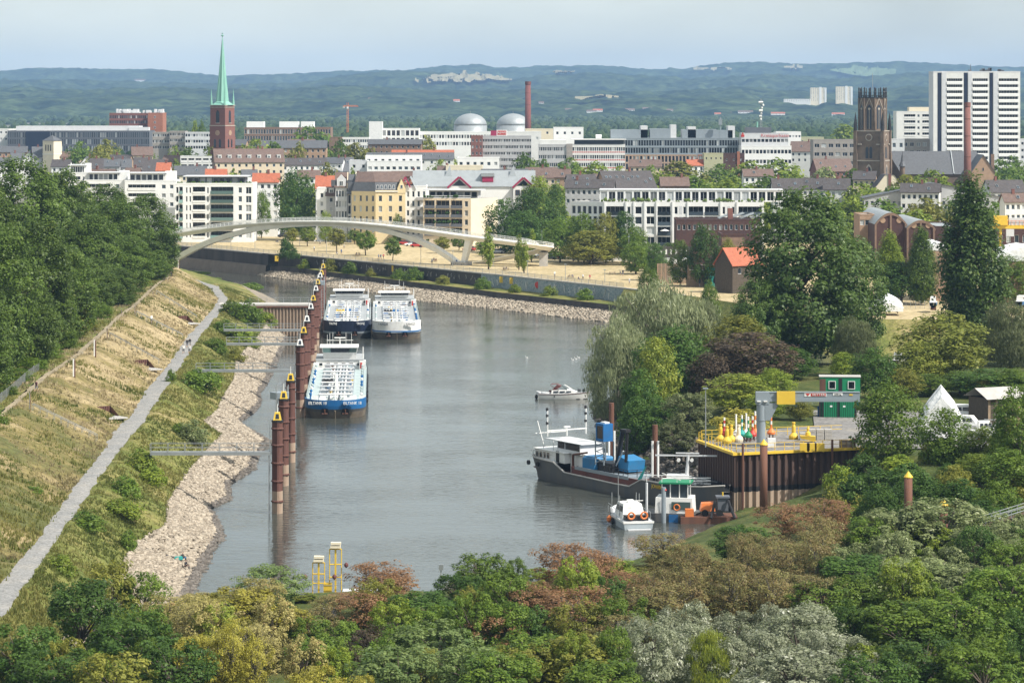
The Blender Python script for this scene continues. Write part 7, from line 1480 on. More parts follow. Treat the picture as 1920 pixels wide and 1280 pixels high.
 wh = part(e, 'wheelhouse', 'paint_white', lambda b: b.loft([[(-hb, ya+1.5, zw), (hb, ya+1.5, zw), (hb*.95, ya+6.5, zw), (-hb*.95, ya+6.5, zw)], [(-hb*1.03, ya+1.2, zw+wz*.52), (hb*1.03, ya+1.2, zw+wz*.52), (hb*.98, ya+6.7, zw+wz*.52), (-hb*.98, ya+6.7, zw+wz*.52)]], close=True))
 n_ = 3
 for i in range(n_):
  a0, a1 = [(-1, -.55), (-.52, .52), (.55, 1)][i]; part(wh, 'windscreen', 'glass_green' if (i != 1 and cols['acc'] == 'steel_grey') else 'glass_dark', lambda b: b.quad((hb*a0*1.02, ya+1.18, zw+wz*.53), (hb*a1*1.02, ya+1.18, zw+wz*.53), (hb*a1*1.07, ya+.85, zw+wz*.92), (hb*a0*1.07, ya+.85, zw+wz*.92)))
 for s in (-1, 1): part(wh, 'side_window', 'glass_dark', lambda b: b.quad((s*hb*1.03, ya+1.3, zw+wz*.53), (s*hb*.98, ya+6.6, zw+wz*.53), (s*hb*.99, ya+6.7, zw+wz*.92), (s*hb*1.06, ya+1.0, zw+wz*.92))); part(wh, 'corner_post', 'paint_white', lambda b: b.cyl((s*hb*1.03, ya+1.17, zw+wz*.5), (s*hb*1.08, ya+.84, zw+wz*.95), .1, n=4))
 part(wh, 'roof', 'paint_white', lambda b: b.box(-hb*1.22, hb*1.15, ya+.3, ya+7.1, zw+wz*.92, zw+wz*1.0)); part(wh, 'back_wall', 'paint_white', lambda b: b.quad((-hb, ya+6.65, zw), (hb, ya+6.65, zw), (hb, ya+6.65, zw+wz*.92), (-hb, ya+6.65, zw+wz*.92)))
 part(e, 'radar_mast', 'paint_white', lambda b: (b.cyl((0, ya+3.5, zw+wz), (0, ya+3.5, zw+wz+1.5), .1, n=6), b.box(-2.6, 2.6, ya+3.45, ya+3.55, zw+wz+1.0, zw+wz+1.1), b.box(-1.1, 1.1, ya+3.3, ya+3.6, zw+wz+1.45, zw+wz+1.65))); part(e, 'antenna', 'paint_white', lambda b: [b.cyl((q, ya+3.5, zw+wz), (q, ya+3.5, zw+wz+r.uniform(1.6, 3.2)), .04, n=4) for q in (-2.5, -2.0, -1.4, 1.2, 2.3)])
 part(e, 'stern_mast', 'paint_white', lambda b: b.cyl((B*.85, ya+2, deckz+1.5), (B*.85, ya+2, deckz+4.2), .1, n=5)); part(e, 'dinghy_red', 'red', lambda b: b.cyl((B*.78, ya-2, deckz+.2), (B*.78, ya-2, deckz+1.4), .22, n=8))
 part(e, 'boat_davit', 'paint_white', lambda b: (b.box(-B*.95, -B*.75, ya-3, ya+2, deckz, deckz+1.2), b.box(B*.72, B*.95, ya-1, ya+2, deckz, deckz+1.6)))
 return e
slope_ang = math.atan(0.047)
tanker(628, 785, 10.8, 86, slope_ang, 'nearest tank barge with a bright blue bow and pale green deck', ('EILTANK 18', 'EILTANK 18'), dict(low='hull_mud', mid='hull_grey', band='blue', deck='deck_pale', acc='steel_grey', hose='black', txt='paint_white', wy=648), 1, top=3.2, deckz=2.2)
tanker(650, 635, 11.4, 85, slope_ang, 'navy hulled tank barge moored at the dolphins behind the blue one', ('TRONJ', 'TRONJ'), dict(low='hull_grey', mid='paint_grey', band='navy', deck='deck_grey', acc='blue', hose='yellow', txt='paint_white', wy=543), 2, top=4.1, deckz=2.9)
tanker(744, 637, 11.4, 84, slope_ang, 'tank barge with white and teal bow on the open water side', ('YANGZI', 'YANGZI'), dict(low='hull_mud', mid='hull_grey', band='paint_white', deck='deck_grey', acc='blue', hose='black', txt='navy', wy=547, stripe='blue'), 3, top=4.2, deckz=3.0)
# ================================================================== CRANE BARGE
th = math.atan2(-.858, .515)
e = empty('crane_barge', (4.9, 432.6, 0), th, 'dark hulled work barge carrying a blue material handler', 'work barge')
xs_ = [0, .8, 2.5, 5, 8, 11, 24, 28, 31, 40, 44, 46.5]; hw = [1.6, 2.7, 3.3, 3.5, 3.55, 3.55, 3.55, 3.55, 3.55, 3.4, 2.3, .4]; sh = [3.2, 3.1, 3.0, 2.95, 2.9, 1.75, 1.6, 1.65, 2.9, 3.0, 3.3, 3.6]
wl = [(.9 if x < 1 else (.95 if x < 4 else 1)) for x in xs_]; rake = [2.2, 1.8, .8, .3, 0, 0, 0, 0, 0, 0, -.4, -.9]
for s, nm in ((-1, 'hull'), (1, 'hull')):
 part(e, nm, 'hull_grey', lambda b: b.loft([[(x+r_*(1-q), s*h*(w_*(1-q)+q)*(1 if q else .9), -1+(t+1)*q) for x, h, w_, r_, t in zip(xs_, hw, wl, rake, sh)] for q in (0, .35, .7, 1)]), smooth=True)
 part(e, 'gunwale', 'concrete' if s < 0 else 'hull_grey', lambda b: [b.cyl((x0, s*h0, t0), (x1, s*h1, t1), .13, n=5) for x0, h0, t0, x1, h1, t1 in zip(xs_[:-1], hw[:-1], sh[:-1], xs_[1:], hw[1:], sh[1:])])
part(e, 'transom', 'hull_grey', lambda b: b.quad((2.2, -1.3, -1), (2.2, 1.3, -1), (0, 1.6, 3.2), (0, -1.6, 3.2)))
part(e, 'main_deck', 'hold_red', lambda b: b.poly([(x, -h*.98, 1.45) for x, h in zip(xs_, hw)]+[(x, h*.98, 1.45) for x, h in reversed(list(zip(xs_, hw)))]))
part(e, 'stern_deck', 'deck_grey', lambda b: b.poly([(x, -h*.97, 2.75) for x, h in zip(xs_[:5], hw)]+[(x, h*.97, 2.75) for x, h in reversed(list(zip(xs_[:5], hw)))])); part(e, 'bow_deck', 'hull_grey', lambda b: b.poly([(x, -h*.97, 2.7) for x, h in zip(xs_[8:], hw[8:])]+[(x, h*.97, 2.7) for x, h in reversed(list(zip(xs_[8:], hw[8:])))]))
part(e, 'hold_coaming', 'hold_red', lambda b: (b.box(11.5, 29, -2.7, -2.5, 1.45, 2.6), b.box(11.5, 29, 2.5, 2.7, 1.45, 2.6), b.box(11.5, 11.7, -2.5, 2.5, 1.45, 2.6), b.box(28.8, 29, -2.5, 2.5, 1.45, 2.6)))
ca = part(e, 'cabin', 'paint_white', lambda b: b.box(1.4, 9.5, -2.6, 2.6, 2.76, 4.2)); part(e, 'cabin_roof', 'paint_white', lambda b: b.box(1.2, 9.8, -2.8, 2.8, 4.2, 4.3))
for i in range(4): o = link('cabin_window', win_mesh(.6, .8, 'wood', 'glass', 1), ca, (2.1+i*1.0, -2.63, 3.5));
part(ca, 'cabin_door', 'black', lambda b: b.box(7.3, 8.1, -2.68, -2.603, 2.8, 4.4))
part(e, 'sun_roof', 'light_grey', lambda b: (b.box(3.4, 13.2, -2.1, 2.1, 5.75, 5.85), [b.cyl((x, y, 4.3), (x, y, 5.75), .05, n=4) for x in (3.2, 6) for y in (-2.3, 2.3)]))
wh = part(e, 'wheelhouse', 'light_grey', lambda b: b.box(6.6, 12.8, -2.0, 2.0, 4.3, 4.75)); part(wh, 'wheelhouse_glass', 'glass_dark', lambda b: b.box(6.7, 12.7, -1.95, 1.95, 4.75, 5.6)); part(wh, 'window_post', 'light_grey', lambda b: [b.box(x, x+.12, -2.0, 2.0, 4.75, 5.75) for x in (6.6, 8.6, 12.65)]); part(e, 'deck_house', 'paint_white', lambda b: b.box(9.6, 13.6, -1.6, 2.4, 1.5, 4.4))
part(e, 'signal_yard', 'paint_white', lambda b: (b.cyl((6, -3.4, 7.2), (6, 3.4, 7.2), .09, n=5), b.cyl((6, 0, 6.3), (6, 0, 7.6), .1, n=5), b.box(5.8, 6.2, -.5, .5, 7.5, 7.7), b.cyl((4.6, -4.5, 6.8), (4.6, 1, 6.8), .06, n=5)))
for s in (-1, 1):
 part(e, 'mast', 'paint_white', lambda b: b.cyl((6, s*3.3, 6.4), (6, s*3.3, 10.4), .09, n=6));
 for z in (8.0, 9.1, 10.0): part(e, 'signal_ball', 'black', lambda b: b.lathe([(.05, z), (.2, z+.15), (.2, z+.45), (.05, z+.6)], (5.9, s*3.3, 0), 8))
part(e, 'light_pole', 'paint_white', lambda b: b.cyl((3.6, -2.4, 4.6), (3.0, -3.2, 8.4), .08, n=5)); part(e, 'antenna', 'galv', lambda b: [b.cyl((5.5, y, 6.4), (5.5, y, 6.4+h_), .03, n=4) for y, h_ in ((-2.5, 2), (1.5, 2.6), (2.2, 2.2), (2.9, 1.8))])
part(e, 'stern_rail', 'galv', lambda b: ([b.cyl((x, -h+.15, t), (x, -h+.15, t+.9), .04, n=4) for x, h, t in zip(xs_[:5], hw, sh)], [b.cyl((xs_[i], -hw[i]+.15, sh[i]+.9), (xs_[i+1], -hw[i+1]+.15, sh[i+1]+.9), .04, n=4) for i in range(4)])); part(e, 'loader_arm', 'rust', lambda b: (b.cyl((11.2, -2.2, 1.5), (11.2, -2.2, 4.2), .2, n=6), b.cyl((11.2, -2.2, 4.2), (15, -2.2, 4.9), .15, n=6)))
part(e, 'tyre_fender', 'rubber', lambda b: [b.cyl((x, -3.6, 2.2), (x, -3.85, 2.2), .35, n=10) for x in (1.4, 4)])
# material handler on its deck
h0 = empty('material_handler', (0, 0, 0), 0, None, None); bpy.data.objects.remove(h0)
cr = empty('material_handler', tuple(Vector((4.9, 432.6, 0))+Matrix.Rotation(th, 3, 'Z')@Vector((18.0, 0.3, 2.2))), th, 'blue material handler crane with raised cab standing on the barge', 'crane')
part(cr, 'base_deck', 'steel_grey', lambda b: (b.box(-5.5, 8.5, -2.9, 2.9, 0, .35), b.box(-5.5, 8.5, -3.05, -2.9, .1, .55))); [part(cr, 'rail_post', 'black', lambda b: b.cyl((x, y, .35), (x, y, 1.4), .05, n=4)) for x, y in [(q, -2.9) for q in np.arange(1, 8.4, 1.2)]+[(8.4, q) for q in (-1.5, 0, 1.5, 2.9)]]; [part(cr, 'rail_bar', 'black', lambda b: b.tube([(.9, -2.9, z), (8.4, -2.9, z), (8.4, 2.9, z)], .045, 4)) for z in (.85, 1.4)]
part(cr, 'engine_house', 'blue_bright', lambda b: (b.loft([[(-4.6, -2.3, .4), (-1.4, -2.3, .4), (-1.4, 1.0, .4), (-4.6, 1.0, .4)], [(-4.6, -2.3, 1.8), (-1.4, -2.3, 1.9), (-1.4, 1.0, 1.9), (-4.6, 1.0, 1.8)], [(-4.3, -2.0, 2.15), (-1.6, -2.0, 2.15), (-1.6, .8, 2.15), (-4.3, .8, 2.15)]], close=True, caps=True))); part(cr, 'engine_cover', 'blue_bright', lambda b: (b.loft([[(2.2, -.6, .6), (4.6, -.6, .6), (4.6, 2.2, .6), (2.2, 2.2, .6)], [(1.9, -.6, 2.7), (4.9, -.6, 2.2), (4.9, 2.2, 2.2), (1.9, 2.2, 2.7)]], close=True, caps=True))); part(cr, 'turntable', 'black', lambda b: (b.box(-1.4, 2.2, -1.8, 2.0, .4, 1.6), b.cyl((.3, 0, .35), (.3, 0, .6), 1.6, n=16)))
part(cr, 'cab_tower', 'steel_grey', lambda b: ([b.cyl((x, y, 1.2), (x, y, 4.6), .1, n=5) for x in (-1.3, .9) for y in (-2.2, -.5)], [b.cyl((-1.3, -2.2, z), (.9, -2.2, z+.7), .07, n=4) for z in (1.4, 2.2, 3.0, 3.8)], [b.cyl((-1.3, -.5, z), (-1.3, -2.2, z+.7), .07, n=4) for z in (1.4, 2.4, 3.4)]))
cb = part(cr, 'cab', 'blue', lambda b: (b.box(-1.2, .8, -2.2, -.6, 4.6, 4.95), b.box(-1.2, .8, -2.2, -.6, 6.75, 7.1), b.box(-1.2, -.95, -2.2, -.6, 4.95, 6.75), b.box(.6, .8, -2.2, -.6, 4.95, 6.75))); part(cb, 'cab_glass', 'glass_dark', lambda b: b.box(-.95, .6, -2.14, -.66, 4.95, 6.75)); part(cb, 'cab_side', 'blue', lambda b: b.box(-1.26, -1.203, -2.0, -.8, 4.8, 5.8)); part(cb, 'roof_lamp', 'paint_white', lambda b: b.box(-.7, .4, -1.7, -.9, 7.1, 7.3))
part(cr, 'boom', 'black', lambda b: (b.cyl((1.6, -.4, 1.6), (3.3, -.6, 6.2), .33, n=6), b.cyl((3.3, -.6, 6.2), (4.6, -.6, 6.4), .3, n=6), b.cyl((4.5, -.6, 6.4), (4.2, -.6, 2.0), .24, n=6), b.box(3.2, 4.8, -1.0, -.2, 6.2, 6.6))); part(cr, 'hydraulic_cylinder', 'paint_grey', lambda b: (b.cyl((2.4, -1.1, 1.3), (4.3, -1.1, 3.6), .1, n=6), b.cyl((1.0, -.2, 2.2), (3.0, -.4, 5.2), .12, n=6)))
def spud(loc, z1, label, pale):
 s_ = empty('spud_pile', loc, label=label, cat='pile'); zt = z1-loc[2]
 part(s_, 'tube', 'rust', lambda b: b.cyl((0, 0, 0), (0, 0, zt), .38, n=12)); part(s_, 'lifting_eye', 'black', lambda b: b.tube([(math.cos(t)*.22, 0, zt+.1+math.sin(t)*.35) for t in np.linspace(0, 3.15, 8)], .06, 5))
 part(s_, 'guide', 'paint_white', lambda b: [b.cyl((x, -.3, 0), (x, -.3, zt-(2.2 if pale else 4.0)), .17, n=6) for x in (-.38, .38)]); part(s_, 'collar', 'hull_grey', lambda b: b.lathe([(.8, 0), (.8, .5), (.5, .6)], n=10))
q = Matrix.Rotation(th, 3, 'Z'); O = Vector((4.9, 432.6, 0))
spud(tuple(O+q@Vector((13.5, 2.9, 2.6))), 11.6, 'rusty spud pile rising behind the blue cab', False); spud(tuple(O+q@Vector((31.5, -1.6, 2.7))), 10.4, 'white and rusty spud pile on the bow of the work barge', True)
o = lettering('JOHANNELISE', .75, M['yellow'], e, (36, -3.62, 2.35), (R(90), 0, 0), depth=.03)
# wedge bucket and clutter on the bow
part(e, 'ramp_plate', 'teal', lambda b: b.loft([[(28.6, -2.6, 2.6), (29.6, -2.6, 2.6)], [(29.8, -2.0, 4.6), (30.0, -2.0, 4.6)]])); part(e, 'bow_bollard', 'black', lambda b: [b.cyl((x, -2.8, 2.7), (x, -2.8, 3.3), .18, n=8) for x in (33, 33.7, 38, 38.7)]); part(e, 'stowed_pipes', 'galv', lambda b: [b.cyl((33, y, 3.0+.1*i), (40, y, 3.0+.1*i), .12, n=5) for i, y in enumerate((-.6, 0, .6, 1.2, 1.8))])
# moored barge with red hull at the quay
e = empty('moored_lighter', (xa(1300, 401), 401, 0), R(-6), 'black and dark red hulled lighter moored against the quay corner', 'barge'); L_ = 8.2
part(e, 'hull', 'hold_red', lambda b: b.loft([[(-L_/2, -1.6, 0), (L_*.42, -1.6, .2), (L_*.5, 0, .4), (L_*.42, 1.6, .2), (-L_/2, 1.6, 0)], [(-L_/2, -2, 2.0), (L_*.45, -2, 2.3), (L_*.55, 0, 2.6), (L_*.45, 2, 2.3), (-L_/2, 2, 2.0)]], close=True, caps=True)); part(e, 'bulwark', 'black', lambda b: b.loft([[(-L_/2, -2.02, 2.0), (L_*.45, -2.02, 2.3), (L_*.555, 0, 2.6), (L_*.45, 2.02, 2.3)], [(-L_/2, -2.02, 2.7), (L_*.45, -2.02, 3.2), (L_*.56, 0, 3.6), (L_*.45, 2.02, 3.2)]])); part(e, 'rail', 'paint_white', lambda b: [b.cyl((-L_/2, -2.05, z), (L_*.3, -2.05, z+.15), .09, n=5) for z in (2.9, 3.3, 3.7)]); part(e, 'mast', 'light_grey', lambda b: (b.cyl((-1, 0, 2), (-.7, 0, 6.6), .3, .2, 8), b.box(-5.2, 3.6, -.1, .1, 6.5, 6.7), b.box(-2.4, .8, -.15, .15, 6.85, 7.0))); part(e, 'wheel_cabin', 'paint_white', lambda b: b.box(-3.6, -.6, -1.2, 1.2, 2.2, 4.0)); part(e, 'searchlight', 'paint_white', lambda b: [b.cyl((x, -.3, 6.0), (x, 0, 6.0), .25, n=8) for x in (-2, -.2)])
# pusher with green roof
e = empty('push_boat', (xa(1258, 386), 386, 0), R(-10), 'white push boat with a green wheelhouse roof beside the barge', 'boat')
part(e, 'hull', 'hull_grey', lambda b: b.prism([(-3.6, -2.2), (3.4, -2.2), (3.9, 0), (3.4, 2.2), (-3.6, 2.2)], -.6, 1.1)); dh = part(e, 'deckhouse', 'paint_white', lambda b: b.loft([[(-1.9, -1.9, 1.1), (3.1, -1.9, 1.1), (3.1, 1.9, 1.1), (-1.9, 1.9, 1.1)], [(-1.8, -1.8, 3.1), (3.0, -1.8, 3.1), (3.0, 1.8, 3.1), (-1.8, 1.8, 3.1)]], close=True, caps=True)); part(dh, 'pale_panel', 'glass_green', lambda b: b.box(.3, 2.8, -1.96, -1.9, 1.6, 2.6)); part(dh, 'door', 'light_grey', lambda b: b.box(-1.2, -.5, -1.97, -1.903, 1.2, 2.8)); wh = part(e, 'wheelhouse', 'glass', lambda b: b.box(-1.0, 2.4, -1.4, 1.4, 3.1, 4.9)); [part(wh, 'window_post', 'paint_white', lambda b: b.cyl((x, y, 3.1), (x, y, 4.95), .09, n=4)) for x in (-1.0, .1, 1.3, 2.4) for y in (-1.43, 1.43)]; part(wh, 'roof', 'green', lambda b: b.box(-1.4, 2.8, -1.8, 1.8, 4.9, 5.1)); part(e, 'roof_rail', 'paint_white', lambda b: ([b.cyl((x, -1.6, 5.1), (x, -1.6, 6.0), .05, n=4) for x in (-3, -1, 1, 2.7)], b.cyl((-3.4, -1.6, 6.0), (2.9, -1.6, 6.0), .06, n=4), b.cyl((-1, -1.6, 6.3), (1.5, -1.6, 5.4), .07, n=4)))
def ring(b, c, r=.38, t=.1, axis='y', n=14):
 pts = [(c[0]+r*math.cos(a), c[1], c[2]+r*math.sin(a)) for a in np.linspace(0, 2*math.pi, n)]; b.tube(pts, t, 6)
part(e, 'life_ring', 'orange', lambda b: ring(b, (1.0, -2.0, 1.9))); part(e, 'fender_pile', 'steel_grey', lambda b: b.cyl((-.6, -2.9, -1), (-.6, -2.9, 4.6), .3, n=10)); part(e, 'red_lamp', 'red', lambda b: b.lathe([(.05, 4.1), (.18, 4.25), (.05, 4.45)], (-.35, -3.0, 0), 8)); part(e, 'samson_post', 'light_grey', lambda b: b.cyl((-3.0, -1.6, 1.1), (-3.0, -1.6, 5.0), .16, n=6)); part(e, 'poster', 'blue', lambda b: b.box(.0, 1.2, -2.32, -2.26, -.2, 1.0))
# grey work boat with life rings
e = empty('work_boat', (xa(1197, 377), 377, 0), R(12), 'small grey and white work boat with two orange life rings on its stern', 'boat')
hull = [[(-1.75, 0, z*.0-.4), (1.75, 0, -.4), (1.9, 6, -.4), (1.0, 9.6, -.4), (0, 10.6, -.4), (-1.0, 9.6, -.4), (-1.9, 6, -.4)] for z in (0,)]; top_ = [(-2.0, -.2, 1.05), (2.0, -.2, 1.05), (2.15, 6, 1.25), (1.25, 9.8, 1.6), (0, 11.0, 1.8), (-1.25, 9.8, 1.6), (-2.15, 6, 1.25)]
part(e, 'hull', 'paint_grey', lambda b: b.loft([hull[0], top_], close=True)); part(e, 'hull_stripe', 'paint_white', lambda b: b.loft([[(x*1.01, y-.02 if y < 1 else y, z-.25) for x, y, z in top_], [(x*1.02, y-.03 if y < 1 else y, z+.02) for x, y, z in top_]], close=True)); part(e, 'deck', 'light_grey', lambda b: b.poly([(x*.97, y, z-.05) for x, y, z in top_])); cab = part(e, 'cabin', 'paint_white', lambda b: b.loft([[(-1.5, 2.2, 1.1), (1.5, 2.2, 1.1), (1.5, 6.8, 1.2), (-1.5, 6.8, 1.2)], [(-1.2, 3.0, 2.9), (1.2, 3.0, 2.9), (1.25, 6.0, 2.9), (-1.25, 6.0, 2.9)]], close=True, caps=True))
for s in (-1, 1): part(cab, 'rear_window', 'curtain', lambda b: b.quad((s*.62-.5, 2.5, 1.75), (s*.62+.5, 2.5, 1.75), (s*.58+.42, 2.86, 2.6), (s*.58-.42, 2.86, 2.6))); part(cab, 'side_window', 'glass_dark', lambda b: b.quad((s*1.40, 3.0, 1.9), (s*1.40, 6.3, 1.9), (s*1.30, 6.0, 2.6), (s*1.30, 3.2, 2.6))); part(e, 'life_ring', 'orange', lambda b: ring(b, (s*.85, .35, 1.75), .42, .12)); part(e, 'rail', 'galv', lambda b: ([b.cyl((s*(2.0-.08*max(0, y-6)), y, 1.1), (s*(2.0-.08*max(0, y-6)), y, 2.0), .035, n=4) for y in (1.5, 3.5, 5.5, 7.5, 9)], b.cyl((s*2.0, 1.5, 2.0), (s*1.76, 9, 2.3), .035, n=4)))
part(e, 'rear_bench', 'black', lambda b: b.box(-1.5, 1.5, .6, 2.0, 1.05, 1.7)); part(e, 'roof_box', 'paint_white', lambda b: (b.box(-.4, .4, 3.9, 4.6, 2.9, 3.3), b.box(-1.4, 1.4, 3.0, 3.1, 3.25, 3.35))); part(e, 'mast', 'galv', lambda b: [b.cyl((x, y, 1.2), (x, y, z), .05, n=5) for x, y, z in ((-1.3, 5.5, 6.2), (-1.9, 6.5, 4.0), (1.2, 5.8, 4.0), (1.5, 5.4, 3.9), (-1.5, 4.0, 3.9))]); part(e, 'fender', 'orange', lambda b: b.lathe([(.05, .2), (.35, .5), (.35, .9), (.05, 1.2)], (-2.5, 5.5, 0), 10)); part(e, 'tyre_fender', 'rubber', lambda b: b.cyl((-2.15, 4.6, .5), (-2.4, 4.6, .5), .42, n=10)); part(e, 'bathing_platform', 'light_grey', lambda b: b.box(-1.5, 1.5, -.7, -.2, .0, .12))
# orange and black deck machine beside the push boat
e = empty('deck_loader', (xa(1335, 384), 384, .6), 0, 'orange and black hydraulic loader on the pontoon beside the quay', 'loader')
part(e, 'pontoon', 'rust', lambda b: b.box(-4.2, 3.2, -2, 2, -1.2, .3)); part(e, 'engine_hood', 'orange', lambda b: b.loft([[(-1.6, -.9, .9), (.4, -.9, .9), (.4, .9, .9), (-1.6, .9, .9)], [(-1.4, -.7, 1.9), (.2, -.7, 2.0), (.2, .7, 2.0), (-1.4, .7, 1.9)]], close=True, caps=True)); part(e, 'cab', 'dark_grey', lambda b: (b.box(.7, 2.1, -.8, .8, .9, 2.6), b.box(.5, 2.3, -1.0, 1.0, 2.6, 2.8))); part(e, 'arm', 'black', lambda b: (b.cyl((.3, -1.0, 2.2), (-.3, -2.4, .2), .18, n=6), b.cyl((2.0, -1, 2.4), (2.8, -2.2, .2), .18, n=6))); part(e, 'crate', 'orange', lambda b: b.box(-3.6, -2.5, -1.8, -1.0, .3, 1.3)); part(e, 'wheel', 'rubber', lambda b: [b.cyl((x, -1.0, .7), (x, -1.3, .7), .45, n=12) for x in (-1.0, .9)]); part(e, 'beacon', 'yellow', lambda b: b.cyl((1.4, 0, 2.8), (1.4, 0, 3.3), .1, n=6))
# ================================================================== MOTOR YACHT
e = empty('motor_yacht', (xa(1054, 543), 543, 0), R(-2), 'white motor yacht with maroon canopy anchored in the basin', 'yacht')
ky = [(-4.4, 1.25), (-3, 1.45), (0, 1.55), (2.4, 1.35), (4.0, .75), (4.9, .05)]
for s in (-1, 1): part(e, 'hull', 'paint_white', lambda b: b.loft([[(x*.97-.1, s*w_*.8, -.2) for x, w_ in ky], [(x, s*w_, .55) for x, w_ in ky], [(x+(.25 if x > 2 else 0), s*(w_+.04), 1.0+.06*max(0, x)) for x, w_ in ky]]), smooth=True); part(e, 'rub_rail', 'maroon', lambda b: b.tube([(x+(.2 if x > 2 else 0), s*(w_+.05), .92+.06*max(0, x)) for x, w_ in ky], .06, 4))
part(e, 'transom', 'paint_white', lambda b: b.quad((-4.4, -1.25, -.2), (-4.4, 1.25, -.2), (-4.4, 1.29, 1.0), (-4.4, -1.29, 1.0))); part(e, 'boot_stripe', 'black', lambda b: b.loft([[(x*.975-.1, -w_*.82-.01, -.1) for x, w_ in ky], [(x*.98-.06, -w_*.86-.01, .1) for x, w_ in ky]])); part(e, 'deck', 'deck_grey', lambda b: b.poly([(x, -w_*.98, .98+.06*max(0, x)) for x, w_ in ky]+[(x, w_*.98, .98+.06*max(0, x)) for x, w_ in reversed(ky)]))
part(e, 'coachroof', 'paint_white', lambda b: b.loft([[(-2.0, -1.2, 1.0), (3.2, -.8, 1.15), (3.2, .8, 1.15), (-2.0, 1.2, 1.0)], [(-1.9, -1.05, 1.65), (1.6, -.85, 1.75), (1.6, .85, 1.75), (-1.9, 1.05, 1.65)]], close=True, caps=True)); part(e, 'side_windows', 'glass_dark', lambda b: [b.quad((x0, -1.19+.02*x0, 1.2), (x1, -1.19+.02*x1, 1.22), (x1-.1, -1.1, 1.52), (x0, -1.12, 1.5)) for x0, x1 in ((-1.6, -.6), (-.45, .6), (.75, 1.7))]); part(e, 'windscreen', 'glass', lambda b: b.loft([[(.9, -.95, 1.72), (.9, .95, 1.72)], [(-.1, -.8, 2.45), (-.1, .8, 2.45)]])); part(e, 'canopy', 'maroon', lambda b: (b.loft([[(-.1, -.85, 2.4), (-.1, .85, 2.4)], [(-.9, -.95, 2.75), (-.9, .95, 2.75)], [(-2.0, -1.0, 2.7), (-2.0, 1.0, 2.7)], [(-2.2, -1.0, 2.45), (-2.2, 1.0, 2.45)]]), b.loft([[(-.1, -.88, 2.35), (-.9, -.96, 2.7)], [(-1.2, -1.05, 1.7), (-1.9, -1.05, 1.7)]]), b.cyl((-2.1, -1.0, 2.5), (-.6, -1.05, 1.7), .05, n=4))); part(e, 'mast', 'paint_white', lambda b: b.cyl((.4, 0, 2.6), (1.8, 0, 1.75), .09, n=6)); part(e, 'bow_rail', 'galv', lambda b: ([b.cyl((x, -w_, 1.1), (x+.1, -w_, 1.8), .03, n=4) for x, w_ in ((3, 1.0), (3.7, .75), (4.4, .4), (5, .05))], b.tube([(3, -1.0, 1.8), (4.4, -.4, 1.85), (5.1, -.02, 1.85)], .035, 4))); part(e, 'bowsprit', 'paint_white', lambda b: b.box(4.8, 5.5, -.15, .15, 1.2, 1.28)); part(e, 'fender', 'black', lambda b: [b.cyl((x, -.8, 1.3), (x, -.8, 1.9), .12, n=6) for x in (3.0, 3.3, 3.9, 4.1)]); part(e, 'outboard', 'black', lambda b: b.lathe([(.1, -.1), (.28, .2), (.28, .6), (.1, .8)], (-4.75, -.3, 0), 8)); part(e, 'porthole', 'black', lambda b: b.cyl((-1.4, -1.56, .55), (-1.4, -1.5, .55), .13, n=8))
d_ = empty('dinghy', (xa(1020, 543), 543, .85), R(4), 'grey rubber dinghy hung on the stern of the yacht', 'dinghy'); part(d_, 'tube', 'light_grey', lambda b: b.tube([(1.2, -.55, .2), (-.6, -.55, .2), (-1.2, -.2, .35), (-1.3, 0, .38), (-1.2, .2, .35), (-.6, .55, .2), (1.2, .55, .2)], .22, 8), smooth=True); part(d_, 'floor', 'hull_grey', lambda b: b.box(-.9, 1.2, -.5, .5, .05, .12)); part(d_, 'outboard_cover', 'maroon', lambda b: b.box(.9, 1.5, -.2, .2, .3, .7))
for i, (px, py) in enumerate([(988, 671), (1074, 675), (1080, 673), (1085, 671)]):
 x, D_, _ = gp(px, py); e = empty('swan', (x, D_, 0), R(90), 'white swan on the open water, %s from the left' % ordinal(i+1), 'swan', 'swans on the basin'); e.scale = (.6, .6, .6); part(e, 'body', 'paint_white', lambda b: (b.loft([[(.02, -.5, .15)]*6]+[[(.22*s_*math.cos(a), y, .12+.2*s_*math.sin(a)) for a in np.linspace(0, 5.24, 6)] for y, s_ in ((-.35, .7), (0, 1), (.3, .85))]+[[(0, .5, .2)]*6], close=True), b.tube([(0, .35, .2), (0, .5, .45), (0, .48, .7), (0, .6, .8), (0, .72, .75)], .05, 6)), smooth=True)
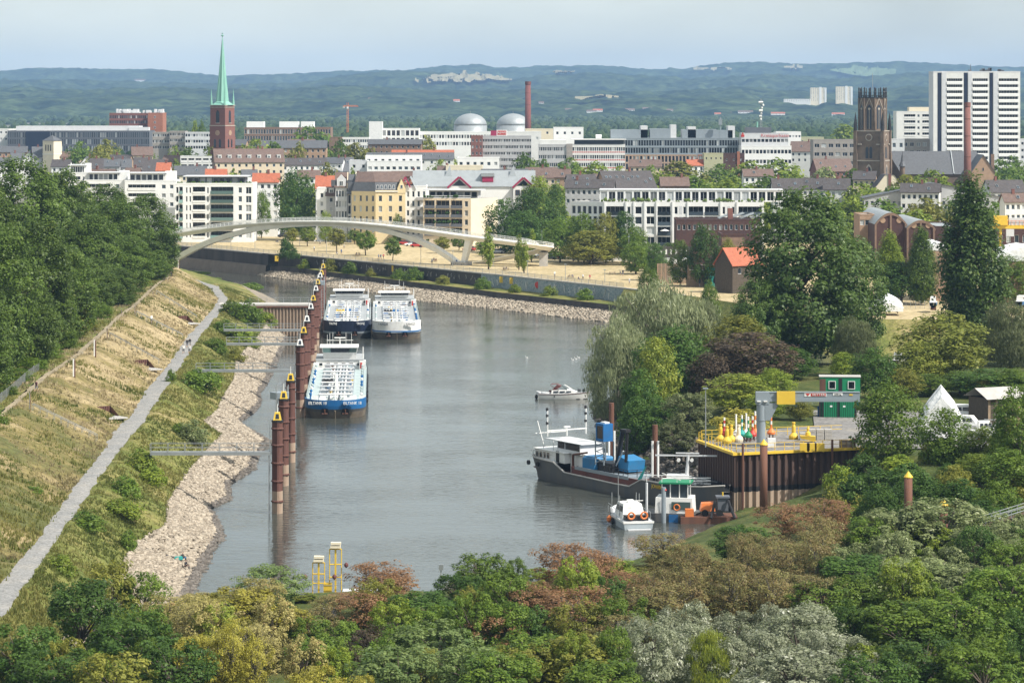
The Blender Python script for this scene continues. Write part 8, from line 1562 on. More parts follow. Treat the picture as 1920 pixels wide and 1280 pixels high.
# ================================================================== SHEET PILE QUAY AND YARD
qy = empty('sheet_pile_quay', (0, 0, 0), label='dark sheet pile quay corner with a pale tide band', cat='quay')
lm, dm_ = 3.3, 0
def pile_mesh(w_, z0, z1, m, nm):
 b = MB(); b.loft([[(0, 0, z), (.30*w_, 0, z), (.42*w_, .42, z), (.88*w_, .42, z), (w_, 0, z)] for z in (z0, z1)]); return b.mesh(nm, M[m])
M['pile_black'] = mat('tarred_sheet_pile', (0.045, 0.026, 0.022), .75, c2=(0.11, 0.065, 0.05), scale=.9, streak=True)
pa = pile_mesh(1.0, 3.3, 7.7, 'pile_black', 'sheet_pile'); pb_ = pile_mesh(1.0, 2.6, 3.3, 'black', 'wet_band'); pc_ = pile_mesh(1.0, -2, 2.6, 'pile_pale', 'sheet_pile_foot')
for (ax, ay), (bx_, by_), n in (((25.9, 408.5), (29.8, 393.0), 15), ((29.8, 393.0), (48.8, 400.0), 19)):
 d = Vector((bx_-ax, by_-ay)); L_ = d.length; d.normalize(); a_ = math.atan2(d.y, d.x)
 for i in range(n):
  o = link('sheet_pile', pa, qy, (ax+d.x*L_*i/n, ay+d.y*L_*i/n, 0), a_); o.scale = (L_/n, 1, 1); link('wet_band', pb_, o); link('pile_foot', pc_, o)
part(qy, 'capping_beam', 'yellow', lambda b: [b.prism([p0, p1, p2, p3], 7.6, 7.95) for p0, p1, p2, p3 in (((25.6, 408.5), (29.6, 392.7), (30.1, 393.3), (26.1, 408.6)), ((29.6, 392.7), (49.0, 399.85), (48.9, 400.3), (30.1, 393.3)))]); part(qy, 'fender_post', 'rust', lambda b: [b.cyl((x, y, -1), (x, y, 9.2), .16, n=6) for x, y in ((30.9, 392.7), (43.4, 397.5))])
part(qy, 'stair_rail', 'yellow', lambda b: b.cyl((48.9, 399.5, 8.6), (42.5, 394.5, 3.2), .1, n=5))
gl_ = empty('guard_rail', (0, 0, 7.95), label='yellow guard rail round the edge of the quay yard', cat='railing')
pts = resample([(26.0, 408), (29.75, 393.1), (48.8, 400.1)], 26)
for p0, p1 in zip(pts[:-1], pts[1:]):
 b = MB(); b.cyl((*p0, 0), (*p0, 1.1), .05, n=5); [b.cyl((*p0, z), (*p1, z), .04, n=4) for z in (.55, 1.1)]; b.build('rail_panel', M['yellow'], gl_)
g2 = empty('guard_rail', (0, 0, 7.8), label='yellow rail at the back of the quay yard behind the buoys', cat='railing'); pts = resample([(26.5, 411), (34, 414), (47, 418)], 14)
for p0, p1 in zip(pts[:-1], pts[1:]): b = MB(); b.cyl((*p0, 0), (*p0, 1.1), .05, n=5); [b.cyl((*p0, z), (*p1, z), .04, n=4) for z in (.55, 1.1)]; b.build('rail_panel', M['yellow'], g2)
def on_yard(px, py, z=7.78): return gp(px, py, z)
# pillar crane
x, D_, z = on_yard(1427, 838); e = empty('pillar_crane', (x, D_, z), label='grey pillar slewing crane with a yellow hoist block and lettered jib', cat='crane'); hb = za(757, D_)-z; ht = za(734, D_)-z
part(e, 'pillar', 'steel_grey', lambda b: (b.cyl((0, 0, 0), (0, 0, hb), .62, n=24), b.lathe([(.7, hb*.62), (.7, hb*.62+.12)], n=24), b.lathe([(.95, 0), (.95, .2)], n=16)), smooth=False); part(e, 'slewing_head', 'steel_grey', lambda b: (b.box(-.75, 1.1, -.5, .5, hb, ht), b.loft([[(.5, -.45, hb-2.2), (1.2, -.45, hb-2.2), (1.2, .45, hb-2.2), (.5, .45, hb-2.2)], [(.5, -.45, hb+.1), (2.4, -.45, hb+.1), (2.4, .45, hb+.1), (.5, .45, hb+.1)]], close=True, caps=True)))
jl = (1612-1427)/F*D_; jb = part(e, 'jib', 'steel_grey', lambda b: (b.box(1.1, jl, -.28, .28, ht-.95, ht-.1), b.box(1.1, jl, -.36, .36, ht-.1, ht), b.box(1.1, jl, -.4, .4, ht-1.35, ht-.95))); part(jb, 'hoist_block', 'yellow', lambda b: b.box(2.1, 4.6, -.75, -.4, ht-1.65, ht+.1)); part(jb, 'sign_board', 'paint_white', lambda b: (b.box(5.9, 8.9, -.33, -.284, ht-.62, ht-.15), b.box(9.8, 11.1, -.33, -.284, ht-.5, ht-.15))); part(jb, 'red_mark', 'red', lambda b: (b.poly([(6.0, -.36, ht-.2), (6.7, -.36, ht-.2), (6.35, -.36, ht-.58)]), b.box(6.75, 8.8, -.345, -.335, ht-.58, ht-.19))); lettering('VETTER', .42, M['paint_white'], jb, (7.8, -.37, ht-.385), (R(90), 0, 0), depth=.015, sx=1.25); lettering('6300 kg', .3, M['black'], jb, (10.45, -.35, ht-.33), (R(90), 0, 0), depth=.01); part(jb, 'yellow_plate', 'yellow', lambda b: b.box(12.0, 12.5, -.33, -.284, ht-.5, ht-.3)); part(e, 'work_lamp', 'paint_white', lambda b: [b.box(x0, x0+.5, -.8, -.5, hb+.35, hb+.5) for x0 in (-.6, .3)])
part(e, 'control_box', 'paint_white', lambda b: b.box(.9, 2.0, -.2, .5, 0, 1.2))
# navigation buoys
def buoy(px, py, c, kind, label, ht=1.0):
 x, D_, z = on_yard(px, py); e = empty('navigation_buoy', (x, D_, z), label=label, cat='buoy', group='navigation buoys stored on the quay'); e.scale = (.8, .8, .92)
 if kind == 'cone':
  part(e, 'float', c, lambda b: b.lathe([(.75, 0), (.85, .35), (.8, .55), (.35, 1.0), (.3, 1.05)], n=14)); part(e, 'topmark', c, lambda b: b.lathe([(.3, 1.05), (.34, 1.1), (.34, 1.9), (.2, 2.3), (.3, 2.35), (.3, 2.6)], n=12))
 else:
  part(e, 'stand', 'rust', lambda b: [b.cyl((s*.3, t*.3, 0), (s*.3, t*.3, .7), .08, n=5) for s in (-1, 1) for t in (-1, 1)]); part(e, 'float', c, lambda b: b.lathe([(.3, .6), (.72, .7), (.75, 1.0), (.3, 1.5), (.2, 1.6)], n=14)); k = 4
  for i in range(k): part(e, 'spar_band', 'paint_white' if i % 2 else c, lambda b: b.cyl((0, 0, 1.6+i*.55*ht), (0, 0, 1.6+(i+1)*.55*ht), .17, n=10))
for i, (px, py, c, k, h_) in enumerate([(1351,827,'yellow','cone',1), (1358,824,'red','spar',.8), (1363,831,'yellow','cone',1), (1371,828,'yellow','cone',1), (1380,826,'paint_white','spar',1.1), (1385,828,'cream','cone',.9), (1391,825,'teal','spar',1.0), (1399,824,'paint_white','spar',1.1), (1403,828,'green','spar',1.0), (1411,826,'red','spar',.95), (1416,823,'orange','spar',1.2), (1446,822,'orange','spar',1.0), (1488,823,'yellow','cone',.8)]):
 buoy(px, py, c, k, '%s buoy stored on the quay yard, %s from the left' % ({'paint_white': 'white', 'teal': 'pale green', 'cream': 'cream'}.get(c, c), ordinal(i+1)), h_)
x, D_, z = on_yard(1515, 828); e = empty('radar_float', (x, D_, z), label='low yellow wedge shaped radar float on the yard', cat='buoy'); part(e, 'float', 'yellow', lambda b: b.loft([[(-1.0, -.6, .5), (1.0, -.6, .1), (1.0, .6, .1), (-1.0, .6, .5)], [(-1.1, -.7, .9), (1.0, -.7, .8), (1.0, .7, .8), (-1.1, .7, .9)]], close=True, caps=True)); part(e, 'topmark', 'yellow', lambda b: b.lathe([(.4, .9), (.35, 1.3), (.12, 1.5), (.2, 1.8), (.04, 2.2)], n=10))
for i in range(4):
 for j in range(3 if i else 2):
  x, D_, z = on_yard(1508+i*15.5, 826); b = MB(); b.box(-.5, .5, -.5, .5, 0, .48); b.box(-.3, .3, -.52, -.502, .15, .3); o = b.build('concrete_block', M['concrete'], None, (x, D_+1.2, z+.5*j+.002)); tag(o, 'grey concrete block, %s stack from the left, %s layer from the ground' % (ordinal(i+1), ordinal(j+1)), 'block', 'stacked concrete blocks on the yard')
for i, (px, c) in enumerate([(1510, 'yellow'), (1523, 'yellow'), (1538, 'yellow')]):
 x, D_, z = on_yard(px, 848); b = MB(); b.box(-.65, .65, -.25, .25, .15, 1.15); b.box(-.6, -.4, -.2, .2, 0, .15); b.box(.4, .6, -.2, .2, 0, .15); o = b.build('yellow_cabinet', M[c], None, (x, D_+.9, z)); tag(o, 'yellow steel cabinet at the quay edge, %s from the left' % ordinal(i+1), 'cabinet', 'yellow cabinets at the quay edge')
x, D_, z = on_yard(1588, 842); e = empty('pallet_stack', (x, D_+1, z), label='stack of wooden pallets at the end of the quay yard', cat='pallets'); [part(e, 'pallet', 'wood', lambda b: (b.box(-.9, .9, -.5, .5, i*.17+.12, i*.17+.16), [b.box(q, q+.15, -.5, .5, i*.17, i*.17+.12) for q in (-.9, -.07, .75)])) for i in range(7)]; part(e, 'post', 'rust', lambda b: b.box(1.0, 1.3, -.2, .1, 0, 1.4))
# green containers
x, D_, z = gp(1571, 783, 7.7); e = empty('green_container', (x, D_, z), R(-6), 'green double door container with black frame beside the crane jib', 'container'); W = 5.6; H = 3.0
part(e, 'body', 'green_dark', lambda b: b.box(-W/2, W/2, 0, 2.6, .02, H-.02)); part(e, 'roof', 'green', lambda b: b.box(-W/2-.03, W/2+.03, -.03, 2.63, H-.02, H+.05)); part(e, 'frame', 'black', lambda b: (b.box(-W/2, W/2, -.12, 0, H-.25, H-.03), [b.box(q, q+.22, -.12, 0, .03, H-.25) for q in (-W/2, -W/2+.5, -.1, W/2-.25)]))
for i in range(2):
 dd = empty('door', (-W/2+.72+i*2.45, -.02, .1), 0); dd.parent = e
 for k in range(8): part(dd, 'corrugation', 'green', lambda b: b.box(k*.27, k*.27+.17, -.08, .0, 0, H-.4))
 part(dd, 'notice', 'paint_white', lambda b: b.box(.4+.5*(1-i), .75+.5*(1-i), -.1, -.085, 1.5, 1.75))
e = empty('green_cabin', (xa(1575, 452), 452, 7.7), R(-5), 'green site cabin with two white windows standing behind the container', 'cabin'); H = za(707, 452)-7.7; W = 6.2; z0 = H-2.9
part(e, 'body', 'green', lambda b: b.box(-W/2, W/2, 0, 2.8, z0, H)); part(e, 'roof', 'concrete', lambda b: b.box(-W/2-.1, W/2+.1, -.1, 2.9, H, H+.12)); part(e, 'lower_store', 'green_dark', lambda b: b.box(-W/2, W/2, .05, 2.75, 0, z0)); part(e, 'corner_panel', 'rust', lambda b: b.box(-W/2-.02, -W/2+.9, -.05, -.003, z0, H-.3)); part(e, 'dark_panel', 'black', lambda b: b.box(-.2, .35, -.05, -.003, z0+.2, H-.2))
for q in (-1.2, 1.75): link('window', win_mesh(1.1, 1.25, 'paint_white', 'glass_dark', 1), e, (q, -.03, z0+1.7))
# lamp, gate, piles
def lamp(px, pyb, pyt, z, label, D_=None, grp='lamp posts'):
 x, D_, _ = gp(px, pyb, z) if D_ is None else (xa(px, D_), D_, 0); e = empty('lamp_post', (x, D_, z), label=label, cat='lamp', group=grp); h = za(pyt, D_)-z
 part(e, 'pole', 'galv', lambda b: b.cyl((0, 0, 0), (0, 0, h), .09, .06, 7)); part(e, 'head', 'steel_grey', lambda b: b.box(-.35, .35, -.2, .2, h, h+.15))
lamp(1323, 838, 729, 7.78, 'slim lamp post at the left corner of the quay')
e = empty('yard_gate', (xa(1493, 440), 440, 7.7), 0, 'low blue tubular gate between bush and green container', 'gate'); part(e, 'post', 'blue', lambda b: (b.box(-.15, .15, -.1, .1, 0, 2.4), b.box(3.2, 3.4, -.1, .1, 0, 1.6))); part(e, 'bar', 'steel_grey', lambda b: [b.cyl((0, 0, z), (3.3, 0, z), .05, n=5) for z in (.6, 1.3, 2.0)])
for i, (px, yt, D_, zb) in enumerate([(1432,823,379,-1), (1703,883,352,-1), (1769,935,338,0)]):
 x = xa(px, D_); zt = za(yt, D_); e = empty('steel_pile', (x, D_, zb), label=['rusty steel pile with a yellow cone in front of the pillar crane', 'rusty steel pile with a yellow cone before the ivy bank', 'yellow coned pile almost hidden by the pale trees'][i], cat='pile', group='rusty piles with yellow cones')
 part(e, 'tube', 'rust', lambda b: b.cyl((0, 0, 2.6), (0, 0, zt-zb-.7), .5, n=18), smooth=True); part(e, 'tube_foot', 'steel_grey', lambda b: b.cyl((0, 0, 0), (0, 0, 2.6), .5, n=18), smooth=True); part(e, 'cone', 'yellow', lambda b: b.lathe([(.55, zt-zb-.75), (.55, zt-zb-.65), (.03, zt-zb)], n=14))
o = rocks('driftwood', np.array([(xa(1490, 392)+q*.9, 390.5+.3*k, .6+.15*k) for k, q in enumerate(np.linspace(-1, 2, 9))]), .5, M['wood'], 31); tag(o, 'pale bleached driftwood lump at the foot of the quay', 'driftwood')
# ramp at the right edge
e = empty('access_ramp', (0, 0, 0), label='grey steel access ramp leaving the picture at the right edge', cat='ramp'); A = Vector(pd(1845, 985, 338)); B_ = Vector(pd(1990, 940, 344)); d = (B_-A)
part(e, 'ramp_deck', 'wood', lambda b: b.loft([[A+Vector((0, -.9, 0)), B_+Vector((0, -.9, 0))], [A+Vector((0, .9, 0)), B_+Vector((0, .9, 0))], [A+Vector((0, .9, -.3)), B_+Vector((0, .9, -.3))], [A+Vector((0, -.9, -.3)), B_+Vector((0, -.9, -.3))]], close=True));
for s in (-.9, .9): part(e, 'railing', 'galv', lambda b: ([b.cyl(A+d*t+Vector((0, s, 0)), A+d*t+Vector((0, s, 1.0)), .05, n=4) for t in np.linspace(0, 1, 10)], [b.cyl(A+Vector((0, s, z)), B_+Vector((0, s, z)), .05, n=4) for z in (.5, 1.0)]))
# ================================================================== BOATYARD
def tarp(px, yb, yt, wpx, D_, label, seed, z=7.65):
 x = xa(px, D_); e = empty('boat_cover', (x, D_, z), R(random.Random(seed).uniform(-10, 25)), label, 'boat cover', 'boats under white tarpaulins'); h = za(yt, D_)-z; w_ = wpx/F*D_; r = random.Random(seed); rows = []
 for i in range(9):
  t = i/8; y = -w_*.2+w_*.9*t; rh = h*(.72+.28*math.sin(t*math.pi*.9+.3))
  rows.append([(w_*.5*c+r.uniform(-.12, .12), y, max(.4, rh*s)+r.uniform(-.1, .1)) for c, s in ((-1, .12), (-.98, .45), (-.62, .72), (0, 1), (.62, .72), (.98, .45), (1, .12))])
 part(e, 'tarpaulin', 'canvas', lambda b: (b.loft(rows), b.poly(rows[0]), b.poly(list(reversed(rows[-1]))))); part(e, 'cradle', 'rust', lambda b: [b.cyl((s*w_*.35, y, -.2), (s*w_*.3, y, 1.2), .12, n=5) for s in (-1, 1) for y in (.3, w_*.5)]); part(e, 'rope', 'steel_grey', lambda b: [b.tube([(p[0]*1.01, p[1]-.02, p[2]+.03) for p in rows[k]], .03, 4) for k in (2, 5)])
tarp(1765, 800, 722, 80, 405, 'large white tarpaulin over a boat right of the round tree', 3); tarp(1662, 592, 562, 62, 658, 'white tarpaulin over a boat, front one of the far pair', 4); tarp(1668, 585, 550, 45, 672, 'white tarpaulin over a boat, rear one of the far pair', 5)
def cruiser(px, py, D_, L_, rot, label, acc='paint_white', z=7.7):
 e = empty('cabin_cruiser', (xa(px, D_), D_, z), rot, label, 'boat', 'boats laid up in the yard'); k = L_/9.4
 ky2 = [(-4.4*k, 1.2*k), (0, 1.5*k), (2.4*k, 1.3*k), (4.9*k, .05)]
 for s in (-1, 1): part(e, 'hull', acc, lambda b: b.loft([[(x*.9, 0, .35) for x, w_ in ky2], [(x, s*w_*.85, .9) for x, w_ in ky2], [(x, s*w_, 1.7) for x, w_ in ky2]]))
 part(e, 'deck', 'paint_white', lambda b: b.poly([(x, -w_, 1.69) for x, w_ in ky2]+[(x, w_, 1.69) for x, w_ in reversed(ky2)])); part(e, 'cabin', 'paint_white', lambda b: b.loft([[(-2.5*k, -1.1*k, 1.7), (2*k, -.9*k, 1.7), (2*k, .9*k, 1.7), (-2.5*k, 1.1*k, 1.7)], [(-2.3*k, -.95*k, 2.9), (.7*k, -.8*k, 2.9), (.7*k, .8*k, 2.9), (-2.3*k, .95*k, 2.9)]], close=True, caps=True)); part(e, 'cabin_windows', 'glass_dark', lambda b: [b.quad((x0*k, -1.12*k+.02*i, 2.1), (x0*k+1.0*k, -1.1*k+.02*i, 2.1), (x0*k+.9*k, -1.0*k, 2.6), (x0*k+.05, -1.02*k, 2.6)) for i, x0 in enumerate((-2.2, -1.0, .1))]); part(e, 'rail', 'galv', lambda b: b.tube([(0, -1.4*k, 2.3), (2.4*k, -1.2*k, 2.4), (4.8*k, 0, 2.5), (2.4*k, 1.2*k, 2.4)], .04, 4)); part(e, 'stand', 'rust', lambda b: [b.box(x, x+.2, -.6, .6, -.1, .5) for x in (-2.5*k, 1.5*k)])
cruiser(1805, 765, 430, 9.5, R(-15), 'white cabin cruiser standing right of the large tarpaulin'); cruiser(1815, 785, 415, 8, R(-30), 'white sports boat in front of the cabin cruiser'); cruiser(1850, 788, 408, 5, R(10), 'small grey boat below the wooden shed', 'light_grey'); cruiser(1750, 590, 668, 6, R(80), 'boat with blue cover behind the maple', 'blue'); cruiser(1690, 680, 520, 7, R(60), 'white boat half hidden behind the dark round tree'); cruiser(1915, 570, 672, 7, R(70), 'blue covered boat at the right edge', 'blue')
e = empty('wooden_shed', (xa(1885, 425), 425, 7.7), R(25), 'dark weathered wooden shed with a grey sagging roof at the right edge', 'shed'); W, H = 6, za(745, 425)-7.7
for i in range(14): part(e, 'board', 'wood' if i % 3 == 0 else 'bark', lambda b: b.box(-W/2+i*W/14+.01, -W/2+(i+1)*W/14-.01, -.03, 0, 0, H-.05*(i % 2)))
part(e, 'walls', 'bark', lambda b: b.box(-W/2+.02, W/2-.02, .01, 5, 0, H-.1)); part(e, 'roof', 'concrete', lambda b: b.loft([[(-W/2-.6, -.7, H-.1), (W/2+.6, -.7, H-.1)], [(-W/2-.6, 2.5, H+1.3), (W/2+.6, 2.5, H+1.3)], [(-W/2-.6, 5.6, H-.1), (W/2+.6, 5.6, H-.1)]])); part(e, 'door', 'taupe', lambda b: b.box(-1.9, -.4, -.09, -.035, .1, 2.3)); part(e, 'door_window', 'glass_dark', lambda b: b.box(-1.5, -.9, -.11, -.09, 1.3, 1.9))
e = empty('yellow_travel_crane', (xa(1900, 745), 745, 7), 0, 'orange yellow gantry crane at the right edge behind the trees', 'crane'); z0 = za(425, 745)-7; part(e, 'girder', 'yellow', lambda b: (b.box(-5.5, 9, -.6, .6, z0-.5, z0+.4), b.box(-5.0, -1.6, -1.0, 1.0, z0+.4, z0+2.8))); part(e, 'walkway_rail', 'orange', lambda b: ([b.cyl((x, -.7, z0+.4), (x, -.7, z0+1.5), .06, n=4) for x in np.arange(-5.5, 9, 1)], b.cyl((-5.5, -.7, z0+1.5), (9, -.7, z0+1.5), .06, n=4))); part(e, 'legs', 'yellow', lambda b: [b.cyl((x, 0, 0), (x*.8, 0, z0), .35, n=6) for x in (-4, 8)]); part(e, 'cabinet', 'light_grey', lambda b: (b.box(-1.2, 6, -.5, .9, z0+.4, z0+2.2), b.box(-2, 0, -1.2, -.65, z0-2.4, z0-.6)))
# wire fence in the boatyard
e = empty('wire_fence', (0, 0, 0), label='wire mesh fence behind the white boat tents', cat='fence'); p0, p1 = Vector(gp(1690, 580, 7)), Vector(gp(1760, 578, 7))
for i in range(8): part(e, 'fence_panel', 'galv', lambda b: (b.cyl(p0+(p1-p0)*(i/8), p0+(p1-p0)*(i/8)+Vector((0, 0, 2)), .05, n=4), [b.cyl(p0+(p1-p0)*(i/8)+Vector((0, 0, z)), p0+(p1-p0)*((i+1)/8)+Vector((0, 0, z)), .02, n=3) for z in np.arange(.2, 2, .3)]))
# ================================================================== NEAR SHORE MARKS
e = empty('light_frame', (xa(612, 322), 322, 0.3), 0, 'yellow steel frames with lamp heads at the near water edge', 'navigation light');
for x0, zt in ((-.85, 4.1), (1.0, 5.6)):
 part(e, 'frame', 'yellow', lambda b: (b.cyl((x0-.65, 0, 0), (x0-.65, 0, zt), .06, n=5), b.cyl((x0+.65, 0, 0), (x0+.65, 0, zt), .06, n=5), [b.cyl((x0-.65, 0, z), (x0+.65, 0, z), .08, n=5) for z in (zt*.45, zt*.7, zt)], b.box(x0-.1, x0+.1, -.08, .08, 0, zt))); part(e, 'lamp_head', 'cream', lambda b: (b.box(x0-.55, x0+.55, -.35, .35, zt+.12, zt+.38), b.box(x0-.5, x0+.6, -.4, .3, zt+.5, zt+.75), b.box(x0-.1, x0+.1, -.1, .1, zt, zt+.5)))
part(e, 'cabinet', 'yellow', lambda b: b.box(-.3, .6, -.3, .3, 0, 1.9)); part(e, 'platform_rail', 'galv', lambda b: ([b.cyl((x, -.6, 1.2), (x, -.6, 2.3), .04, n=4) for x in (-2.2, -1.1, 1.6, 2.6, 3.6)], [b.cyl((-2.3, -.6, z), (3.7, -.6, z), .035, n=4) for z in (1.7, 2.3)])); part(e, 'red_ball', 'maroon', lambda b: [b.lathe([(.05, 0), (.24, .2), (.24, .4), (.05, .6)], (x, -.4, z), 8) for x, z in ((-2.3, 2.3), (.9, 2.3), (2.2, 3.6))]); part(e, 'jetty', 'light_grey', lambda b: (b.box(1.8, 6.5, -1.5, 1.5, .7, 1.0), [b.cyl((x, y, -1), (x, y, .7), .12, n=5) for x in (2.2, 6) for y in (-1.3, 1.3)]))
e = empty('sign_board', (xa(617, 300), 300, land_z(xa(617, 300), 300).item()), 0, 'dark back of a shipping sign on a grey post', 'sign'); zt = za(1140, 300)-e.location.z; part(e, 'post', 'galv', lambda b: b.cyl((.1, .05, 0), (.1, .05, zt+.1), .07, n=6)); part(e, 'board', 'dark_grey', lambda b: b.box(-.65, .75, 0, .04, zt-1.6, zt)); part(e, 'board_edge', 'paint_white', lambda b: b.box(-.7, .8, -.01, .05, zt, zt+.06))
e = empty('pontoon', (xa(815, 322), 322, 0), 0, 'white landing pontoon with mast behind the near thicket', 'pontoon'); part(e, 'deck', 'light_grey', lambda b: b.box(-3.2, 2.6, -1.4, 1.4, .2, .75)); part(e, 'cabin', 'paint_white', lambda b: b.box(.9, 2.2, -.6, .6, .75, 2.0)); part(e, 'cabin_window', 'glass_dark', lambda b: b.box(1.15, 1.6, -.63, -.603, 1.2, 1.7)); part(e, 'mast', 'galv', lambda b: (b.cyl((.7, 0, .7), (.7, 0, 4.2), .07, n=5), b.box(.45, .95, -.2, .2, 3.6, 4.2))); part(e, 'tyre_fender', 'rubber', lambda b: b.cyl((-1.0, -1.45, .5), (-1.0, -1.75, .5), .5, n=10)); part(e, 'bollard', 'wood', lambda b: [b.cyl((x, -1, .75), (x, -1, 1.3), .15, n=7) for x in (-2.8, -.3)])
# ================================================================== LEFT BANK DETAILS
def surf(x, D_):
 cr_, pl, pr_, ge = r_cr(D_), r_pl(D_), r_pr(D_), r_ge(D_)
 return float(np.interp(x, [cr_-20, cr_, cr_+(pl-cr_)*.12, cr_+(pl-cr_)*.5, pl-1, pl, pr_, ge, r_wa(D_)], [12, 12.05, 11.7, 9.6, 7.2, 7, 7, 3, 0]))
def bank_hit(px, py):
 best = None
 for D_ in np.arange(300, 780, .5):
  z = surf(xa(px, D_), D_); er = abs(HY+(HC-z)*F/D_-py)
  if best is None or er < best[0]: best = (er, D_, z)
 return xa(px, best[1]), best[1], best[2]
for i, (px, pyt, pyb) in enumerate([(139,672,710), (178,636,672), (56,735,772), (201,613,636), (335,486,508), (228,578,590), (253,572,592), (287,545,556), (315,520,530)]):
 x, D_, z = bank_hit(px, pyb); h = za(pyt, D_)-z; e = empty('marker_post', (x, D_, z-.2), label='pale marker post on the embankment crest, %s from the near end' % ordinal([2, 3, 1, 4, 9, 5, 6, 7, 8][i]), cat='post', group='marker posts on the embankment'); w_ = .2 if i in (0, 1, 4) else .07; part(e, 'post', 'rust', lambda b: b.box(.01, w_, -.1, .1, 0, h)); part(e, 'painted_face', 'paint_white' if w_ > .1 else 'galv', lambda b: b.box(-w_, .01, -.1, .1, .6, h+.1))
for i, ((a, c), (a2, c2)) in enumerate([((60,770),(180,828)), ((205,634),(297,684)), ((255,592),(342,636)), ((293,553),(368,600))]):
 A = Vector(bank_hit(a, c)); B_ = Vector(bank_hit(a2, c2)); e = empty('stair_handrail', tuple(A), label='steel handrail running down the embankment slope, %s from the near end' % ordinal(i+1), cat='handrail', group='handrails on the embankment'); d = B_-A; n = 9
 part(e, 'rail', 'galv', lambda b: [b.cyl(Vector((0, s, .95)), d+Vector((0, s, .95)), .05, n=5) for s in (0, 1.2)]); part(e, 'post', 'galv', lambda b: [b.cyl(d*(k/n)+Vector((0, s, -.3)), d*(k/n)+Vector((0, s, .95)), .04, n=4) for k in range(n+1) for s in (0, 1.2)])
for i, (px, py) in enumerate([(207,780), (277,690), (352,605)]):
 x, D_, z = bank_hit(px, py); e = empty('culvert_mouth', (x, D_, z-.1), R(38), 'rusty sheet pile culvert mouth at the foot of the slope, %s from the near end' % ordinal(i+1), 'culvert', 'culvert mouths'); part(e, 'side_wall', 'rust', lambda b: [b.loft([[(s, 0, 0), (s, 2.6, 0)], [(s, 0, .2), (s, 2.6, 1.5)]]) for s in (-1.4, 1.4)]); part(e, 'back_wall', 'rust_dark', lambda b: [b.box(-1.4+k*.4, -1.1+k*.4, 2.4, 2.6, 0, 1.4) for k in range(7)]); part(e, 'floor_slab', 'concrete', lambda b: b.box(-1.6, 1.6, -2.5, 2.5, -.1, .06))
e = empty('slope_fence', (0, 0, 0), label='grey mesh fence at the foot of the left wood', cat='fence')
for k in range(12):
 D0, D1 = 395+k*6, 401+k*6; p0 = Vector((r_cr(D0)-3.2, D0, 12)); p1 = Vector((r_cr(D1)-3.2, D1, 12)); part(e, 'fence_panel', 'galv', lambda b: (b.cyl(p0, p0+Vector((0, 0, 1.5)), .05, n=4), [b.cyl(p0+Vector((0, 0, z)), p1+Vector((0, 0, z)), .025, n=3) for z in np.arange(.1, 1.5, .2)], [b.cyl(p0*(1-t)+p1*t, p0*(1-t)+p1*t+Vector((0, 0, 1.4)), .02, n=3) for t in np.linspace(.05, .95, 12)]))
# ================================================================== PEOPLE
def person_mesh(pose):
 J = {'stand': dict(pel=(0, 0, .95), ch=(0, 0, 1.32), nk=(0, 0, 1.5), hd=(0, -.02, 1.66), ls=(-.19, 0, 1.42), rs=(.19, 0, 1.42), le=(-.24, .02, 1.14), re=(.24, .02, 1.14), lw=(-.25, -.06, .88), rw=(.25, -.06, .88), lh=(-.1, 0, .92), rh=(.1, 0, .92), lk=(-.11, -.02, .5), rk=(.11, -.02, .5), la=(-.12, .03, .07), ra=(.12, .03, .07), lt=(-.13, -.14, .04), rt=(.13, -.14, .04))}
 J['walk'] = dict(J['stand'], le=(-.24, .12, 1.15), re=(.24, -.1, 1.15), lw=(-.24, .1, .9), rw=(.24, -.26, .95), lk=(-.11, -.16, .5), rk=(.11, .08, .5), la=(-.12, -.25, .08), ra=(.12, .32, .14), lt=(-.12, -.42, .05), rt=(.12, .2, .05))
 J['sit'] = dict(pel=(0, 0, .3), ch=(0, -.06, .68), nk=(0, -.1, .86), hd=(0, -.14, 1.02), ls=(-.19, -.08, .78), rs=(.19, -.08, .78), le=(-.26, -.15, .52), re=(.26, -.15, .52), lw=(-.18, -.38, .5), rw=(.18, -.38, .5), lh=(-.1, -.02, .28), rh=(.1, -.02, .28), lk=(-.14, -.42, .48), rk=(.14, -.42, .48), la=(-.14, -.5, .08), ra=(.14, -.5, .08), lt=(-.14, -.66, .04), rt=(.14, -.66, .04))
 j = J[pose]; names = list(j); idx = {n: i for i, n in enumerate(names)}
 ed = [('pel', 'ch'), ('ch', 'nk'), ('nk', 'hd'), ('ch', 'ls'), ('ch', 'rs'), ('ls', 'le'), ('rs', 're'), ('le', 'lw'), ('re', 'rw'), ('pel', 'lh'), ('pel', 'rh'), ('lh', 'lk'), ('rh', 'rk'), ('lk', 'la'), ('rk', 'ra'), ('la', 'lt'), ('ra', 'rt')]
 rad = dict(pel=(.15, .11), ch=(.17, .12), nk=(.065, .065), hd=(.095, .115), ls=(.075, .075), rs=(.075, .075), le=(.05, .05), re=(.05, .05), lw=(.042, .03), rw=(.042, .03), lh=(.095, .095), rh=(.095, .095), lk=(.07, .07), rk=(.07, .07), la=(.05, .05), ra=(.05, .05), lt=(.04, .03), rt=(.04, .03))
 me = bpy.data.meshes.new('body'); me.from_pydata([j[n] for n in names], [(idx[a], idx[b_]) for a, b_ in ed], []); o = bpy.data.objects.new('tmp_body', me); col.objects.link(o)
 o.modifiers.new('s', 'SKIN'); ss = o.modifiers.new('d', 'SUBSURF'); ss.levels = 1; ss.render_levels = 1
 for n, i in idx.items(): me.skin_vertices[0].data[i].radius = rad[n]
 me.skin_vertices[0].data[0].use_root = True
 m2 = bake(o); bpy.data.objects.remove(o); m2.materials.clear(); m2.materials.append(None); return m2
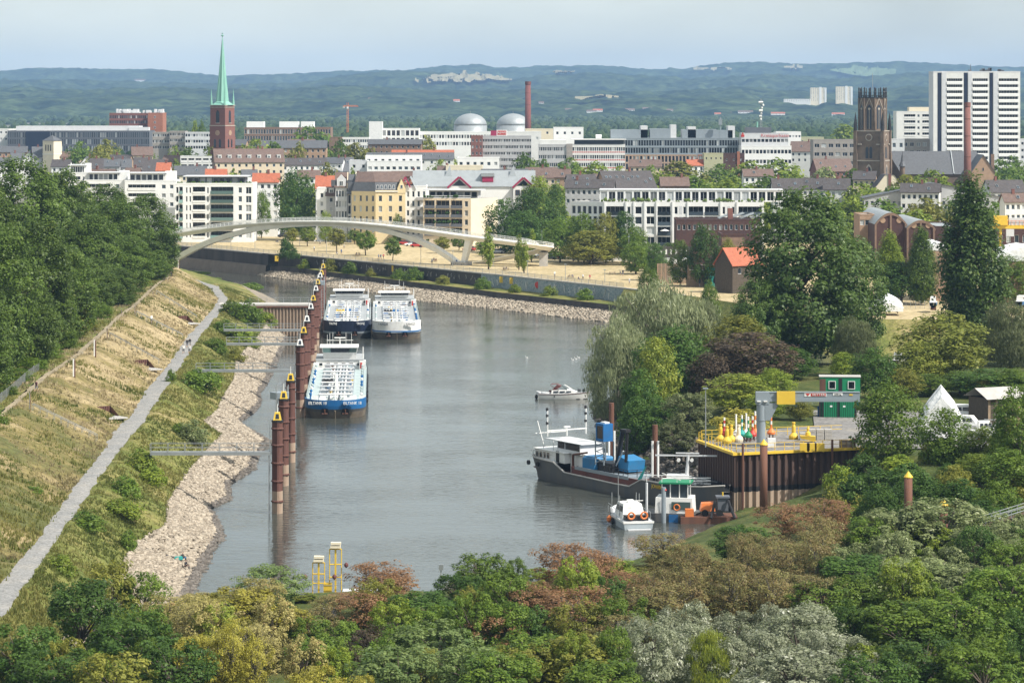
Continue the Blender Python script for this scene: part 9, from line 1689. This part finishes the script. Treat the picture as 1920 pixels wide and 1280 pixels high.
PM = {k: person_mesh(k) for k in ('stand', 'walk', 'sit')}
def cloth(shirt, trou, hair=(.05, .035, .025), sit=False):
 m = bpy.data.materials.new('clothes'); m.use_nodes = True; t = m.node_tree; p = t.nodes['Principled BSDF']; p.inputs['Roughness'].default_value = .85
 tcn = t.nodes.new('ShaderNodeTexCoord'); sx = t.nodes.new('ShaderNodeSeparateXYZ'); t.links.new(tcn.outputs['Object'], sx.inputs[0]); mr = t.nodes.new('ShaderNodeMapRange'); mr.inputs[2].default_value = 1.8; t.links.new(sx.outputs[2], mr.inputs[0])
 r = t.nodes.new('ShaderNodeValToRGB'); r.color_ramp.interpolation = 'CONSTANT'; el = r.color_ramp.elements; sk = (.42, .27, .19)
 st = [(0, (.08, .07, .06)), (.05, sk if not sit else trou), (.26, trou), (.53 if not sit else .2, shirt), (.83 if not sit else .47, sk), (.935 if not sit else .575, hair)]
 el[0].position = 0; el[0].color = (*st[0][1], 1); el[1].position = st[1][0]; el[1].color = (*st[1][1], 1)
 for po, c in st[2:]: k = el.new(po); k.color = (*c, 1)
 t.links.new(mr.outputs[0], r.inputs[0]); t.links.new(r.outputs[0], p.inputs['Base Color']); return m
def person(loc, rz, pose, shirt, trou, label, grp=None):
 e = empty('person', loc, rz, label, 'person', grp); link('body', PM[pose], e, mat=cloth(shirt, trou, sit=pose == 'sit')); return e
WH, BK, BL = (.75, .75, .73), (.03, .03, .035), (.05, .12, .3)
for px, py, ps, sh_, tr_, lab in [(344,663,'walk',WH,BK,'walker in a white shirt and dark shorts, left of the front pair'), (355,663,'walk',(.55,.55,.55),BK,'walker in a pale grey shirt, right of the front pair'), (351,652,'walk',BK,(.1,.1,.12),'walker in dark clothes, left of the rear pair'), (356,650,'walk',BK,(.2,.2,.2),'walker in a black top, right of the rear pair')]:
 x, D_, z = gp(px, py, 7.03); person((x, D_, z), R(5), ps, sh_, tr_, lab, 'walkers on the gravel path')
x, D_, z = bank_hit(68, 735); person((x, D_, z), R(150), 'walk', (.12, .04, .05), (.2, .2, .25), 'person in a dark red top walking on the embankment crest')
x, D_, z = bank_hit(321, 522); person((x, D_, z), 0, 'stand', BK, BK, 'person in black at the far end of the crest path')
x, D_, z = bank_hit(284, 606); person((x, D_, z), R(40), 'stand', WH, (.1, .1, .1), 'person in a white top on the slope stairs')
def stone_hit(px, py):
 best = None
 for D_ in np.arange(320, 420, .5):
  t = (xa(px, D_)-r_ge(D_))/(r_wa(D_)-r_ge(D_))
  if 0 <= t <= 1.1:
   z = 3*(1-t); er = abs(HY+(HC-z)*F/D_-py)
   if best is None or er < best[0]: best = (er, D_, z)
 return xa(px, best[1]), best[1], best[2]
x, D_, z = stone_hit(341, 1052); person((x, D_, z+.1), R(80), 'sit', (.05, .16, .35), BK, 'angler in a blue shirt sitting on the stones'); x, D_, z = stone_hit(347, 1068); person((x, D_, z+.1), R(70), 'sit', (.25, .15, .11), BK, 'angler with brown back sitting nearest the water')
e = empty('angler_bag', stone_hit(330, 1050), 0, 'dark blue tackle bag and folded umbrella beside the anglers', 'bag'); part(e, 'umbrella', 'navy', lambda b: b.cyl((-1.2, .3, .5), (.2, 0, .3), .12, .03, 8)); part(e, 'bag', 'teal', lambda b: b.loft([[(-.2, -.3, .1), (.8, -.3, .1), (.8, .2, .1), (-.2, .2, .1)], [(-.1, -.2, .45), (.7, -.2, .5), (.7, .1, .5), (-.1, .1, .45)]], close=True, caps=True))
pr = random.Random(8)
for i, (px, py, ps) in enumerate([(517,455,'sit'), (520,455,'sit'), (589,471,'stand'), (631,477,'sit'), (640,477,'stand'), (669,479,'sit'), (673,479,'sit'), (710,486,'walk'), (714,487,'walk'), (719,486,'walk'), (810,495,'stand'), (814,489,'sit'), (818,490,'sit'), (812,491,'sit'), (945,506,'sit'), (950,506,'sit'), (1040,520,'stand'), (1069,520,'sit'), (1073,521,'sit'), (1084,525,'sit'), (1093,525,'stand'), (1106,526,'stand'), (1163,516,'stand'), (1168,517,'stand'), (1180,533,'walk'), (590,458,'walk'), (600,460,'walk'), (645,466,'stand'), (860,497,'sit'), (856,497,'stand')]):
 person(gp(px, py, 7.02), pr.uniform(0, 6.28), ps, pr.choice([WH, BK, (.4, .08, .08), BL, (.5, .5, .52), (.6, .55, .4)]), pr.choice([BK, (.12, .13, .2), (.3, .27, .2)]), 'tiny visitor on the dry meadow, %s from the left' % ordinal(1+sorted(q[0] for q in [(517,),(520,),(589,),(631,),(640,),(669,),(673,),(710,),(714,),(719,),(810,),(814,),(818,),(812,),(945,),(950,),(1040,),(1069,),(1073,),(1084,),(1093,),(1106,),(1163,),(1168,),(1180,),(590,),(600,),(645,),(860,),(856,)]).index(px)), 'visitors on the dry meadow')
# benches, lamps, cars on the meadow
for i, (px, py) in enumerate([(671,480), (814,491), (948,507), (1070,522), (1148,515)]):
 e = empty('picnic_bench', gp(px, py, 7.02), pr.uniform(-.4, .4), 'wooden picnic bench on the meadow, %s from the left' % ordinal(i+1), 'bench', 'picnic benches on the meadow'); part(e, 'table_top', 'wood', lambda b: b.box(-.9, .9, -.35, .35, .7, .76)); part(e, 'seat', 'wood', lambda b: b.box(-.9, .9, -.85, -.6, .42, .47)); part(e, 'seat', 'wood', lambda b: b.box(-.9, .9, .6, .85, .42, .47)); [part(e, 'leg', 'wood', lambda b: b.cyl((s*.7, t*.7, 0), (s*.7, t*.15, .7), .05, n=4)) for s in (-1, 1) for t in (-1, 1)]
for i, (px, pyb, pyt) in enumerate([(433,468,440), (478,468,438), (562,462,438), (612,476,446), (789,495,464), (849,500,470), (989,516,490), (1060,526,496), (1134,530,506), (1016,490,434), (1179,500,444), (925,500,465), (1368,490,455)]): lamp(px, pyb, pyt, 7, 'slim grey lamp post on the meadow, %s from the left' % ordinal(1+sorted([433,478,562,612,789,849,989,1060,1134,1016,1179,925,1368]).index(px)), grp='lamp posts on the meadow')
cb_ = MB(); cb_.loft([[(x, -.82, z0), (x, -.85, .55), (x, -.8, z1), (x, .8, z1), (x, .85, .55), (x, .82, z0)] for x, z0, z1 in ((-2.15, .35, .75), (-2.05, .22, .9), (-1.2, .2, .98), (.9, .2, .95), (2.0, .22, .72), (2.15, .35, .6))], close=True, caps=True); car_body = cb_.mesh('car_body', [None], True)
cg = MB(); cg.loft([[(-1.75, -.74, .94), (1.05, -.74, .92), (1.05, .74, .92), (-1.75, .74, .94)], [(-1.25, -.6, 1.42), (.25, -.6, 1.44), (.25, .6, 1.44), (-1.25, .6, 1.42)]], close=True); car_glass = cg.mesh('car_windows', M['glass_dark']); crf = MB(); crf.box(-1.25, .25, -.6, .6, 1.42, 1.47); car_roof = crf.mesh('car_roof', [None]); cw = MB(); cw.cyl((0, -.1, 0), (0, .1, 0), .32, n=12); car_wheel = cw.mesh('car_wheel', M['rubber'])
CARS = [(532,445,'black','black'), (614,443,'paint_white','white'), (760,459,'red','red'), (770,461,'paint_white','white'), (782,463,'red','red'), (880,470,'red','red'), (932,475,'light_grey','silver'), (940,473,'dark_grey','dark grey'), (1012,482,'paint_white','white'), (1024,481,'light_grey','silver'), (1047,485,'red','red'), (1093,490,'paint_white','white'), (706,446,'paint_white','white'), (1030,486,'dark_grey','dark grey'), (715,447,'blue','blue'), (795,463,'black','black')]
for i, (px, py, c, nm) in enumerate(CARS):
 e = empty('parked_car', gp(px, py, 7.02), pr.uniform(-.5, .5)+(math.pi if i % 2 else 0), '%s car parked behind the meadow, %s car from the left' % (nm, ordinal(1+sorted(q[0] for q in CARS).index(px))), 'car', 'cars parked behind the meadow')
 link('body', car_body, e, mat=M[c]); link('windows', car_glass, e); link('roof', car_roof, e, mat=M[c])
 for x in (-1.35, 1.35):
  for y in (-.78, .78): link('wheel', car_wheel, e, (x, y, .32))
# ================================================================== THE AIR
b = MB(); b.box(-5200, 5200, -400, 17800, -5, 330)
hz = bpy.data.materials.new('haze_air'); hz.use_nodes = True; t = hz.node_tree
for n in list(t.nodes): t.nodes.remove(n)
o_ = t.nodes.new('ShaderNodeOutputMaterial'); v_ = t.nodes.new('ShaderNodeVolumePrincipled')
v_.inputs['Color'].default_value = (0.40, 0.64, 1.0, 1); v_.inputs['Density'].default_value = 5.0e-5; v_.inputs['Anisotropy'].default_value = 0.0
t.links.new(v_.outputs[0], o_.inputs['Volume'])
tag(b.build('haze', hz), 'pale blue haze of distance over the town and hills', 'haze', kind='stuff')
